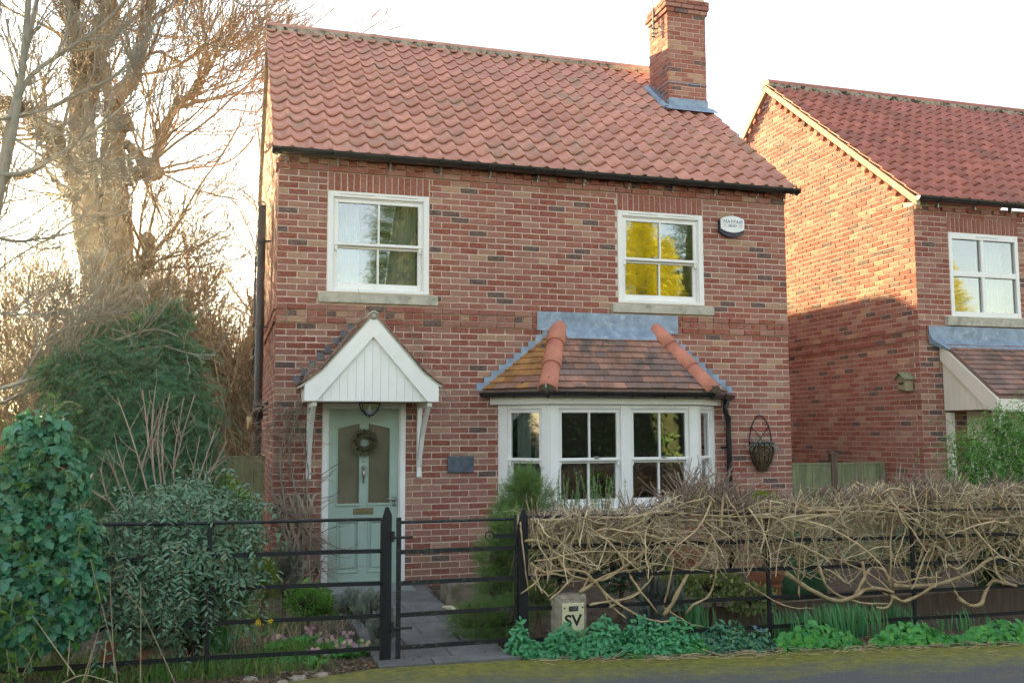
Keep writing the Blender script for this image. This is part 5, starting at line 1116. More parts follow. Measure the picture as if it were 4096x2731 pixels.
q.add([(a+RNG.normal(0, .01), y0, 0), (b, y0, 0), (b, y1, 0), (a, y1, 0), (a+.01, y0+.005, h), (b-.01, y0+.005, h-.01), (b-.01, y1, h-.01), (a+.01, y1, h), (a+.07, y0+.07, h-.004), (b-.07, y0+.07, h-.012), (b-.07, y1-.07, h-.01), (a+.07, y1-.07, h-.004), (a+.07, y0+.07, h-.1), (b-.07, y0+.07, h-.1), (b-.07, y1-.07, h-.1), (a+.07, y1-.07, h-.1)],
      [(0, 1, 5, 4), (1, 2, 6, 5), (2, 3, 7, 6), (3, 0, 4, 7), (4, 5, 9, 8), (5, 6, 10, 9), (6, 7, 11, 10), (7, 4, 8, 11), (8, 9, 13, 12), (9, 10, 14, 13), (10, 11, 15, 14), (11, 8, 12, 15), (12, 13, 14, 15)])
tro = q.build("stone_trough", "stone_trough"); bm_ = tro.modifiers.new("b", 'BEVEL'); bm_.width = .018; bm_.segments = 2; tag(tro, "weathered mossy stone trough beside the path by the conifer", "trough")
MB().add([(1.60, -1.60, gz(1.6)), (1.72, -1.58, gz(1.6)), (1.84, -2.02, gz(1.6)), (1.72, -2.06, gz(1.6)), (1.60, -1.60, .085), (1.71, -1.58, .08), (1.83, -2.02, .08), (1.72, -2.06, .085)], [(0, 1, 5, 4), (1, 2, 6, 5), (2, 3, 7, 6), (3, 0, 4, 7), (4, 5, 6, 7)]).build("edging_stone", "sign_cream"); tag(bpy.context.scene.objects["edging_stone"], "yellowish flat edging stone lying beside the path", "stone")
def pot(x, y, r, h, lab, z=None):
    g = gz(x) if z is None else z; t = thing("terracotta_pot", lab, "pot", (x, y, g), "terracotta pots behind the hedge"); q = MB()
    q.lathe((x, y, g), [(.001, 0), (r*.66, 0), (r*.92, h*.80), (r, h*.80), (r*1.02, h), (r*.9, h), (r*.86, h*.85)], 20); q.build("body", "terracotta", t, smooth=False)
    q = MB(); q.lathe((x, y, g), [(.93*r, h*.62), (.95*r, h*.66), (.93*r, h*.70)], 20).build("band", "terracotta", t); MB().lathe((x, y, g), [(r*.87, h*.86), (.001, h*.88)], 16).build("compost", "soil", t); return t
p1 = onY(2712, 2215, -2.3); p2 = onY(3062, 2300, -2.7); pot(p1[0], -2.3, .19, .42, "terracotta pot behind the hedge under the bay window", .22); pot(p2[0], -2.7, .17, .40, "terracotta pot behind the hedge near the downpipe", .05)
sk = onY(3215, 2280, -2.0); q = MB(); prof = [(.02, 0), (.22, .0), (.25, .15), (.24, .4), (.20, .62), (.22, .70), (.10, .72)]; q.lathe((sk[0], -2.0, 0), prof, 14); q.v = [(x+RNG.normal(0, .012), y+RNG.normal(0, .012), z) for x, y, z in q.v]; tag(q.build("garden_sack", "sack_green", smooth=True), "slumped green garden sack behind the hedge", "sack")
MB().box(3.4, 7.6, -3.05, -2.98, -.1, .20, .004).build("raised_bed_board", "timber_brown"); tag(bpy.context.scene.objects["raised_bed_board"], "dark timber edging board of the bed behind the hedge", "board")
for (u, v, s, lab) in ((1190, 2715, .055, "largest pale cobble at the road edge before the railing"), (1285, 2700, .05, "pale cobble at the road edge, nearest the gate"), (1225, 2690, .03, "smallest cobble, between the two near the gate"), (1000, 2722, .05, "pale cobble in the verge, farthest from the gate"), (1130, 2730, .04, "pale cobble left of the largest one")):
    p = onZ(u, v, gz(.2)+.01); q = MB(); q.lathe((p[0], p[1], gz(p[0])), [(s*1.1, -.01), (s*1.15, s*.25), (s*.8, s*.55), (.001, s*.68)], 9); q.v = [(x+RNG.normal(0, s*.07), y+RNG.normal(0, s*.07), z+RNG.normal(0, s*.04)) for x, y, z in q.v]
    tag(q.build("stone", "concrete", smooth=True), lab, "stone", "cobbles at the road edge")
for (u, v, rot, lab) in ((435, 2610, .1, "upright broken terracotta edging tile under the evergreen bush"), (560, 2615, .5, "leaning terracotta edging tile under the evergreen bush")):
    p = onY(u, v, -3.45); q = MB(); c_, s_ = math.cos(rot), math.sin(rot); P = [(-.05, -.09), (.05, -.09), (.055, .07), (.0, .085), (-.05, .06)]; q.prism([(p[0]+x*c_+z*s_, p[2]-x*s_+z*c_) for x, z in P], p[1]-.012, p[1]+.012); tag(q.build("edging_tile", "terracotta"), lab, "edging tile")
op = onY(262, 1920, -3.35); q = MB(); q.box(op[0]-.045, op[0]+.045, -3.40, -3.30, 0, 1.52, .004); tag(q.build("timber_post", "timber_green"), "old green timber post half buried in the ivy", "post")

# ================================================================ plants
def blob(centers, n, shell=(.72, 1.04), toward=True):
    """points on lumpy ellipsoids given as (centre, radii); returns P, outward N"""
    w = np.array([max(r)**2 for c, r in centers]); k = RNG.choice(len(centers), n, p=w/w.sum()); C = np.array([c for c, r in centers])[k]; Rr = np.array([r for c, r in centers])[k]
    d = rnd3(n)
    if toward:
        tc_ = norm(CAM-C); fl = (d*tc_).sum(1) < -.25; d[fl] = d[fl]-2*(d[fl]*tc_[fl]).sum(1)[:, None]*tc_[fl]
    return C+d*Rr*RNG.uniform(*shell, n)[:, None], norm(d/Rr)
def inside(P, centers, f=.70):
    o = np.zeros(len(P), bool)
    for c, r in centers: o |= ((((P-c)/r)**2).sum(1) < f*f)
    return o
def foliage(name, par, centers, n, tp, L, Wd, mat, droop=.5, nz_=.6, shell=(.72, 1.04), cull=.68, up=0, lv=.3, keepz=None):
    P, N = blob(centers, n, shell); k = ~inside(P, centers, cull)
    if keepz is not None: k &= P[:, 2] > keepz(P[:, 0])
    P, N = P[k], N[k]; n = len(P)
    D = norm(np.cross(N, rnd3(n))+np.array([0, 0, up-droop])+.35*N); L_ = L*RNG.uniform(1-lv, 1+lv, n)
    V, F = scatter(tp, P, D, norm(N+nz_*rnd3(n)), L_, L_*Wd/L); return link(name, npmesh(name, V, [F]), mat, par)
def px_blobs(lst):
    """(u, v, Y, rx, ry, rz)"""
    return [(onY(u, v, y), np.array([a, b, c])) for u, v, y, a, b, c in lst]
def stems(name, par, base, n, L, r, m, spread, up, wob, mat, k=4, droop=0, jit=.05):
    P = np.zeros((n, m, 3)); P[:, 0] = np.asarray(base)+RNG.normal(0, 1, (n, 3))*np.array([jit, jit, 0]); d = norm(rnd3(n)*np.array([1, 1, .2])*spread+np.array([0, 0, 1.0])); ln = L*RNG.uniform(.6, 1.15, n)
    for i in range(1, m): d = norm(d+np.array([0, 0, up-droop*i/m])+wob*rnd3(n)); P[:, i] = P[:, i-1]+d*(ln/(m-1))[:, None]
    Rd = r*np.linspace(1, .4, m)[None]*RNG.uniform(.7, 1.2, n)[:, None]
    V, F = tubes(P, Rd, k); return link(name, npmesh(name, V, [F]), mat, par, kind="stuff"), P, Rd

# ---- ivy mass at the left end of the railing
ivb = px_blobs([(170, 1760, -3.42, .22, .2, .24), (230, 1900, -3.45, .22, .2, .24), (90, 1900, -3.5, .22, .2, .2), (40, 2080, -3.55, .30, .26, .28), (190, 2120, -3.58, .26, .22, .26), (100, 2330, -3.68, .36, .26, .26), (280, 2300, -3.72, .20, .16, .24), (20, 2520, -3.80, .30, .2, .2), (230, 2470, -3.78, .24, .16, .18), (-150, 2200, -3.6, .45, .3, .5), (320, 2150, -3.65, .12, .12, .2)])
IV = thing("ivy", "dense dark glossy ivy smothering the end of the railing", "ivy", (-2.0, -3.5, gz(-2.0)))
P, N = blob(ivb, 6000, (.72, 1.13)); k = ~inside(P, ivb, .72) & (P[:, 2] > gz(P[:, 0])+.02); P, N = P[k], N[k]; n = len(P)
D = norm(np.array([0, 0, -.9])+.35*N+.75*rnd3(n)); L_ = RNG.uniform(.035, .10, n); Nn = norm(N+.75*rnd3(n)+np.array([0, 0, .25])); o_ = np.argsort(-L_); big = o_[:300]; rest = o_[300:]
V, F = scatter('ivy', P[rest], D[rest], Nn[rest], L_[rest], L_[rest]*1.0); link("leaves", npmesh("leaves", V, [F]), "ivy", IV, kind="stuff"); sh_ = rest[::60]; shoots(IV, P[sh_], N[sh_]+np.array([0, 0, .5])+.4*rnd3(len(sh_)), .24, 7, .003, .055, .055, "ivy", "ivy_lite", "trellis_wood", .035, .8, "trailing_shoots")
tv, tf = TPL['ivy']; ime = []
for s_ in range(3):
    q = tv.copy(); q[:, 2] += RNG.normal(0, .02, len(q)); ime.append(npmesh("leaf", q, [tf])); ime[-1].materials.append(MATS["ivy"])
for i in big:
    d = Vector(D[i]).normalized(); b_ = Vector(np.cross(Nn[i], D[i])).normalized(); nn = d.cross(b_); s = L_[i]
    o = bpy.data.objects.new("leaf", random.choice(ime)); COL.objects.link(o); o.parent = IV; o.matrix_parent_inverse = Matrix.Translation(-IV.location)
    o.matrix_basis = Matrix(((d.x*s, b_.x*s, nn.x*s, P[i][0]), (d.y*s, b_.y*s, nn.y*s, P[i][1]), (d.z*s, b_.z*s, nn.z*s, P[i][2]), (0, 0, 0, 1)))
P2, N2 = blob(ivb, 260, (.9, 1.1)); S_ = np.stack([P2-N2*.1, P2-N2*.03+.02*rnd3(260), P2+N2*.05], 1); V, F = tubes(S_, np.full((260, 3), .0025), 4); link("stems", npmesh("stems", V, [F]), "trellis_wood", IV, kind="stuff")
n = 130; cc = ~inside(P2[:n], ivb, .9); pb = np.repeat((P2+N2*.06)[:n][cc], 14, 0); pb = pb+.022*rnd3(len(pb)); V, F = scatter('disc', pb, rnd3(len(pb)), rnd3(len(pb)), .011, .011); link("flower_heads", npmesh("flower_heads", V, [F]), "ivy_lite", IV, kind="stuff")
for c, r in ivb:   # woody core so that the mass is not hollow
    pass
q = MB()
for c, r in ivb: q.lathe(tuple(c), [(.001, -r[2]*.72)]+[(min(r[0], r[1])*.72*math.sin(t), -r[2]*.72*math.cos(t)) for t in np.linspace(.4, 2.7, 6)]+[(.001, r[2]*.72)], 9)
q.build("inner_stems", "bark_ivy", IV, kind="stuff")

# ---- evergreen cotoneaster through the railing
cob = px_blobs([(690, 2090, -3.25, .42, .32, .26), (560, 2180, -3.35, .34, .28, .26), (840, 2130, -3.3, .34, .28, .24), (760, 2250, -3.48, .40, .24, .22), (520, 2370, -3.55, .20, .18, .14), (450, 2260, -3.45, .22, .2, .22), (700, 2030, -3.0, .3, .3, .2), (980, 2150, -3.25, .16, .16, .2), (640, 2440, -3.65, .22, .12, .08), (880, 2330, -3.4, .26, .2, .14), (640, 2330, -3.5, .34, .2, .16), (420, 2420, -3.5, .16, .14, .12), (920, 2060, -3.1, .22, .2, .14), (780, 1985, -2.95, .26, .2, .13), (560, 2450, -3.5, .26, .15, .12), (740, 2430, -3.35, .3, .2, .14), (640, 2520, -3.4, .26, .16, .1)])
CO = thing("cotoneaster", "spreading dark evergreen bush with red berries growing through the railing", "bush", (-.75, -3.3, gz(-.75)))
foliage("leaves", CO, cob, 11500, 'oval', .060, .024, "cotoneaster", droop=.55, cull=.78, shell=(.74, 1.12), keepz=lambda x: gz(x)+.05)
P2, N2 = blob(cob, 95, (.86, 1.02)); S_ = np.stack([np.repeat(np.array([[-.72, -3.2, .05]]), 95, 0), (P2+np.array([-.72, -3.2, .5]))/2+.06*rnd3(95)+np.array([0, 0, .12]), P2], 1); V, F = tubes(S_, np.tile([.011, .007, .003], (95, 1)), 5); link("branches", npmesh("branches", V, [F]), "twig_dark", CO, kind="stuff"); P3, N3 = blob(cob, 190, (.8, 1.0)); shoots(CO, P3, N3+np.array([0, -.2, .55])+.3*rnd3(190), .36, 8, .0035, .058, .024, "oval", "cotoneaster", "twig_dark", .022, .9, "arching_shoots")
P2, N2 = blob(cob, 75, (.85, 1.02)); P2 = P2[P2[:, 2] < .95]; q = MB()
for p in P2:
    for _ in range(5):
        c_ = p+.016*RNG.normal(size=3); q.lathe(tuple(c_), [(.001, -.006), (.0055, -.002), (.0055, .002), (.001, .006)], 6)
q.build("berries", "berry", CO, smooth=True, kind="stuff")

# ---- yew behind
yb_ = px_blobs([(560, 1900, -1.2, .62, .5, .55), (600, 1650, -1.0, .58, .5, .5), (520, 1500, -.8, .50, .45, .40), (650, 1440, -.6, .38, .4, .34), (430, 1620, -.9, .40, .4, .5), (700, 1750, -1.0, .30, .4, .5), (330, 1500, -.6, .42, .4, .3), (600, 1340, -.5, .14, .2, .30), (700, 1300, -.4, .12, .15, .22), (480, 1350, -.5, .22, .2, .22)])
YW = thing("yew", "dark green bushy yew with feathery sprays in front of the big tree", "conifer", (-1.0, -1.0, 0))
foliage("sprays", YW, yb_, 8800, 'yew', .19, .19, "yew", droop=.45, nz_=.5, cull=.62, shell=(.55, 1.10)); P3, N3 = blob(yb_, 420, (.85, 1.0)); shoots(YW, P3, N3+np.array([0, 0, .25])+.3*rnd3(420), .34, 7, .004, .17, .16, "yew", "yew", "bark_ivy", .06, .6, "arching_sprays"); stems("trunk", YW, (-1.0, -.9, 0), 7, 2.2, .035, 8, .35, .1, .12, "bark_ivy", 6)
q = MB()
for c, r in yb_[:7]: q.lathe(tuple(c), [(.001, -r[2]*.62)]+[(min(r[0], r[1])*.62*math.sin(t), -r[2]*.62*math.cos(t)) for t in np.linspace(.4, 2.7, 6)]+[(.001, r[2]*.62)], 9)
q.build("inner_core", "bark_ivy", YW, kind="stuff")

# ---- bare upright shrub in front of the yew
bs = onZ(640, 2110, .45); BSH = thing("bare_shrub", "leafless shrub with pale upright stems in front of the yew", "shrub", (-.95, -2.6, .03))
def pxstem(pts, Y, r0, r1, m=9):
    P = [onY(u, v, Y+random.uniform(-.05, .05)) for u, v in pts]; P = resample(P, m); return P, np.linspace(r0, r1, m)
SL = [((610, 2060), (590, 1960), (566, 1870), (520, 1720), (470, 1590)), ((566, 1870), (600, 1760), (640, 1640)), ((640, 2060), (615, 1890), (590, 1720), (570, 1560)), ((615, 1890), (605, 1700), (622, 1545)), ((660, 2050), (635, 1850), (625, 1720), (655, 1600)), ((680, 2040), (645, 1860), (650, 1700), (680, 1570)), ((700, 2060), (690, 1850), (715, 1700), (735, 1590)), ((690, 1900), (740, 1700), (780, 1580)), ((520, 2060), (480, 1950), (440, 1850)), ((560, 2060), (500, 1900), (470, 1800)), ((740, 2080), (800, 1900), (860, 1720)), ((750, 2080), (830, 1920), (910, 1760)), ((760, 2080), (830, 1880), (900, 1820)), ((480, 2060), (430, 2000), (400, 1870)), ((730, 2080), (780, 1850), (800, 1740))]
prt = [pxstem(s_, -2.6, .0085, .004) for s_ in SL]; P = np.array([p for p, r in prt]); Rd = np.array([r for p, r in prt]); each_tube("stem", P, Rd, 6, "twig_pink", BSH); c1, r1 = spawn(P, Rd, 5, .25, .6, .22, .6, 5, .1, .2); V2 = tubes(c1, r1, 4); link("twigs", npmesh("twigs", V2[0], [V2[1]]), "twig_pink", BSH, kind="stuff")
c0 = onY(480, 1950, -2.4); c2, P2, R2 = stems("thicket_twigs", BSH, (c0[0], -2.4, .4), 90, .75, .004, 6, 1.0, .0, .4, "twig_dark", 4, jit=.18)

# ---- lime green shrub by the side fence
lb = px_blobs([(850, 1960, -.6, .24, .25, .20), (920, 2010, -.6, .20, .22, .16), (800, 1910, -.55, .16, .2, .16)])
LS = thing("lime_shrub", "bright lime green leafy shrub before the green side fence", "shrub", (-.45, -.6, 0)); foliage("leaves", LS, lb, 1100, 'oval', .075, .04, "lime_leaf", droop=.2, cull=.5); stems("stems", LS, (-.45, -.6, 0), 8, 1.1, .012, 7, .3, .1, .15, "twig", 5)

# ---- bare creeper on the wall and over the porch
CRP = thing("bare_creeper", "leafless climbing creeper tangled on the wall left of the door", "climber", (.3, -.06, 0)); PP = []
base = [((1210, 2320), (1195, 2200), (1230, 2080), (1180, 1960), (1140, 1830), (1160, 1700), (1200, 1610), (1260, 1500), (1340, 1400), (1430, 1290), (1475, 1240)), ((1180, 2330), (1170, 2150), (1110, 1980), (1130, 1850), (1120, 1720), (1190, 1620), (1300, 1470), (1400, 1330)), ((1240, 2320), (1250, 2180), (1215, 2050), (1240, 1930), (1215, 1800), (1190, 1680), (1170, 1590), (1250, 1450)),
        ((1160, 2320), (1130, 2100), (1090, 1960), (1075, 1850)), ((1100, 1990), (1170, 2060), (1230, 2120), (1260, 2200), (1290, 2160)), ((1200, 1640), (1130, 1640), (1090, 1680), (1060, 1780)), ((1270, 2230), (1280, 2300), (1285, 2180)), ((1480, 1235), (1560, 1230), (1640, 1320), (1720, 1420)), ((1640, 1320), (1740, 1500), (1800, 1600), (1850, 1680)), ((1745, 1580), (1790, 1660), (1860, 1700)), ((1100, 2000), (1160, 2060), (1240, 2060))]
for s_ in base:
    P = resample([onY(u, v, -.05-random.uniform(0, .06) if v > 1600 or u > 1500 else -.42) for u, v in s_], 14); PP.append(P)
P = np.array(PP); P[:, 1:-1] += RNG.normal(0, .012, P[:, 1:-1].shape); Rd = np.tile(np.linspace(.011, .005, 14), (len(P), 1)); Rd[7:] *= .45; each_tube("stem", P, Rd, 6, "twig_grey", CRP)
c1, r1 = spawn(P[:7], Rd[:7], 44, .05, .9, .36, .5, 7, -.05, .45, rmin=.0024); c2, r2 = spawn(c1, r1, 3, .2, .8, .14, .6, 5, 0, .4, rmin=.0012); c3, r3 = spawn(P[7:], Rd[7:], 5, .1, .9, .15, .6, 5, 0, .4, rmin=.0014)
for cc in (c1, c2, c3): cc[:, :, 1] = np.minimum(cc[:, :, 1], -.02)
V, F = joinVF([tubes(c1, r1, 4), tubes(c2, r2, 3), tubes(c3, r3, 3)]); link("twigs", npmesh("twigs", V, F), "twig_pink", CRP, kind="stuff")
dx_ = [((1285, 2130), (1330, 2105), (1400, 2100)), ((1280, 2150), (1350, 2200), (1420, 2210), (1440, 2160)), ((1285, 1930), (1330, 1890), (1345, 1870)), ((1285, 1990), (1340, 1985), (1360, 1960)), ((1280, 2180), (1340, 2230), (1400, 2230)), ((1285, 1900), (1340, 1860), (1380, 1840))]
P = np.array([resample([onY(u, v, -.12) for u, v in s_], 6) for s_ in dx_]); Rd = np.tile(np.linspace(.004, .002, 6), (len(P), 1)); c1, r1 = spawn(P, Rd, 3, .3, .7, .07, .6, 4, .1, .3, rmin=.0015); each_tube("stem", P, Rd, 4, "twig_dark", CRP); V, F = tubes(c1, r1, 3); link("door_twigs", npmesh("door_twigs", V, [F]), "twig_dark", CRP, kind="stuff")

# ---- conifers and small plants
def conifer(name, lab, blobs, n, L, mat, tp='feather', base=None, cat="conifer", cull=.55, sh=(.5, 1.1), up=.55):
    b = blobs[0][0] if base is None else base; t = thing(name, lab, cat, (b[0], b[1], gz(b[0])))
    P, N = blob(blobs, n, sh); k = ~inside(P, blobs, cull) & (P[:, 2] > gz(P[:, 0])+.015); P, N = P[k], N[k]; n = len(P)
    D = norm(N+np.array([0, 0, up])+.5*rnd3(n)); L_ = L*RNG.uniform(.6, 1.3, n); V, F = scatter(tp, P, D, norm(np.cross(D, rnd3(n))), L_, L_*.95); link("sprays", npmesh("sprays", V, [F]), mat, t)
    q = MB(); top = max(c[2]+r[2]*.3 for c, r in blobs); q.tube([(b[0], b[1], gz(b[0])-.05), (b[0]+.01, b[1], (gz(b[0])+top)/2), (b[0], b[1], top)], [.03, .02, .008], 6); q.build("trunk", "bark_ivy", t)
    for c, r in blobs: pass
    q = MB()
    for c, r in blobs: q.lathe(tuple(c), [(.001, -r[2]*.55)]+[(min(r[0], r[1])*.55*math.sin(a_), -r[2]*.55*math.cos(a_)) for a_ in np.linspace(.4, 2.7, 6)]+[(.001, r[2]*.55)], 8)
    q.build("inner_core", "twig_dark", t, kind="stuff"); return t
conifer("feathery_conifer", "bushy bright green conifer behind the gate latch", px_blobs([(2040, 2120, -2.7, .12, .15, .14), (1995, 2230, -2.7, .17, .18, .16), (2000, 2360, -2.75, .19, .18, .14), (2060, 2190, -2.75, .15, .18, .22)]), 2000, .115, "conifer")
conifer("feathery_conifer", "low spreading conifer beside the path, below the bushy one", px_blobs([(1960, 2480, -3.0, .26, .24, .12), (1870, 2490, -2.9, .13, .15, .09), (2030, 2470, -3.1, .2, .2, .14)]), 1300, .11, "conifer")
conifer("feathery_conifer", "tall loose feathery conifer before the left side of the bay", px_blobs([(2110, 2010, -1.9, .24, .2, .24), (2080, 2080, -1.9, .28, .22, .2), (2100, 1950, -1.9, .10, .12, .16)]), 1500, .13, "conifer", up=.7)
conifer("feathery_conifer", "small fresh green conifer left of the marker post", px_blobs([(2150, 2385, -3.3, .15, .14, .11)]), 480, .10, "conifer")
conifer("golden_conifer", "small golden green conifer by the door trellis", px_blobs([(1050, 2310, -2.3, .10, .1, .15), (1065, 2370, -2.35, .08, .08, .1)]), 620, .08, "conifer_gold", up=.9)
conifer("blue_conifer", "small grey blue conifer beside the golden one", px_blobs([(1135, 2270, -2.0, .13, .12, .17), (1140, 2360, -2.0, .1, .1, .12)]), 620, .08, "conifer_blue", up=.7)
conifer("variegated_shrub", "low pale variegated shrub under the evergreen bush", px_blobs([(800, 2440, -3.0, .22, .2, .13), (920, 2430, -2.9, .16, .16, .12), (690, 2420, -3.0, .14, .15, .1)]), 1100, .05, "variegated", 'oval', cat="shrub", up=.3)
conifer("box_shrub", "small light green clipped shrub left of the path", px_blobs([(1230, 2400, -2.3, .2, .18, .13), (1300, 2430, -2.3, .13, .14, .1)]), 1300, .032, "jasmine", 'oval', cat="shrub", up=.5)
conifer("variegated_shrub", "variegated evergreen shrub low behind the hedge vines", px_blobs([(2850, 2340, -3.1, .30, .2, .13), (3000, 2390, -3.2, .26, .2, .12), (2700, 2330, -2.9, .2, .2, .12)]), 1500, .042, "variegated", 'oval', cat="shrub", up=.3)
conifer("evergreen_shrub", "dark evergreen shrub behind the hedge, nearest the gate post", px_blobs([(2230, 2200, -2.6, .22, .2, .28), (2330, 2160, -2.5, .24, .2, .24)]), 1300, .05, "yew", 'oval', cat="shrub", up=.3)
conifer("evergreen_shrub", "dark evergreen shrub behind the hedge below the bay's middle", px_blobs([(2480, 2260, -2.5, .28, .2, .24), (2600, 2230, -2.6, .16, .2, .16)]), 1200, .05, "cotoneaster", 'oval', cat="shrub", up=.3)
conifer("evergreen_shrub", "dark evergreen shrub behind the hedge before the jasmine", px_blobs([(3700, 2180, -2.6, .34, .2, .26), (3900, 2150, -2.6, .34, .2, .3), (4080, 2180, -2.7, .3, .2, .3)]), 1700, .06, "cotoneaster", 'oval', cat="shrub", up=.3)
conifer("lime_shrub", "lime green shrub in the bed behind the hedge", px_blobs([(3045, 2010, -2.6, .16, .15, .09), (3085, 2040, -2.6, .16, .15, .08)]), 700, .05, "lime_leaf", 'oval', cat="shrub", up=.5)
conifer("lavender", "grey twiggy lavender beside the hinge gate post", px_blobs([(1490, 2440, -3.0, .13, .12, .13), (1530, 2510, -3.2, .09, .1, .12), (1400, 2420, -2.6, .12, .12, .09)]), 900, .075, "silver_leaf", 'needle', cat="lavender", up=1.2, sh=(.2, 1.1), cull=0)
conifer("lavender", "grey lavender behind the hedge vines under the bay", px_blobs([(2640, 2400, -3.2, .2, .14, .13), (2600, 2480, -3.3, .2, .12, .1)]), 900, .09, "silver_leaf", 'needle', cat="lavender", up=1.2, sh=(.2, 1.1), cull=0)
ro = [(2265, 2030, .34, "rosemary bush behind the hedge, below the bay's corner post"), (2375, 2035, .38, "rosemary bush behind the hedge, below the left front sash"), (2450, 2045, .30, "rosemary bush behind the hedge, nearest the bay's middle post")]
for u, v, h, lab in ro:
    b_ = onY(u, v+60, -1.7); t = thing("rosemary", lab, "rosemary", (b_[0], -1.7, gz(b_[0]))); o, P, Rd = stems("stems", t, (b_[0], -1.7, b_[2]-.45), 22, h+.55, .004, 8, .22, .12, .10, "twig_grey", 4, jit=.07)
    n = 22*90; i_ = RNG.integers(0, 22, n); tt = RNG.uniform(.55, 1, n)*6.99; k0 = tt.astype(int); f_ = (tt-k0)[:, None]; p = P[i_, k0]*(1-f_)+P[i_, k0+1]*f_; V, F = scatter('needle', p, rnd3(n)+np.array([0, 0, 1.1]), rnd3(n), .034, .006); link("needles", npmesh("needles", V, [F]), "rosemary", t)
# jasmine bush at the right edge
jb = px_blobs([(3930, 1900, -2.5, .36, .35, .32), (4060, 1780, -2.5, .36, .35, .36), (3830, 1980, -2.6, .26, .25, .2), (4130, 1950, -2.5, .35, .3, .4), (3990, 1700, -2.4, .18, .2, .2), (4180, 1700, -2.4, .3, .3, .3), (3880, 1790, -2.4, .24, .25, .22), (3760, 2010, -2.7, .2, .2, .14)])
JM = thing("jasmine", "loose bright green jasmine bush before the neighbouring porch", "bush", (jb[0][0][0], -2.5, -.05)); foliage("leaves", JM, jb, 6800, 'slim', .058, .017, "jasmine", droop=.25, cull=.25, shell=(.3, 1.15), nz_=.9)
P2, N2 = blob(jb, 150, (.7, 1.25)); b0 = np.array([jb[0][0][0], -2.5, .0]); S_ = np.stack([np.repeat(b0[None], 150, 0)+.1*rnd3(150), (P2+b0)/2+np.array([0, 0, .25]), P2-.1*N2+np.array([0, 0, .06]), P2+.08*N2+.04*rnd3(150)], 1); V, F = tubes(S_, np.tile([.006, .005, .0035, .002], (150, 1)), 4); link("stems", npmesh("stems", V, [F]), "conifer", JM, kind="stuff"); P3, N3 = blob(jb, 120, (.85, 1.05)); shoots(JM, P3, N3+np.array([0, -.1, .6])+.3*rnd3(120), .38, 8, .003, .05, .016, "slim", "jasmine", "conifer", .03, .7, "arching_shoots")

# ---- bare climber hedge along the right railing
HG = thing("climber_hedge", "long bare tangle of tan climber stems trained along the railing", "hedge", (4.6, FY, gz(4.6)))
tu = np.array([(2085, 2085), (2180, 2075), (2300, 2055), (2500, 2055), (2600, 2030), (2700, 1985), (2800, 1980), (3000, 2015), (3200, 1995), (3400, 1960), (3600, 1945), (3800, 1950), (4096, 1950), (4500, 1950)]); TP = np.array([onY(u, v, -3.45) for u, v in tu])
bu = np.array([(2085, 2330), (2300, 2260), (2500, 2240), (2700, 2260), (3000, 2270), (3300, 2300), (3600, 2310), (3800, 2310), (4096, 2310), (4500, 2300)]); BP = np.array([onY(u, v, -3.6) for u, v in bu])
zt_f = lambda x: np.interp(x, TP[:, 0], TP[:, 2]); zb_f = lambda x: np.interp(x, BP[:, 0], BP[:, 2]); X0, X1 = 1.88, 8.0
cA = lambda L: [(2000+x/2.007, 1950+y/2.007) for x, y in L]; cB = lambda L: [(3000+x/1.78, 1850+y/1.78) for x, y in L]
vines = [(cA(l), r) for l, r in (([(180, 430), (300, 415), (400, 470), (470, 560), (540, 700), (640, 730), (760, 770), (850, 740), (960, 680), (1060, 690), (1190, 650), (1300, 620)], .010), ([(240, 600), (330, 680), (450, 660), (560, 640), (680, 670), (760, 760), (870, 870), (1000, 960), (1130, 1020), (1270, 1060), (1420, 1040)], .011), ([(150, 870), (230, 800), (290, 760), (380, 600)], .007), ([(400, 900), (540, 770), (620, 650), (700, 480)], .008), ([(640, 840), (800, 740), (980, 660), (1120, 560), (1190, 490), (1240, 300)], .013), ([(880, 960), (960, 920), (1100, 860), (1170, 790), (1220, 710), (1300, 520)], .010), ([(950, 520), (1050, 710), (1130, 830), (1200, 920), (1280, 1010)], .010), ([(1310, 1020), (1380, 920), (1440, 800), (1500, 700), (1560, 650), (1620, 600), (1700, 400)], .017), ([(1300, 960), (1330, 820), (1360, 680), (1380, 600), (1330, 300)], .009), ([(1310, 960), (1420, 1040), (1530, 1100), (1630, 1120)], .008), ([(1490, 1010), (1530, 940), (1650, 890), (1700, 800), (1720, 690), (1750, 600), (1700, 380)], .009), ([(720, 940), (880, 910), (1000, 890), (1130, 830)], .009), ([(160, 240), (175, 400), (200, 600), (240, 880)], .007), ([(700, 380), (740, 560), (700, 720), (640, 830)], .009), ([(760, 740), (830, 830), (900, 960), (1020, 1040)], .010), ([(200, 250), (400, 260), (700, 230), (1000, 250), (1300, 190), (1600, 230), (2200, 250)], .012), ([(300, 700), (450, 690), (640, 760), (800, 760)], .008))]
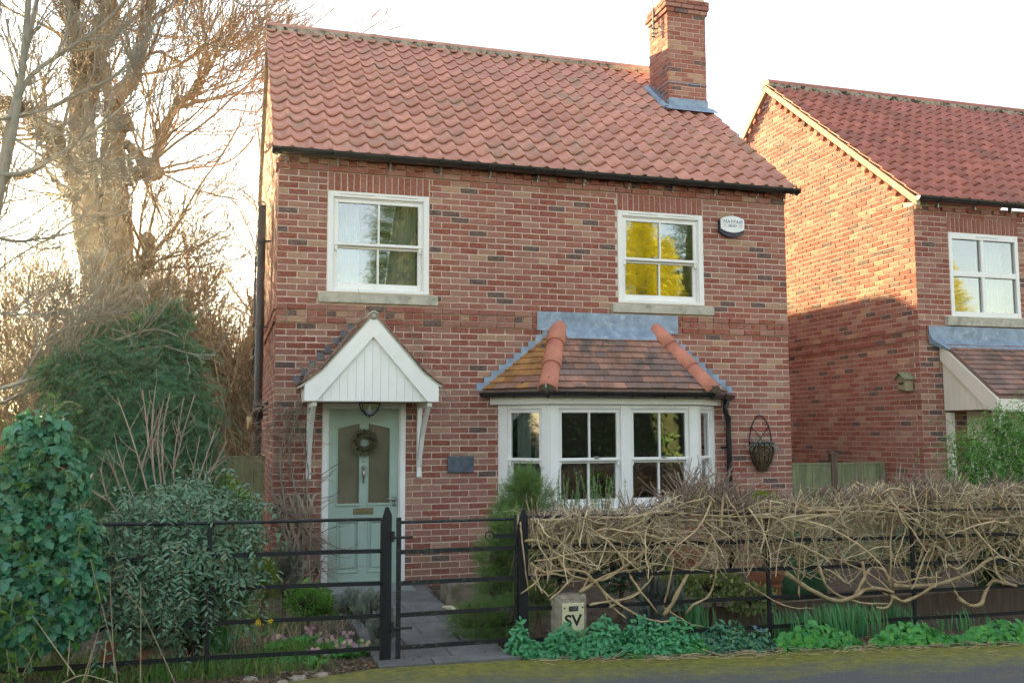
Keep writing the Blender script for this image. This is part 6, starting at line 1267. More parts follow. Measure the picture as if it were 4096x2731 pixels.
vines += [(cB(l), r) for l, r in (([(250, 780), (370, 870), (450, 930), (550, 980), (640, 1000), (740, 970), (800, 910), (900, 900), (1000, 940)], .020), ([(460, 560), (490, 700), (520, 830), (580, 910), (680, 950), (800, 990), (1000, 990)], .012), ([(740, 960), (800, 840), (880, 730), (960, 750), (1010, 830), (980, 850)], .013), ([(1030, 870), (1140, 890), (1260, 880), (1360, 870), (1500, 820), (1600, 780), (1680, 700), (1800, 690), (1951, 720), (2200, 760)], .017), ([(1010, 950), (1090, 1000), (1200, 950), (1300, 880), (1430, 840)], .015), ([(1480, 960), (1550, 1010), (1640, 1020), (1690, 900), (1740, 820), (1820, 860), (1951, 890), (2200, 850)], .018), ([(900, 1030), (960, 1040), (1020, 980), (990, 850), (1000, 650), (1010, 450)], .010), ([(1740, 720), (1760, 800), (1830, 850), (1900, 880)], .011), ([(1340, 640), (1400, 720), (1480, 770), (1560, 700)], .011), ([(-40, 850), (90, 940), (200, 1000), (310, 1025), (440, 1030)], .007), ([(350, 960), (340, 760), (330, 600), (250, 400)], .008), ([(800, 700), (830, 850), (900, 910), (980, 950)], .012), ([(0, 380), (300, 360), (600, 330), (900, 400), (1300, 360), (1700, 420), (2100, 380)], .013), ([(300, 420), (500, 380), (800, 350), (1100, 380)], .011), ([(1450, 900), (1500, 990), (1560, 1015)], .010))]
for l, r in vines:
    m_ = max(10, len(l)*4); P = resample([onY(u, v, FY-.05+.05*math.sin(i*1.7+u*.01)) for i, (u, v) in enumerate(l)], m_); P += np.cumsum(RNG.normal(0, .0025, P.shape), 0); q = MB(); rr = r*np.linspace(1.1, .7, m_)*(1+.12*np.sin(np.arange(m_)*1.3)); q.tube(P, rr, 7); q.build("vine", "vine_tan", HG, smooth=True)
def tangle(n, L, r, m, seedz, wob, mat, name, kk=4, bias=(0, 0, -.1), flat=.45, yr=(-3.78, -3.22)):
    x = RNG.uniform(X0, X1, n); z0_, z1_ = zb_f(x), zt_f(x); z = z0_+(z1_-z0_)*seedz(n); P = np.zeros((n, m, 3)); P[:, 0] = np.stack([x, RNG.uniform(*yr, n), z], 1)
    d = norm(rnd3(n)*np.array([1, flat, 1])+np.array(bias)); ln = L*RNG.uniform(.4, 1.4, n)
    for k in range(1, m):
        d = norm(d+wob*rnd3(n)*np.array([1, flat, 1])); q = P[:, k-1]+d*(ln/(m-1))[:, None]; hi = q[:, 2] > zt_f(q[:, 0])+.02; d[hi, 2] = -np.abs(d[hi, 2]); lo = q[:, 2] < zb_f(q[:, 0])-.04; d[lo, 2] = np.abs(d[lo, 2]); q[lo, 2] = zb_f(q[lo, 0])-.04+RNG.uniform(-.03, .03, lo.sum()); q[:, 0] = np.maximum(q[:, 0], X0); q[:, 2] = np.minimum(q[:, 2], zt_f(q[:, 0])+.05); P[:, k] = q
    Rd = r*(.45+1.1*RNG.beta(1.2, 2.2, n)*1.6)[:, None]*np.linspace(1, .5, m)[None]*(1+.12*RNG.normal(size=(n, m))); V, F = tubes(P, Rd, kk); link(name, npmesh(name, V, [F]), mat, HG, kind="stuff"); return P, Rd
tri = lambda n: np.clip(RNG.beta(2.2, 1.3, n), 0, 1)
tangle(300, .8, .0072, 9, tri, .28, "vine_tan", "woody_stems", 5); A, Ar = tangle(1150, .46, .0042, 7, tri, .25, "vine_straw", "straw_stems"); tangle(900, .28, .0034, 5, lambda n: RNG.beta(2.5, 1.1, n), .3, "vine_straw", "fine_twigs", 3); tangle(650, .26, .0034, 5, lambda n: RNG.beta(4, 1, n), .3, "vine_purple", "brown_twigs", 3)
nc = 150; cxs = np.concatenate([RNG.uniform(X0, X1, 105), RNG.normal(3.5, .28, 25), RNG.normal(5.9, .6, 20)]); nc = len(cxs); pern = 9; n = nc*pern; ci = np.repeat(np.arange(nc), pern)   # pruned knuckles, each with a fan of spikes
hgt = RNG.uniform(.5, 1.5, nc)*(1+.8*np.exp(-((cxs-3.5)/.35)**2)); kb = np.stack([cxs, RNG.uniform(-3.72, -3.2, nc), zt_f(cxs)-RNG.uniform(.0, .14, nc)], 1)
P = np.zeros((n, 3, 3)); P[:, 0] = kb[ci]+RNG.normal(0, .025, (n, 3)); d = norm(rnd3(n)*np.array([.9, .9, .3])+np.array([0, -.1, .8])); ln = RNG.uniform(.07, .2, n)*hgt[ci]; P[:, 1] = P[:, 0]+d*(ln*.5)[:, None]; P[:, 2] = P[:, 1]+norm(d+.3*rnd3(n))*(ln*.5)[:, None]
V, F = tubes(P, np.tile([.0048, .004, .003], (n, 1)), 4); link("pruned_spikes", npmesh("pruned_spikes", V, [F]), "vine_purple", HG, kind="stuff"); V, F = tubes(P[:360]+np.array([.05, .02, -.03]), np.tile([.005, .0042, .0032], (360, 1)), 4); link("pale_spikes", npmesh("pale_spikes", V, [F]), "vine_straw", HG, kind="stuff")

# ---- ground cover in front of the right railing
def leafbed(name, lab, cat, pts, n, tp, L, Wd, mat, h, front=True, group=None):
    """pts: (u, v, rx, ry) patches on the ground; leaves fill a low mound"""
    t = None; Ps, Ns = [], []
    for (u, v, rx_, ry_, hh) in pts:
        c = onZ(u, v, 0.0); c = onY(u, v, -3.9) if front else c; c[1] = edge(c[0])+ry_*.9+.03 if front else c[1]; hh *= 1.22 if front else 1; g = gz(c[0]); k = int(n*rx_*ry_/sum(p[2]*p[3] for p in pts)); a = RNG.uniform(0, 2*math.pi, k); s = np.sqrt(RNG.uniform(0, 1, k)); z = g+hh*(1-s**2*.75)*RNG.uniform(.25, 1.05, k)
        Ps.append(np.stack([c[0]+rx_*s*np.cos(a), c[1]+ry_*s*np.sin(a), z], 1)); Ns.append(norm(np.stack([np.cos(a)*s, np.sin(a)*s-.35, .75+0*a], 1)))
        if t is None: t = thing(name, lab, cat, (c[0], c[1], g), group)
    P = np.concatenate(Ps); N = np.concatenate(Ns); n_ = len(P); D = norm(np.cross(N, rnd3(n_))+.3*N+np.array([0, 0, -.1])); L_ = L*RNG.uniform(.55, 1.35, n_); V, F = scatter(tp, P, D, norm(N+.5*rnd3(n_)), L_, L_*Wd/L); link("leaves", npmesh("leaves", V, [F]), mat, t)
    k = min(n_, 260); S_ = np.stack([P[:k]*np.array([1, 1, 0])+np.array([0, 0, 1])*gz(P[:k, :1])+.02*rnd3(k), P[:k]], 1); V, F = tubes(S_, np.full((k, 2), .002), 3); link("stalks", npmesh("stalks", V, [F]), mat, t); return t
leafbed("bedding_plant", "upright dark green leafy clump against the latch gate post", "ground cover", [(2105, 2590, .09, .07, .24), (2150, 2600, .10, .06, .12)], 330, 'oval', .055, .032, "bedding", .2)
leafbed("ground_cover", "blue green leafy ground cover around the marker post", "ground cover", [(2280, 2580, .20, .08, .20), (2420, 2575, .20, .10, .26), (2220, 2600, .12, .06, .10), (2360, 2600, .2, .06, .14)], 1500, 'oval', .052, .032, "bedding", .2)
leafbed("ground_cover", "dark green leafy ground cover right of the marker post", "ground cover", [(2580, 2580, .24, .11, .24), (2700, 2570, .22, .11, .24), (2640, 2600, .2, .08, .14)], 1500, 'oval', .055, .030, "bedding", .2)
leafbed("ground_cover", "light green round-leaved patch at the kerb below the bay", "ground cover", [(2570, 2615, .2, .05, .06), (2760, 2600, .18, .07, .09), (2690, 2620, .14, .04, .05)], 650, 'disc', .042, .042, "nasturtium", .1)
leafbed("periwinkle", "dark periwinkle patch with violet flowers below the vines", "ground cover", [(2900, 2570, .28, .13, .20), (3010, 2570, .2, .1, .14)], 900, 'oval', .05, .026, "ivy", .2)
leafbed("nasturtium_clump", "mound of round green leaves below the railing, nearest the marker post", "ground cover", [(3230, 2570, .34, .13, .15), (3120, 2580, .14, .08, .06), (3330, 2580, .2, .1, .08)], 1100, 'disc', .05, .05, "nasturtium", .15)
leafbed("nasturtium_clump", "middle mound of round green leaves below the railing", "ground cover", [(3590, 2545, .34, .14, .14), (3500, 2560, .16, .09, .07), (3680, 2555, .18, .1, .06)], 1000, 'disc', .05, .05, "nasturtium", .15)
leafbed("nasturtium_clump", "mound of round green leaves at the right end of the railing", "ground cover", [(3930, 2525, .45, .15, .13), (4060, 2520, .4, .15, .13), (3800, 2530, .2, .1, .05)], 1300, 'disc', .05, .05, "nasturtium", .15)
for (u, v, lab, k) in ((3010, 2600, "violet periwinkle flower near the road edge", 1), (3020, 2508, "violet periwinkle flower highest in the patch", 1), (3045, 2520, "violet periwinkle flower right of the highest one", 1)):
    p = onY(u, v, -3.86); V, F = scatter('petal5', np.array([p]), np.array([[1., 0, .1]]), np.array([[-.1, -1., .5]]), .018, .018); tag(link("periwinkle_flower", npmesh("periwinkle_flower", V, [F]), "petal_violet"), lab, "flower")
def daff(u, v, n, h, lab, rx_=.12, ry_=.06, z=0.0):
    c = onZ(u, v, z); g = gz(c[0]); t = thing("daffodil_clump", lab, "daffodil leaves", (c[0], c[1], g), "daffodil leaf clumps"); P = np.stack([c[0]+RNG.normal(0, rx_, n), c[1]+RNG.normal(0, ry_, n), np.full(n, g)], 1)
    D = norm(np.stack([RNG.normal(0, .13, n), RNG.normal(0, .13, n), np.ones(n)], 1)); V, F = scatter('blade', P, D, norm(np.stack([RNG.normal(0, .4, n), -np.ones(n), np.zeros(n)], 1)), h*RNG.uniform(.7, 1.15, n), .013); link("leaves", npmesh("leaves", V, [F]), "daffodil_leaf", t)
daff(3380, 2545, 190, .30, "broad clump of daffodil leaves between the two left mounds", .2, .05); daff(3150, 2545, 70, .24, "daffodil leaves behind the mound nearest the marker post", .12); daff(3600, 2500, 60, .22, "daffodil leaves behind the middle mound", .07); daff(3830, 2505, 34, .20, "sparse daffodil leaves by a railing post at the right", .2); daff(2780, 2555, 60, .34, "daffodil leaves among the dark ground cover below the bay", .045)
daff(760, 2620, 90, .30, "daffodil leaves below the evergreen bush", .05); daff(870, 2625, 110, .33, "thick daffodil clump right of the railing post under the evergreen", .06); daff(500, 2650, 70, .25, "arching daffodil leaves between the edging tiles", .07)
# primroses
for (u, v, lab) in ((1245, 2540, "pink primrose clump behind the lowest rail, nearest the bush"), (1300, 2575, "pale pink primrose clump behind the lowest rail"), (1375, 2565, "mauve primrose clump right of the pale one"), (1390, 2600, "yellow centred primrose clump crossing the lowest rail"), (1265, 2635, "pink primrose clump in front of the lowest rail"), (1100, 2575, "faded primrose clump far from the gate post"), (1440, 2590, "small primrose clump beside the gate post")):
    c = onZ(u, v, .1); c[2] = gz(c[0]); t = thing("primrose", lab, "primrose", c, "primroses by the railing"); n = 9; P = c+np.stack([RNG.normal(0, .042, n), RNG.normal(0, .02, n), RNG.uniform(.07, .13, n)], 1)
    V, F = scatter('petal5', P, rnd3(n)*np.array([1, .3, .6]), np.tile([0, -1., .55], (n, 1))+.35*rnd3(n), .019, .019); link("flowers", npmesh("flowers", V, [F]), "primrose", t, kind="stuff")
    V, F = scatter('disc', P+np.array([0, -.004, .002]), rnd3(n)*np.array([1, .3, .6]), np.tile([0, -1., .55], (n, 1)), .008, .008); link("eyes", npmesh("eyes", V, [F]), "petal_yellow", t)
    n = 16; V, F = scatter('oval', np.tile(c, (n, 1))+np.array([0, 0, .015]), norm(rnd3(n)*np.array([1, .8, .2])+np.array([0, -.2, .35])), np.tile([0, -.3, 1.], (n, 1)), .10, .045); link("leaves", npmesh("leaves", V, [F]), "nasturtium", t)
# broad-leaved weeds and grass by the gate, small herbs
leafbed("euphorbia", "young broad-leaved plant left of the path", "plant", [(1210, 2460, .07, .06, .30)], 26, 'oval', .11, .05, "jasmine", .3, False)
leafbed("weeds", "low green weeds between the railing and the mossy road", "weeds", [(1350, 2650, .25, .06, .05), (1150, 2670, .25, .07, .05), (900, 2670, .3, .08, .05), (1440, 2625, .12, .1, .09), (1180, 2600, .2, .12, .06), (700, 2690, .3, .08, .06), (520, 2690, .2, .08, .1), (1000, 2560, .25, .15, .05)], 2400, 'oval', .028, .018, "nasturtium", .06, False)
def grassy(name, lab, pts, n, h, mat, w=.005, lean=.35):
    Ps = []
    for (u, v, rx_, ry_) in pts:
        c = onZ(u, v, .05); k = int(n*rx_*ry_/sum(p[2]*p[3] for p in pts)); Ps.append(np.stack([c[0]+RNG.normal(0, rx_, k), c[1]+RNG.normal(0, ry_, k), np.zeros(k)], 1))
    P = np.concatenate(Ps); P[:, 2] = gz(P[:, 0]); n_ = len(P); D = norm(np.stack([RNG.normal(0, lean, n_), RNG.normal(0, lean, n_), np.ones(n_)], 1)); V, F = scatter('blade', P, D, norm(rnd3(n_)*np.array([1, 1, .1])), h*RNG.uniform(.5, 1.4, n_), w)
    o = link(name, npmesh(name, V, [F]), mat, kind="stuff"); o["label"] = lab; o["category"] = "grass"; return o
grassy("grass", "rough green verge grass at the foot of the ivy", [(100, 2710, .35, .1), (400, 2700, .3, .1), (650, 2720, .3, .08), (950, 2700, .35, .07), (1200, 2620, .25, .12), (1020, 2510, .2, .2)], 3800, .11, "grass"); grassy("dead_grass", "pale dead grass stems in the left verge", [(250, 2710, .4, .08), (600, 2700, .3, .06), (1330, 2480, .1, .15), (1100, 2560, .3, .15)], 620, .2, "dead_straw", .004, .6)
ts = [((700, 2731), (560, 2420), (470, 2330)), ((470, 2731), (455, 2600), (400, 2400), (362, 2235)), ((458, 2690), (448, 2500), (440, 2320)), ((562, 2731), (563, 2520), (564, 2335)), ((330, 2731), (370, 2600), (400, 2500)), ((345, 2720), (375, 2590), (395, 2520)), ((300, 2700), (200, 2560), (130, 2460)), ((75, 2731), (60, 2580)), ((250, 2731), (330, 2690), (460, 2731)), ((270, 2700), (278, 2560)), ((90, 2700), (145, 2590)), ((413, 2670), (425, 2560))]
tl = ['long leaning dry stalk crossing in front of the evergreen bush', 'tallest dry stalk, with its tip before the lower ivy', 'dry stalk just right of the tallest one', "straight upright dry stalk in front of the evergreen's lower branch", 'slanting dry stalk below the ivy, left of the tallest', 'second slanting dry stalk close beside the first', 'dry stalk leaning left across the ivy', 'short dry stalk at the far left edge', 'bent fallen dry stalk low in the verge grass', 'short upright dry stalk at the foot of the ivy', 'short leaning dry stalk near the left edge', 'short dry stalk beside the edging tile']
for i, s_ in enumerate(ts):
    P = resample([onY(u, v, -3.98+.03*math.sin(i)) for u, v in s_], 9); q = MB(); q.tube(P, np.linspace(.0045, .0022, 9), 5); tag(q.build("dry_stalk", "dead_straw"), tl[i], "stalk", "dry stalks in the left verge")
# leaf litter and clippings along the beds and the road edge
def flakes(name, lab, n, xr, yf, mat, L, zoff=.012):
    x = RNG.uniform(*xr, n); P = np.stack([x, yf(x, n), gz(x)+zoff+RNG.uniform(0, .012, n)], 1); V, F = scatter('slim', P, rnd3(n)*np.array([1, 1, .25]), np.tile([0, 0, 1.], (n, 1))+.5*rnd3(n), L*RNG.uniform(.5, 1.5, n), L*.5); o = link(name, npmesh(name, V, [F]), mat, kind="stuff"); o["label"] = lab; o["category"] = "litter"
flakes("leaf_litter", "brown dead leaves littering the soil beds by the railing", 5200, (-2.5, 8), lambda x, n: edge(x)+np.abs(RNG.normal(.02, .28, n)), "litter", .032); flakes("leaf_litter", "dead leaves in the front garden beds", 3000, (-2.5, 8), lambda x, n: np.where((x > .55) & (x < 1.75), -3.75+RNG.uniform(0, .1, n), RNG.uniform(-3.5, -.4, n)), "litter", .035)
n = 700; x = RNG.uniform(1.9, 8, n); S_ = np.zeros((n, 4, 3)); S_[:, 0] = np.stack([x, edge(x)+RNG.normal(.02, .09, n), gz(x)+.02+RNG.uniform(0, .02, n)], 1); d = norm(rnd3(n)*np.array([1, .4, .06]))
for k in range(1, 4): d = norm(d+.2*rnd3(n)*np.array([1, 1, .1])); S_[:, k] = S_[:, k-1]+d*.04
V, F = tubes(S_, np.full((n, 4), .0022), 4); o = link("clippings", npmesh("clippings", V, [F]), "dead_straw", kind="stuff"); o["label"] = "pale stem clippings strewn along the road edge"; o["category"] = "litter"

n = 900; x = RNG.uniform(-1, 8, n); y = edge(x)-RNG.uniform(.0, .9, n)**1.5; P = np.stack([x, y, gz(x)+.017], 1); V, F = scatter('disc', P, rnd3(n)*np.array([1, 1, .1]), np.tile([0, 0, 1.], (n, 1))+.3*rnd3(n), RNG.uniform(.004, .012, n), .007); o = link("road_grit", npmesh("road_grit", V, [F]), "concrete", kind="stuff"); o["label"] = "pale grit scattered over the mossy road"; o["category"] = "grit"

# ================================================================ trees
def limb(pts, d, r0, r1, m=16, dj=.0):
    P = resample([dep(u, v, d+dj*(i/len(pts))) for i, (u, v) in enumerate(pts)], m); return P, np.linspace(r0, r1, m)
def skeleton(specs, d, m=16):
    L = [limb(p, d+random.uniform(-.6, .6)*0, a, b, m, dj) for p, a, b, dj in specs]; return np.array([p for p, r in L]), np.array([r for p, r in L])
# ---- the big twin-stemmed tree
TD = 17.0
TB = thing("big_tree", "tall twin-stemmed bare tree with thick trunks left of the house", "tree", dep(440, 1900, TD)*np.array([1, 1, 0]))
spec = [(((460, 1850), (455, 1500), (430, 1250), (400, 1060), (345, 850), (322, 640), (330, 450), (335, 320)), .46, .19, 0), (((470, 1850), (490, 1500), (482, 1250), (470, 1050), (462, 850), (460, 640), (450, 480), (455, 380)), .42, .17, .3),
        (((335, 330), (320, 200), (285, 60), (250, -120)), .16, .10, -.3), (((338, 420), (370, 300), (400, 160), (425, 20), (440, -150)), .18, .11, .4), (((320, 740), (255, 620), (190, 520), (120, 450), (40, 410), (-80, 380)), .19, .09, -.5),
        (((455, 400), (500, 350), (535, 310), (560, 190), (590, 60), (620, -100)), .15, .08, .5), (((450, 430), (420, 300), (410, 200), (440, 90), (470, -60)), .10, .05, -.6), (((504, 720), (550, 690), (610, 682)), .13, .13, .2), (((505, 575), (550, 625), (600, 660)), .09, .085, .1),
        (((612, 690), (625, 620), (640, 520), (690, 440), (740, 395)), .075, .06, .4), (((740, 395), (800, 340), (850, 270), (890, 190), (930, 110), (960, 60)), .05, .012, .5), (((715, 430), (800, 410), (900, 380), (1000, 370), (1075, 358)), .038, .008, .3), (((770, 365), (810, 250), (830, 140), (840, 60)), .04, .012, -.4), (((560, 250), (640, 200), (730, 260), (820, 180)), .035, .01, .6), (((480, 1140), (555, 1105), (595, 1020), (592, 950)), .14, .11, -.2), (((250, 600), (180, 640), (120, 700), (60, 720)), .09, .03, .3), (((330, 800), (260, 780), (200, 700), (150, 640)), .08, .02, -.3)]
P, Rd = skeleton(spec, TD, 18); P[:, 1:-1] += RNG.normal(0, .015, P[:, 1:-1].shape)
each_tube("trunk", P[:2], Rd[:2], 18, "bark", TB); each_tube("limb", P[2:9], Rd[2:9], 12, "bark", TB); each_tube("branch", P[9:], Rd[9:], 8, "bark", TB)
for u, v, r in ((612, 685, .17), (505, 500, .15), (590, 955, .13)):
    c = dep(u, v, TD); q = MB(); q.lathe(tuple(c), [(.01, -r), (r*.75, -r*.6), (r, 0), (r*.7, r*.6), (.01, r)], 9); q.v = [tuple(np.array(p)+RNG.normal(0, .02, 3)) for p in q.v]; q.build("burr", "bark", TB, smooth=True)
c1, r1 = spawn(P[2:], Rd[2:]*.55, 9, .2, .9, 2.6, .5, 11, .05, .16, rmin=.010); r1 = np.minimum(r1, .032*np.linspace(1, .35, 11)[None])
c1b, r1b = spawn(P[:2], Rd[:2], 6, .45, 1.0, 1.6, .08, 8, .08, .2, rmin=.009); r1b = np.minimum(r1b, .02)
c2, r2 = spawn(c1, r1, 7, .2, .6, 1.1, .6, 8, .09, .18, rmin=.0075); c2b, r2b = spawn(c1b, r1b, 4, .2, .6, .6, .6, 7, .1, .2, rmin=.004); c3, r3 = spawn(c2, r2, 4, .2, .55, .5, .6, 5, .1, .2, rmin=.0062)
c4, r4 = spawn(P[9:14], Rd[9:14], 12, .1, .6, .9, .45, 7, .12, .15, rmin=.0075); c5, r5 = spawn(c4, r4, 4, .2, .5, .5, .6, 5, .12, .18, rmin=.006)
V, F = joinVF([tubes(c1, r1, 5)]+[tubes(c2, r2, 4), tubes(c2b, r2b, 4), tubes(c3, r3, 3)]+[tubes(c4, r4, 4), tubes(c5, r5, 3), tubes(c1b, r1b, 5)]); link("twigs", npmesh("twigs", V, F), "twig", TB, kind="stuff")
n = 1500   # dead ivy stems clinging to the stems
ii = RNG.integers(2, 5, n); tt = RNG.uniform(0, 16.9, n); k0 = tt.astype(int); p = P[ii, k0]; pr = norm(rnd3(n)); Sx = np.stack([p+pr*Rd[ii, k0][:, None]*1.02, p+pr*Rd[ii, k0][:, None]*1.2+.12*rnd3(n), p+pr*Rd[ii, k0][:, None]*1.1+.3*rnd3(n)], 1); V, F = tubes(Sx, np.full((n, 3), .008), 3); link("clinging_stems", npmesh("clinging_stems", V, [F]), "bark_ivy", TB, kind="stuff")
# ---- nearer grey-barked tree at the left edge, arching over the yew
GD = 9.6
GTt = thing("grey_tree", "nearer bare tree with arching grey branches at the left edge", "tree", dep(-160, 2150, GD)*np.array([1, 1, 0]))
spec = [(((-160, 2150), (-150, 1700), (-90, 1200), (0, 760), (60, 540), (85, 330), (110, 120), (120, -100)), .06, .028, 0), (((-100, 1250), (-20, 800), (40, 480), (100, 230), (160, -60)), .045, .022, .3), (((-60, 690), (83, 708), (160, 663), (306, 580), (357, 536), (446, 472), (540, 380)), .032, .010, -.2), (((60, 420), (108, 306), (191, 249), (319, 166), (408, 108), (504, 0), (560, -80)), .028, .012, .3),
        (((-60, 480), (60, 470), (223, 434), (287, 376), (408, 344), (478, 300), (574, 179), (640, 60)), .028, .009, .1), (((-60, 1570), (0, 1557), (159, 1506), (223, 1455), (319, 1429), (395, 1378), (529, 1340), (638, 1295), (714, 1346)), .024, .006, 0), (((60, 1560), (115, 1474), (191, 1346), (255, 1314), (332, 1289), (383, 1206)), .020, .006, .2), (((-60, 1250), (60, 1258), (190, 1257), (319, 1232), (420, 1215)), .020, .006, -.1), (((-60, 930), (51, 970), (160, 957), (268, 938), (400, 880)), .018, .006, .2), (((-60, 1640), (120, 1560), (250, 1500), (390, 1440), (520, 1400), (690, 1380)), .016, .005, -.2), (((60, 560), (130, 600), (260, 690), (330, 620)), .014, .005, 0), (((140, 470), (220, 530), (340, 560), (420, 690)), .012, .005, .2), (((770, -40), (720, 60), (760, 130), (840, 185), (950, 190)), .011, .006, 0), (((900, -30), (960, 20), (1010, 28), (1100, 20)), .009, .006, 0)]
P, Rd = skeleton(spec, GD, 16); each_tube("branch", P, Rd, 8, "twig_grey", GTt)
c1, r1 = spawn(P[:12], Rd[:12], 14, .1, .7, .75, .5, 8, .08, .2, rmin=.0042); r1 = np.minimum(r1, .009); c2, r2 = spawn(c1, r1, 5, .2, .6, .36, .6, 6, .1, .2, rmin=.0034); c3, r3 = spawn(c2, r2, 2, .3, .5, .18, .7, 4, .1, .2, rmin=.003); V, F = joinVF([tubes(c1, r1, 5), tubes(c2, r2, 4), tubes(c3, r3, 3)]); link("twigs", npmesh("twigs", V, F), "twig_grey", GTt, kind="stuff")
# ---- thicket and slender trees behind
def bare(name, lab, cat, u, vb, vt, d, r, nst, spread, l1, l2, l3, mat, droop=0, per=(9, 6, 4), ivy=False, lean=0, rm=.006):
    b = dep(u, vb, d); b[2] = gz(b[0]); top = dep(u+lean, vt, d); H = top[2]-b[2]; t = thing(name, lab, cat, b); m = 14; P = np.zeros((nst, m, 3)); P[:, 0] = b+RNG.normal(0, spread*.12, (nst, 3))*np.array([1, 1, 0]); dv = norm((top-b)[None]/H+RNG.normal(0, spread, (nst, 3))*np.array([1, 1, .1])); hh = H*RNG.uniform(.65, 1.05, nst)
    for i in range(1, m): dv = norm(dv+np.array([0, 0, .06])+.09*rnd3(nst)); P[:, i] = P[:, i-1]+dv*(hh/(m-1))[:, None]
    Rd = r*RNG.uniform(.7, 1.1, nst)[:, None]*np.linspace(1, .25, m)[None]; each_tube("trunk" if nst < 3 else "stem", P, Rd, 8, "bark" if nst < 3 else mat, t)
    c1, r1 = spawn(P, Rd, per[0], .2, .8, l1, .5, 9, .06, .18, droop=droop, rmin=rm); c2, r2 = spawn(c1, r1, per[1], .15, .7, l2, .55, 7, .05, .22, droop=droop*1.5, rmin=rm*.7); c3, r3 = spawn(c2, r2, per[2], .15, .6, l3, .6, 5, .04, .2, droop=droop*1.5, rmin=rm*.55)
    V, F = joinVF([tubes(c1, r1, 4), tubes(c2, r2, 3), tubes(c3, r3, 3)]); link("twigs", npmesh("twigs", V, F), mat, t, kind="stuff")
    if ivy:
        n = 420; k0 = RNG.integers(2, 11, n); p = P[0, k0]+rnd3(n)*np.array([.16, .16, .25]); V, F = scatter('ivy', p, rnd3(n)+np.array([0, 0, -.8]), rnd3(n), .10, .10); link("ivy_leaves", npmesh("ivy_leaves", V, [F]), "ivy_lite", t)
    return t
bare("slender_tree", "slender ivy-clad bare tree right of the big trunks", "tree", 700, 1900, 780, 15.5, .09, 1, .06, 1.2, .7, .4, "twig", ivy=True, lean=-30, per=(24, 6, 4), rm=.009)
bare("weeping_birch", "fine-twigged drooping birch nearest the house gable", "tree", 930, 1900, 560, 27, .14, 2, .05, 2.2, 1.4, .8, "twig", droop=.25, per=(16, 7, 4), lean=60, rm=.0095)
bare("weeping_birch", "fine-twigged birch standing farther left of the first", "tree", 800, 1900, 820, 30, .12, 2, .06, 2.2, 1.2, .7, "twig", droop=.2, per=(14, 6, 4), rm=.0095)
for (u, vt, d, lab) in ((60, 900, 20, "bare backlit shrub farthest left in the thicket"), (230, 1000, 22, "bare backlit shrub behind the grey tree"), (330, 820, 25, "taller bare shrub behind the big trunks"), (620, 1000, 19, "bare backlit shrub right of the big trunks"), (760, 1020, 18, "bare backlit shrub behind the yew top"), (860, 1150, 16.5, "arching bare shrub before the birches"), (960, 1200, 19, "bare shrub in front of the pergola beam"), (1010, 1350, 15, "low bare shrub close to the gable pipes"), (130, 1250, 15, "low bare shrub behind the ivy"), (700, 1350, 22, "low bare shrub far behind the yew")):
    bare("bare_shrub", lab, "shrub", u, 1900, vt, d, .045, 6, .32, 1.3, .8, .5, "twig", per=(13, 6, 4), rm=.0095)
# distant hedgerow closing the horizon on the left
hb = [(np.array([x, 48+3*math.sin(x), 1.0+.4*math.sin(x*1.7)]), np.array([2.4, 1.5, 1.3+.4*math.sin(x*.9)])) for x in np.arange(-40, 2, 2.2)]
o = foliage("hedgerow", None, hb, 9000, 'oval', .35, .22, "litter", droop=0, cull=.4); o["kind"] = "stuff"; o["label"] = "far bare hedgerow across the field on the left"; o["category"] = "hedgerow"
gs = px_blobs([(940, 1780, 9, .5, .4, .5), (1010, 1720, 10, .3, .3, .6), (985, 1850, 8, .4, .4, .4)]); o = thing("sunlit_bush", "yellow green sunlit bush beyond the side fence", "bush", (gs[0][0][0], 9, 0)); foliage("leaves", o, gs, 1800, 'oval', .08, .045, "lime_leaf", cull=.2, shell=(.3, 1.1)); stems("stems", o, (gs[0][0][0], 9, 0), 10, 2, .02, 7, .3, .1, .15, "twig", 5)
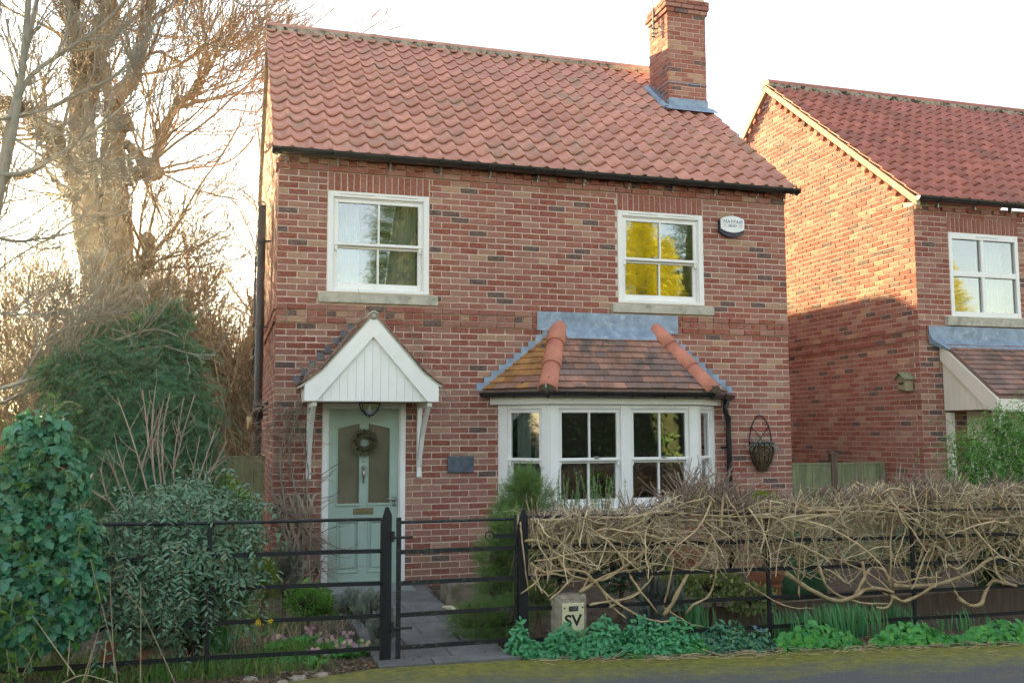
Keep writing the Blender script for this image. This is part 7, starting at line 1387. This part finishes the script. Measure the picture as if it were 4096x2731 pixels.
# ---- across the road, seen only in the window glass
def spruce(x, y, h, w, lab, mat):
    t = thing("tall_conifer", lab, "conifer", (x, y, 0)); n = 5200; s = RNG.uniform(.04, 1, n); a = RNG.uniform(0, 2*math.pi, n); r = w*(1-s)**.8*RNG.uniform(.55, 1.08, n)*(1+.18*np.sin(a*3+s*14)); P = np.stack([x+r*np.cos(a), y+r*np.sin(a), h*s], 1); D = norm(np.stack([np.cos(a), np.sin(a), -.35+.9*s], 1)+.35*rnd3(n)); V, F = scatter('feather', P, D, norm(np.array([0, 0, 1.])+.6*rnd3(n)), .62*RNG.uniform(.6, 1.3, n), .62); link("crown", npmesh("crown", V, [F]), mat, t); MB().tube([(x, y, -.1), (x, y, h*.9)], [.25, .03], 8).build("trunk", "bark", t)
    MB().lathe((x, y, 0), [(w*.55, h*.06), (w*.45, h*.4), (w*.18, h*.8), (.01, h*.93)], 9).build("inner_core", "hedge_core", t)
spruce(5.7, -23, 13, 2.0, "tall dark conifer across the road mirrored in the left upper window", "spruce"); spruce(8.8, -25, 12, 2.2, "second dark conifer across the road", "spruce"); spruce(14.7, -22, 9.9, 1.2, "conifer painted sunlit gold across the road mirrored in the right upper window", "spruce_painted_sun"); spruce(15.9, -23, 9.3, 1.3, "shorter conifer painted sunlit gold beside the tall gold one", "spruce_painted_sun"); spruce(18.4, -24, 14, 2.6, "dark conifer right of the golden pair", "spruce"); spruce(30, -24, 9.5, 2.6, "conifer painted sunlit gold farthest along the road", "spruce_painted_sun")
hb = [(np.array([x, -15.5+.3*math.sin(x*2), .95]), np.array([1.4, .9, 2.1+.2*math.sin(x*1.3)])) for x in np.arange(-14, 34, 1.9)]
o = thing("roadside_hedge", "dark clipped hedge on the far side of the road", "hedge", (5, -15.5, 0)); P, N = blob(hb, 22000, (.85, 1.05), False); V, F = scatter('oval', P, np.cross(N, rnd3(len(P))), norm(N+.6*rnd3(len(P))), .16, .1); link("leaves", npmesh("leaves", V, [F]), "spruce", o); q = MB(); q.box(-15, 34, -15.8, -15.2, 0, 2.95).build("inner_core", "hedge_core", o)  # solid dark core added so bright sky cannot show between the leaves

# ---- thin haze in the low sun
hz = MB().box(-70, 70, -60, 80, -1.2, 16).build("haze", None); hz["kind"] = "stuff"; hz["label"] = "thin sunlit haze filling the air of the whole place"; hz["category"] = "haze"
m = bpy.data.materials.new("haze"); m.use_nodes = True; n_ = m.node_tree.nodes; n_.remove(n_["Principled BSDF"]); pv = n_.new("ShaderNodeVolumePrincipled"); pv.inputs["Density"].default_value = .0006; pv.inputs["Anisotropy"].default_value = .78; pv.inputs["Color"].default_value = (.95, .95, .95, 1); m.node_tree.links.new(pv.outputs[0], n_["Material Output"].inputs["Volume"]); hz.data.materials.append(m)
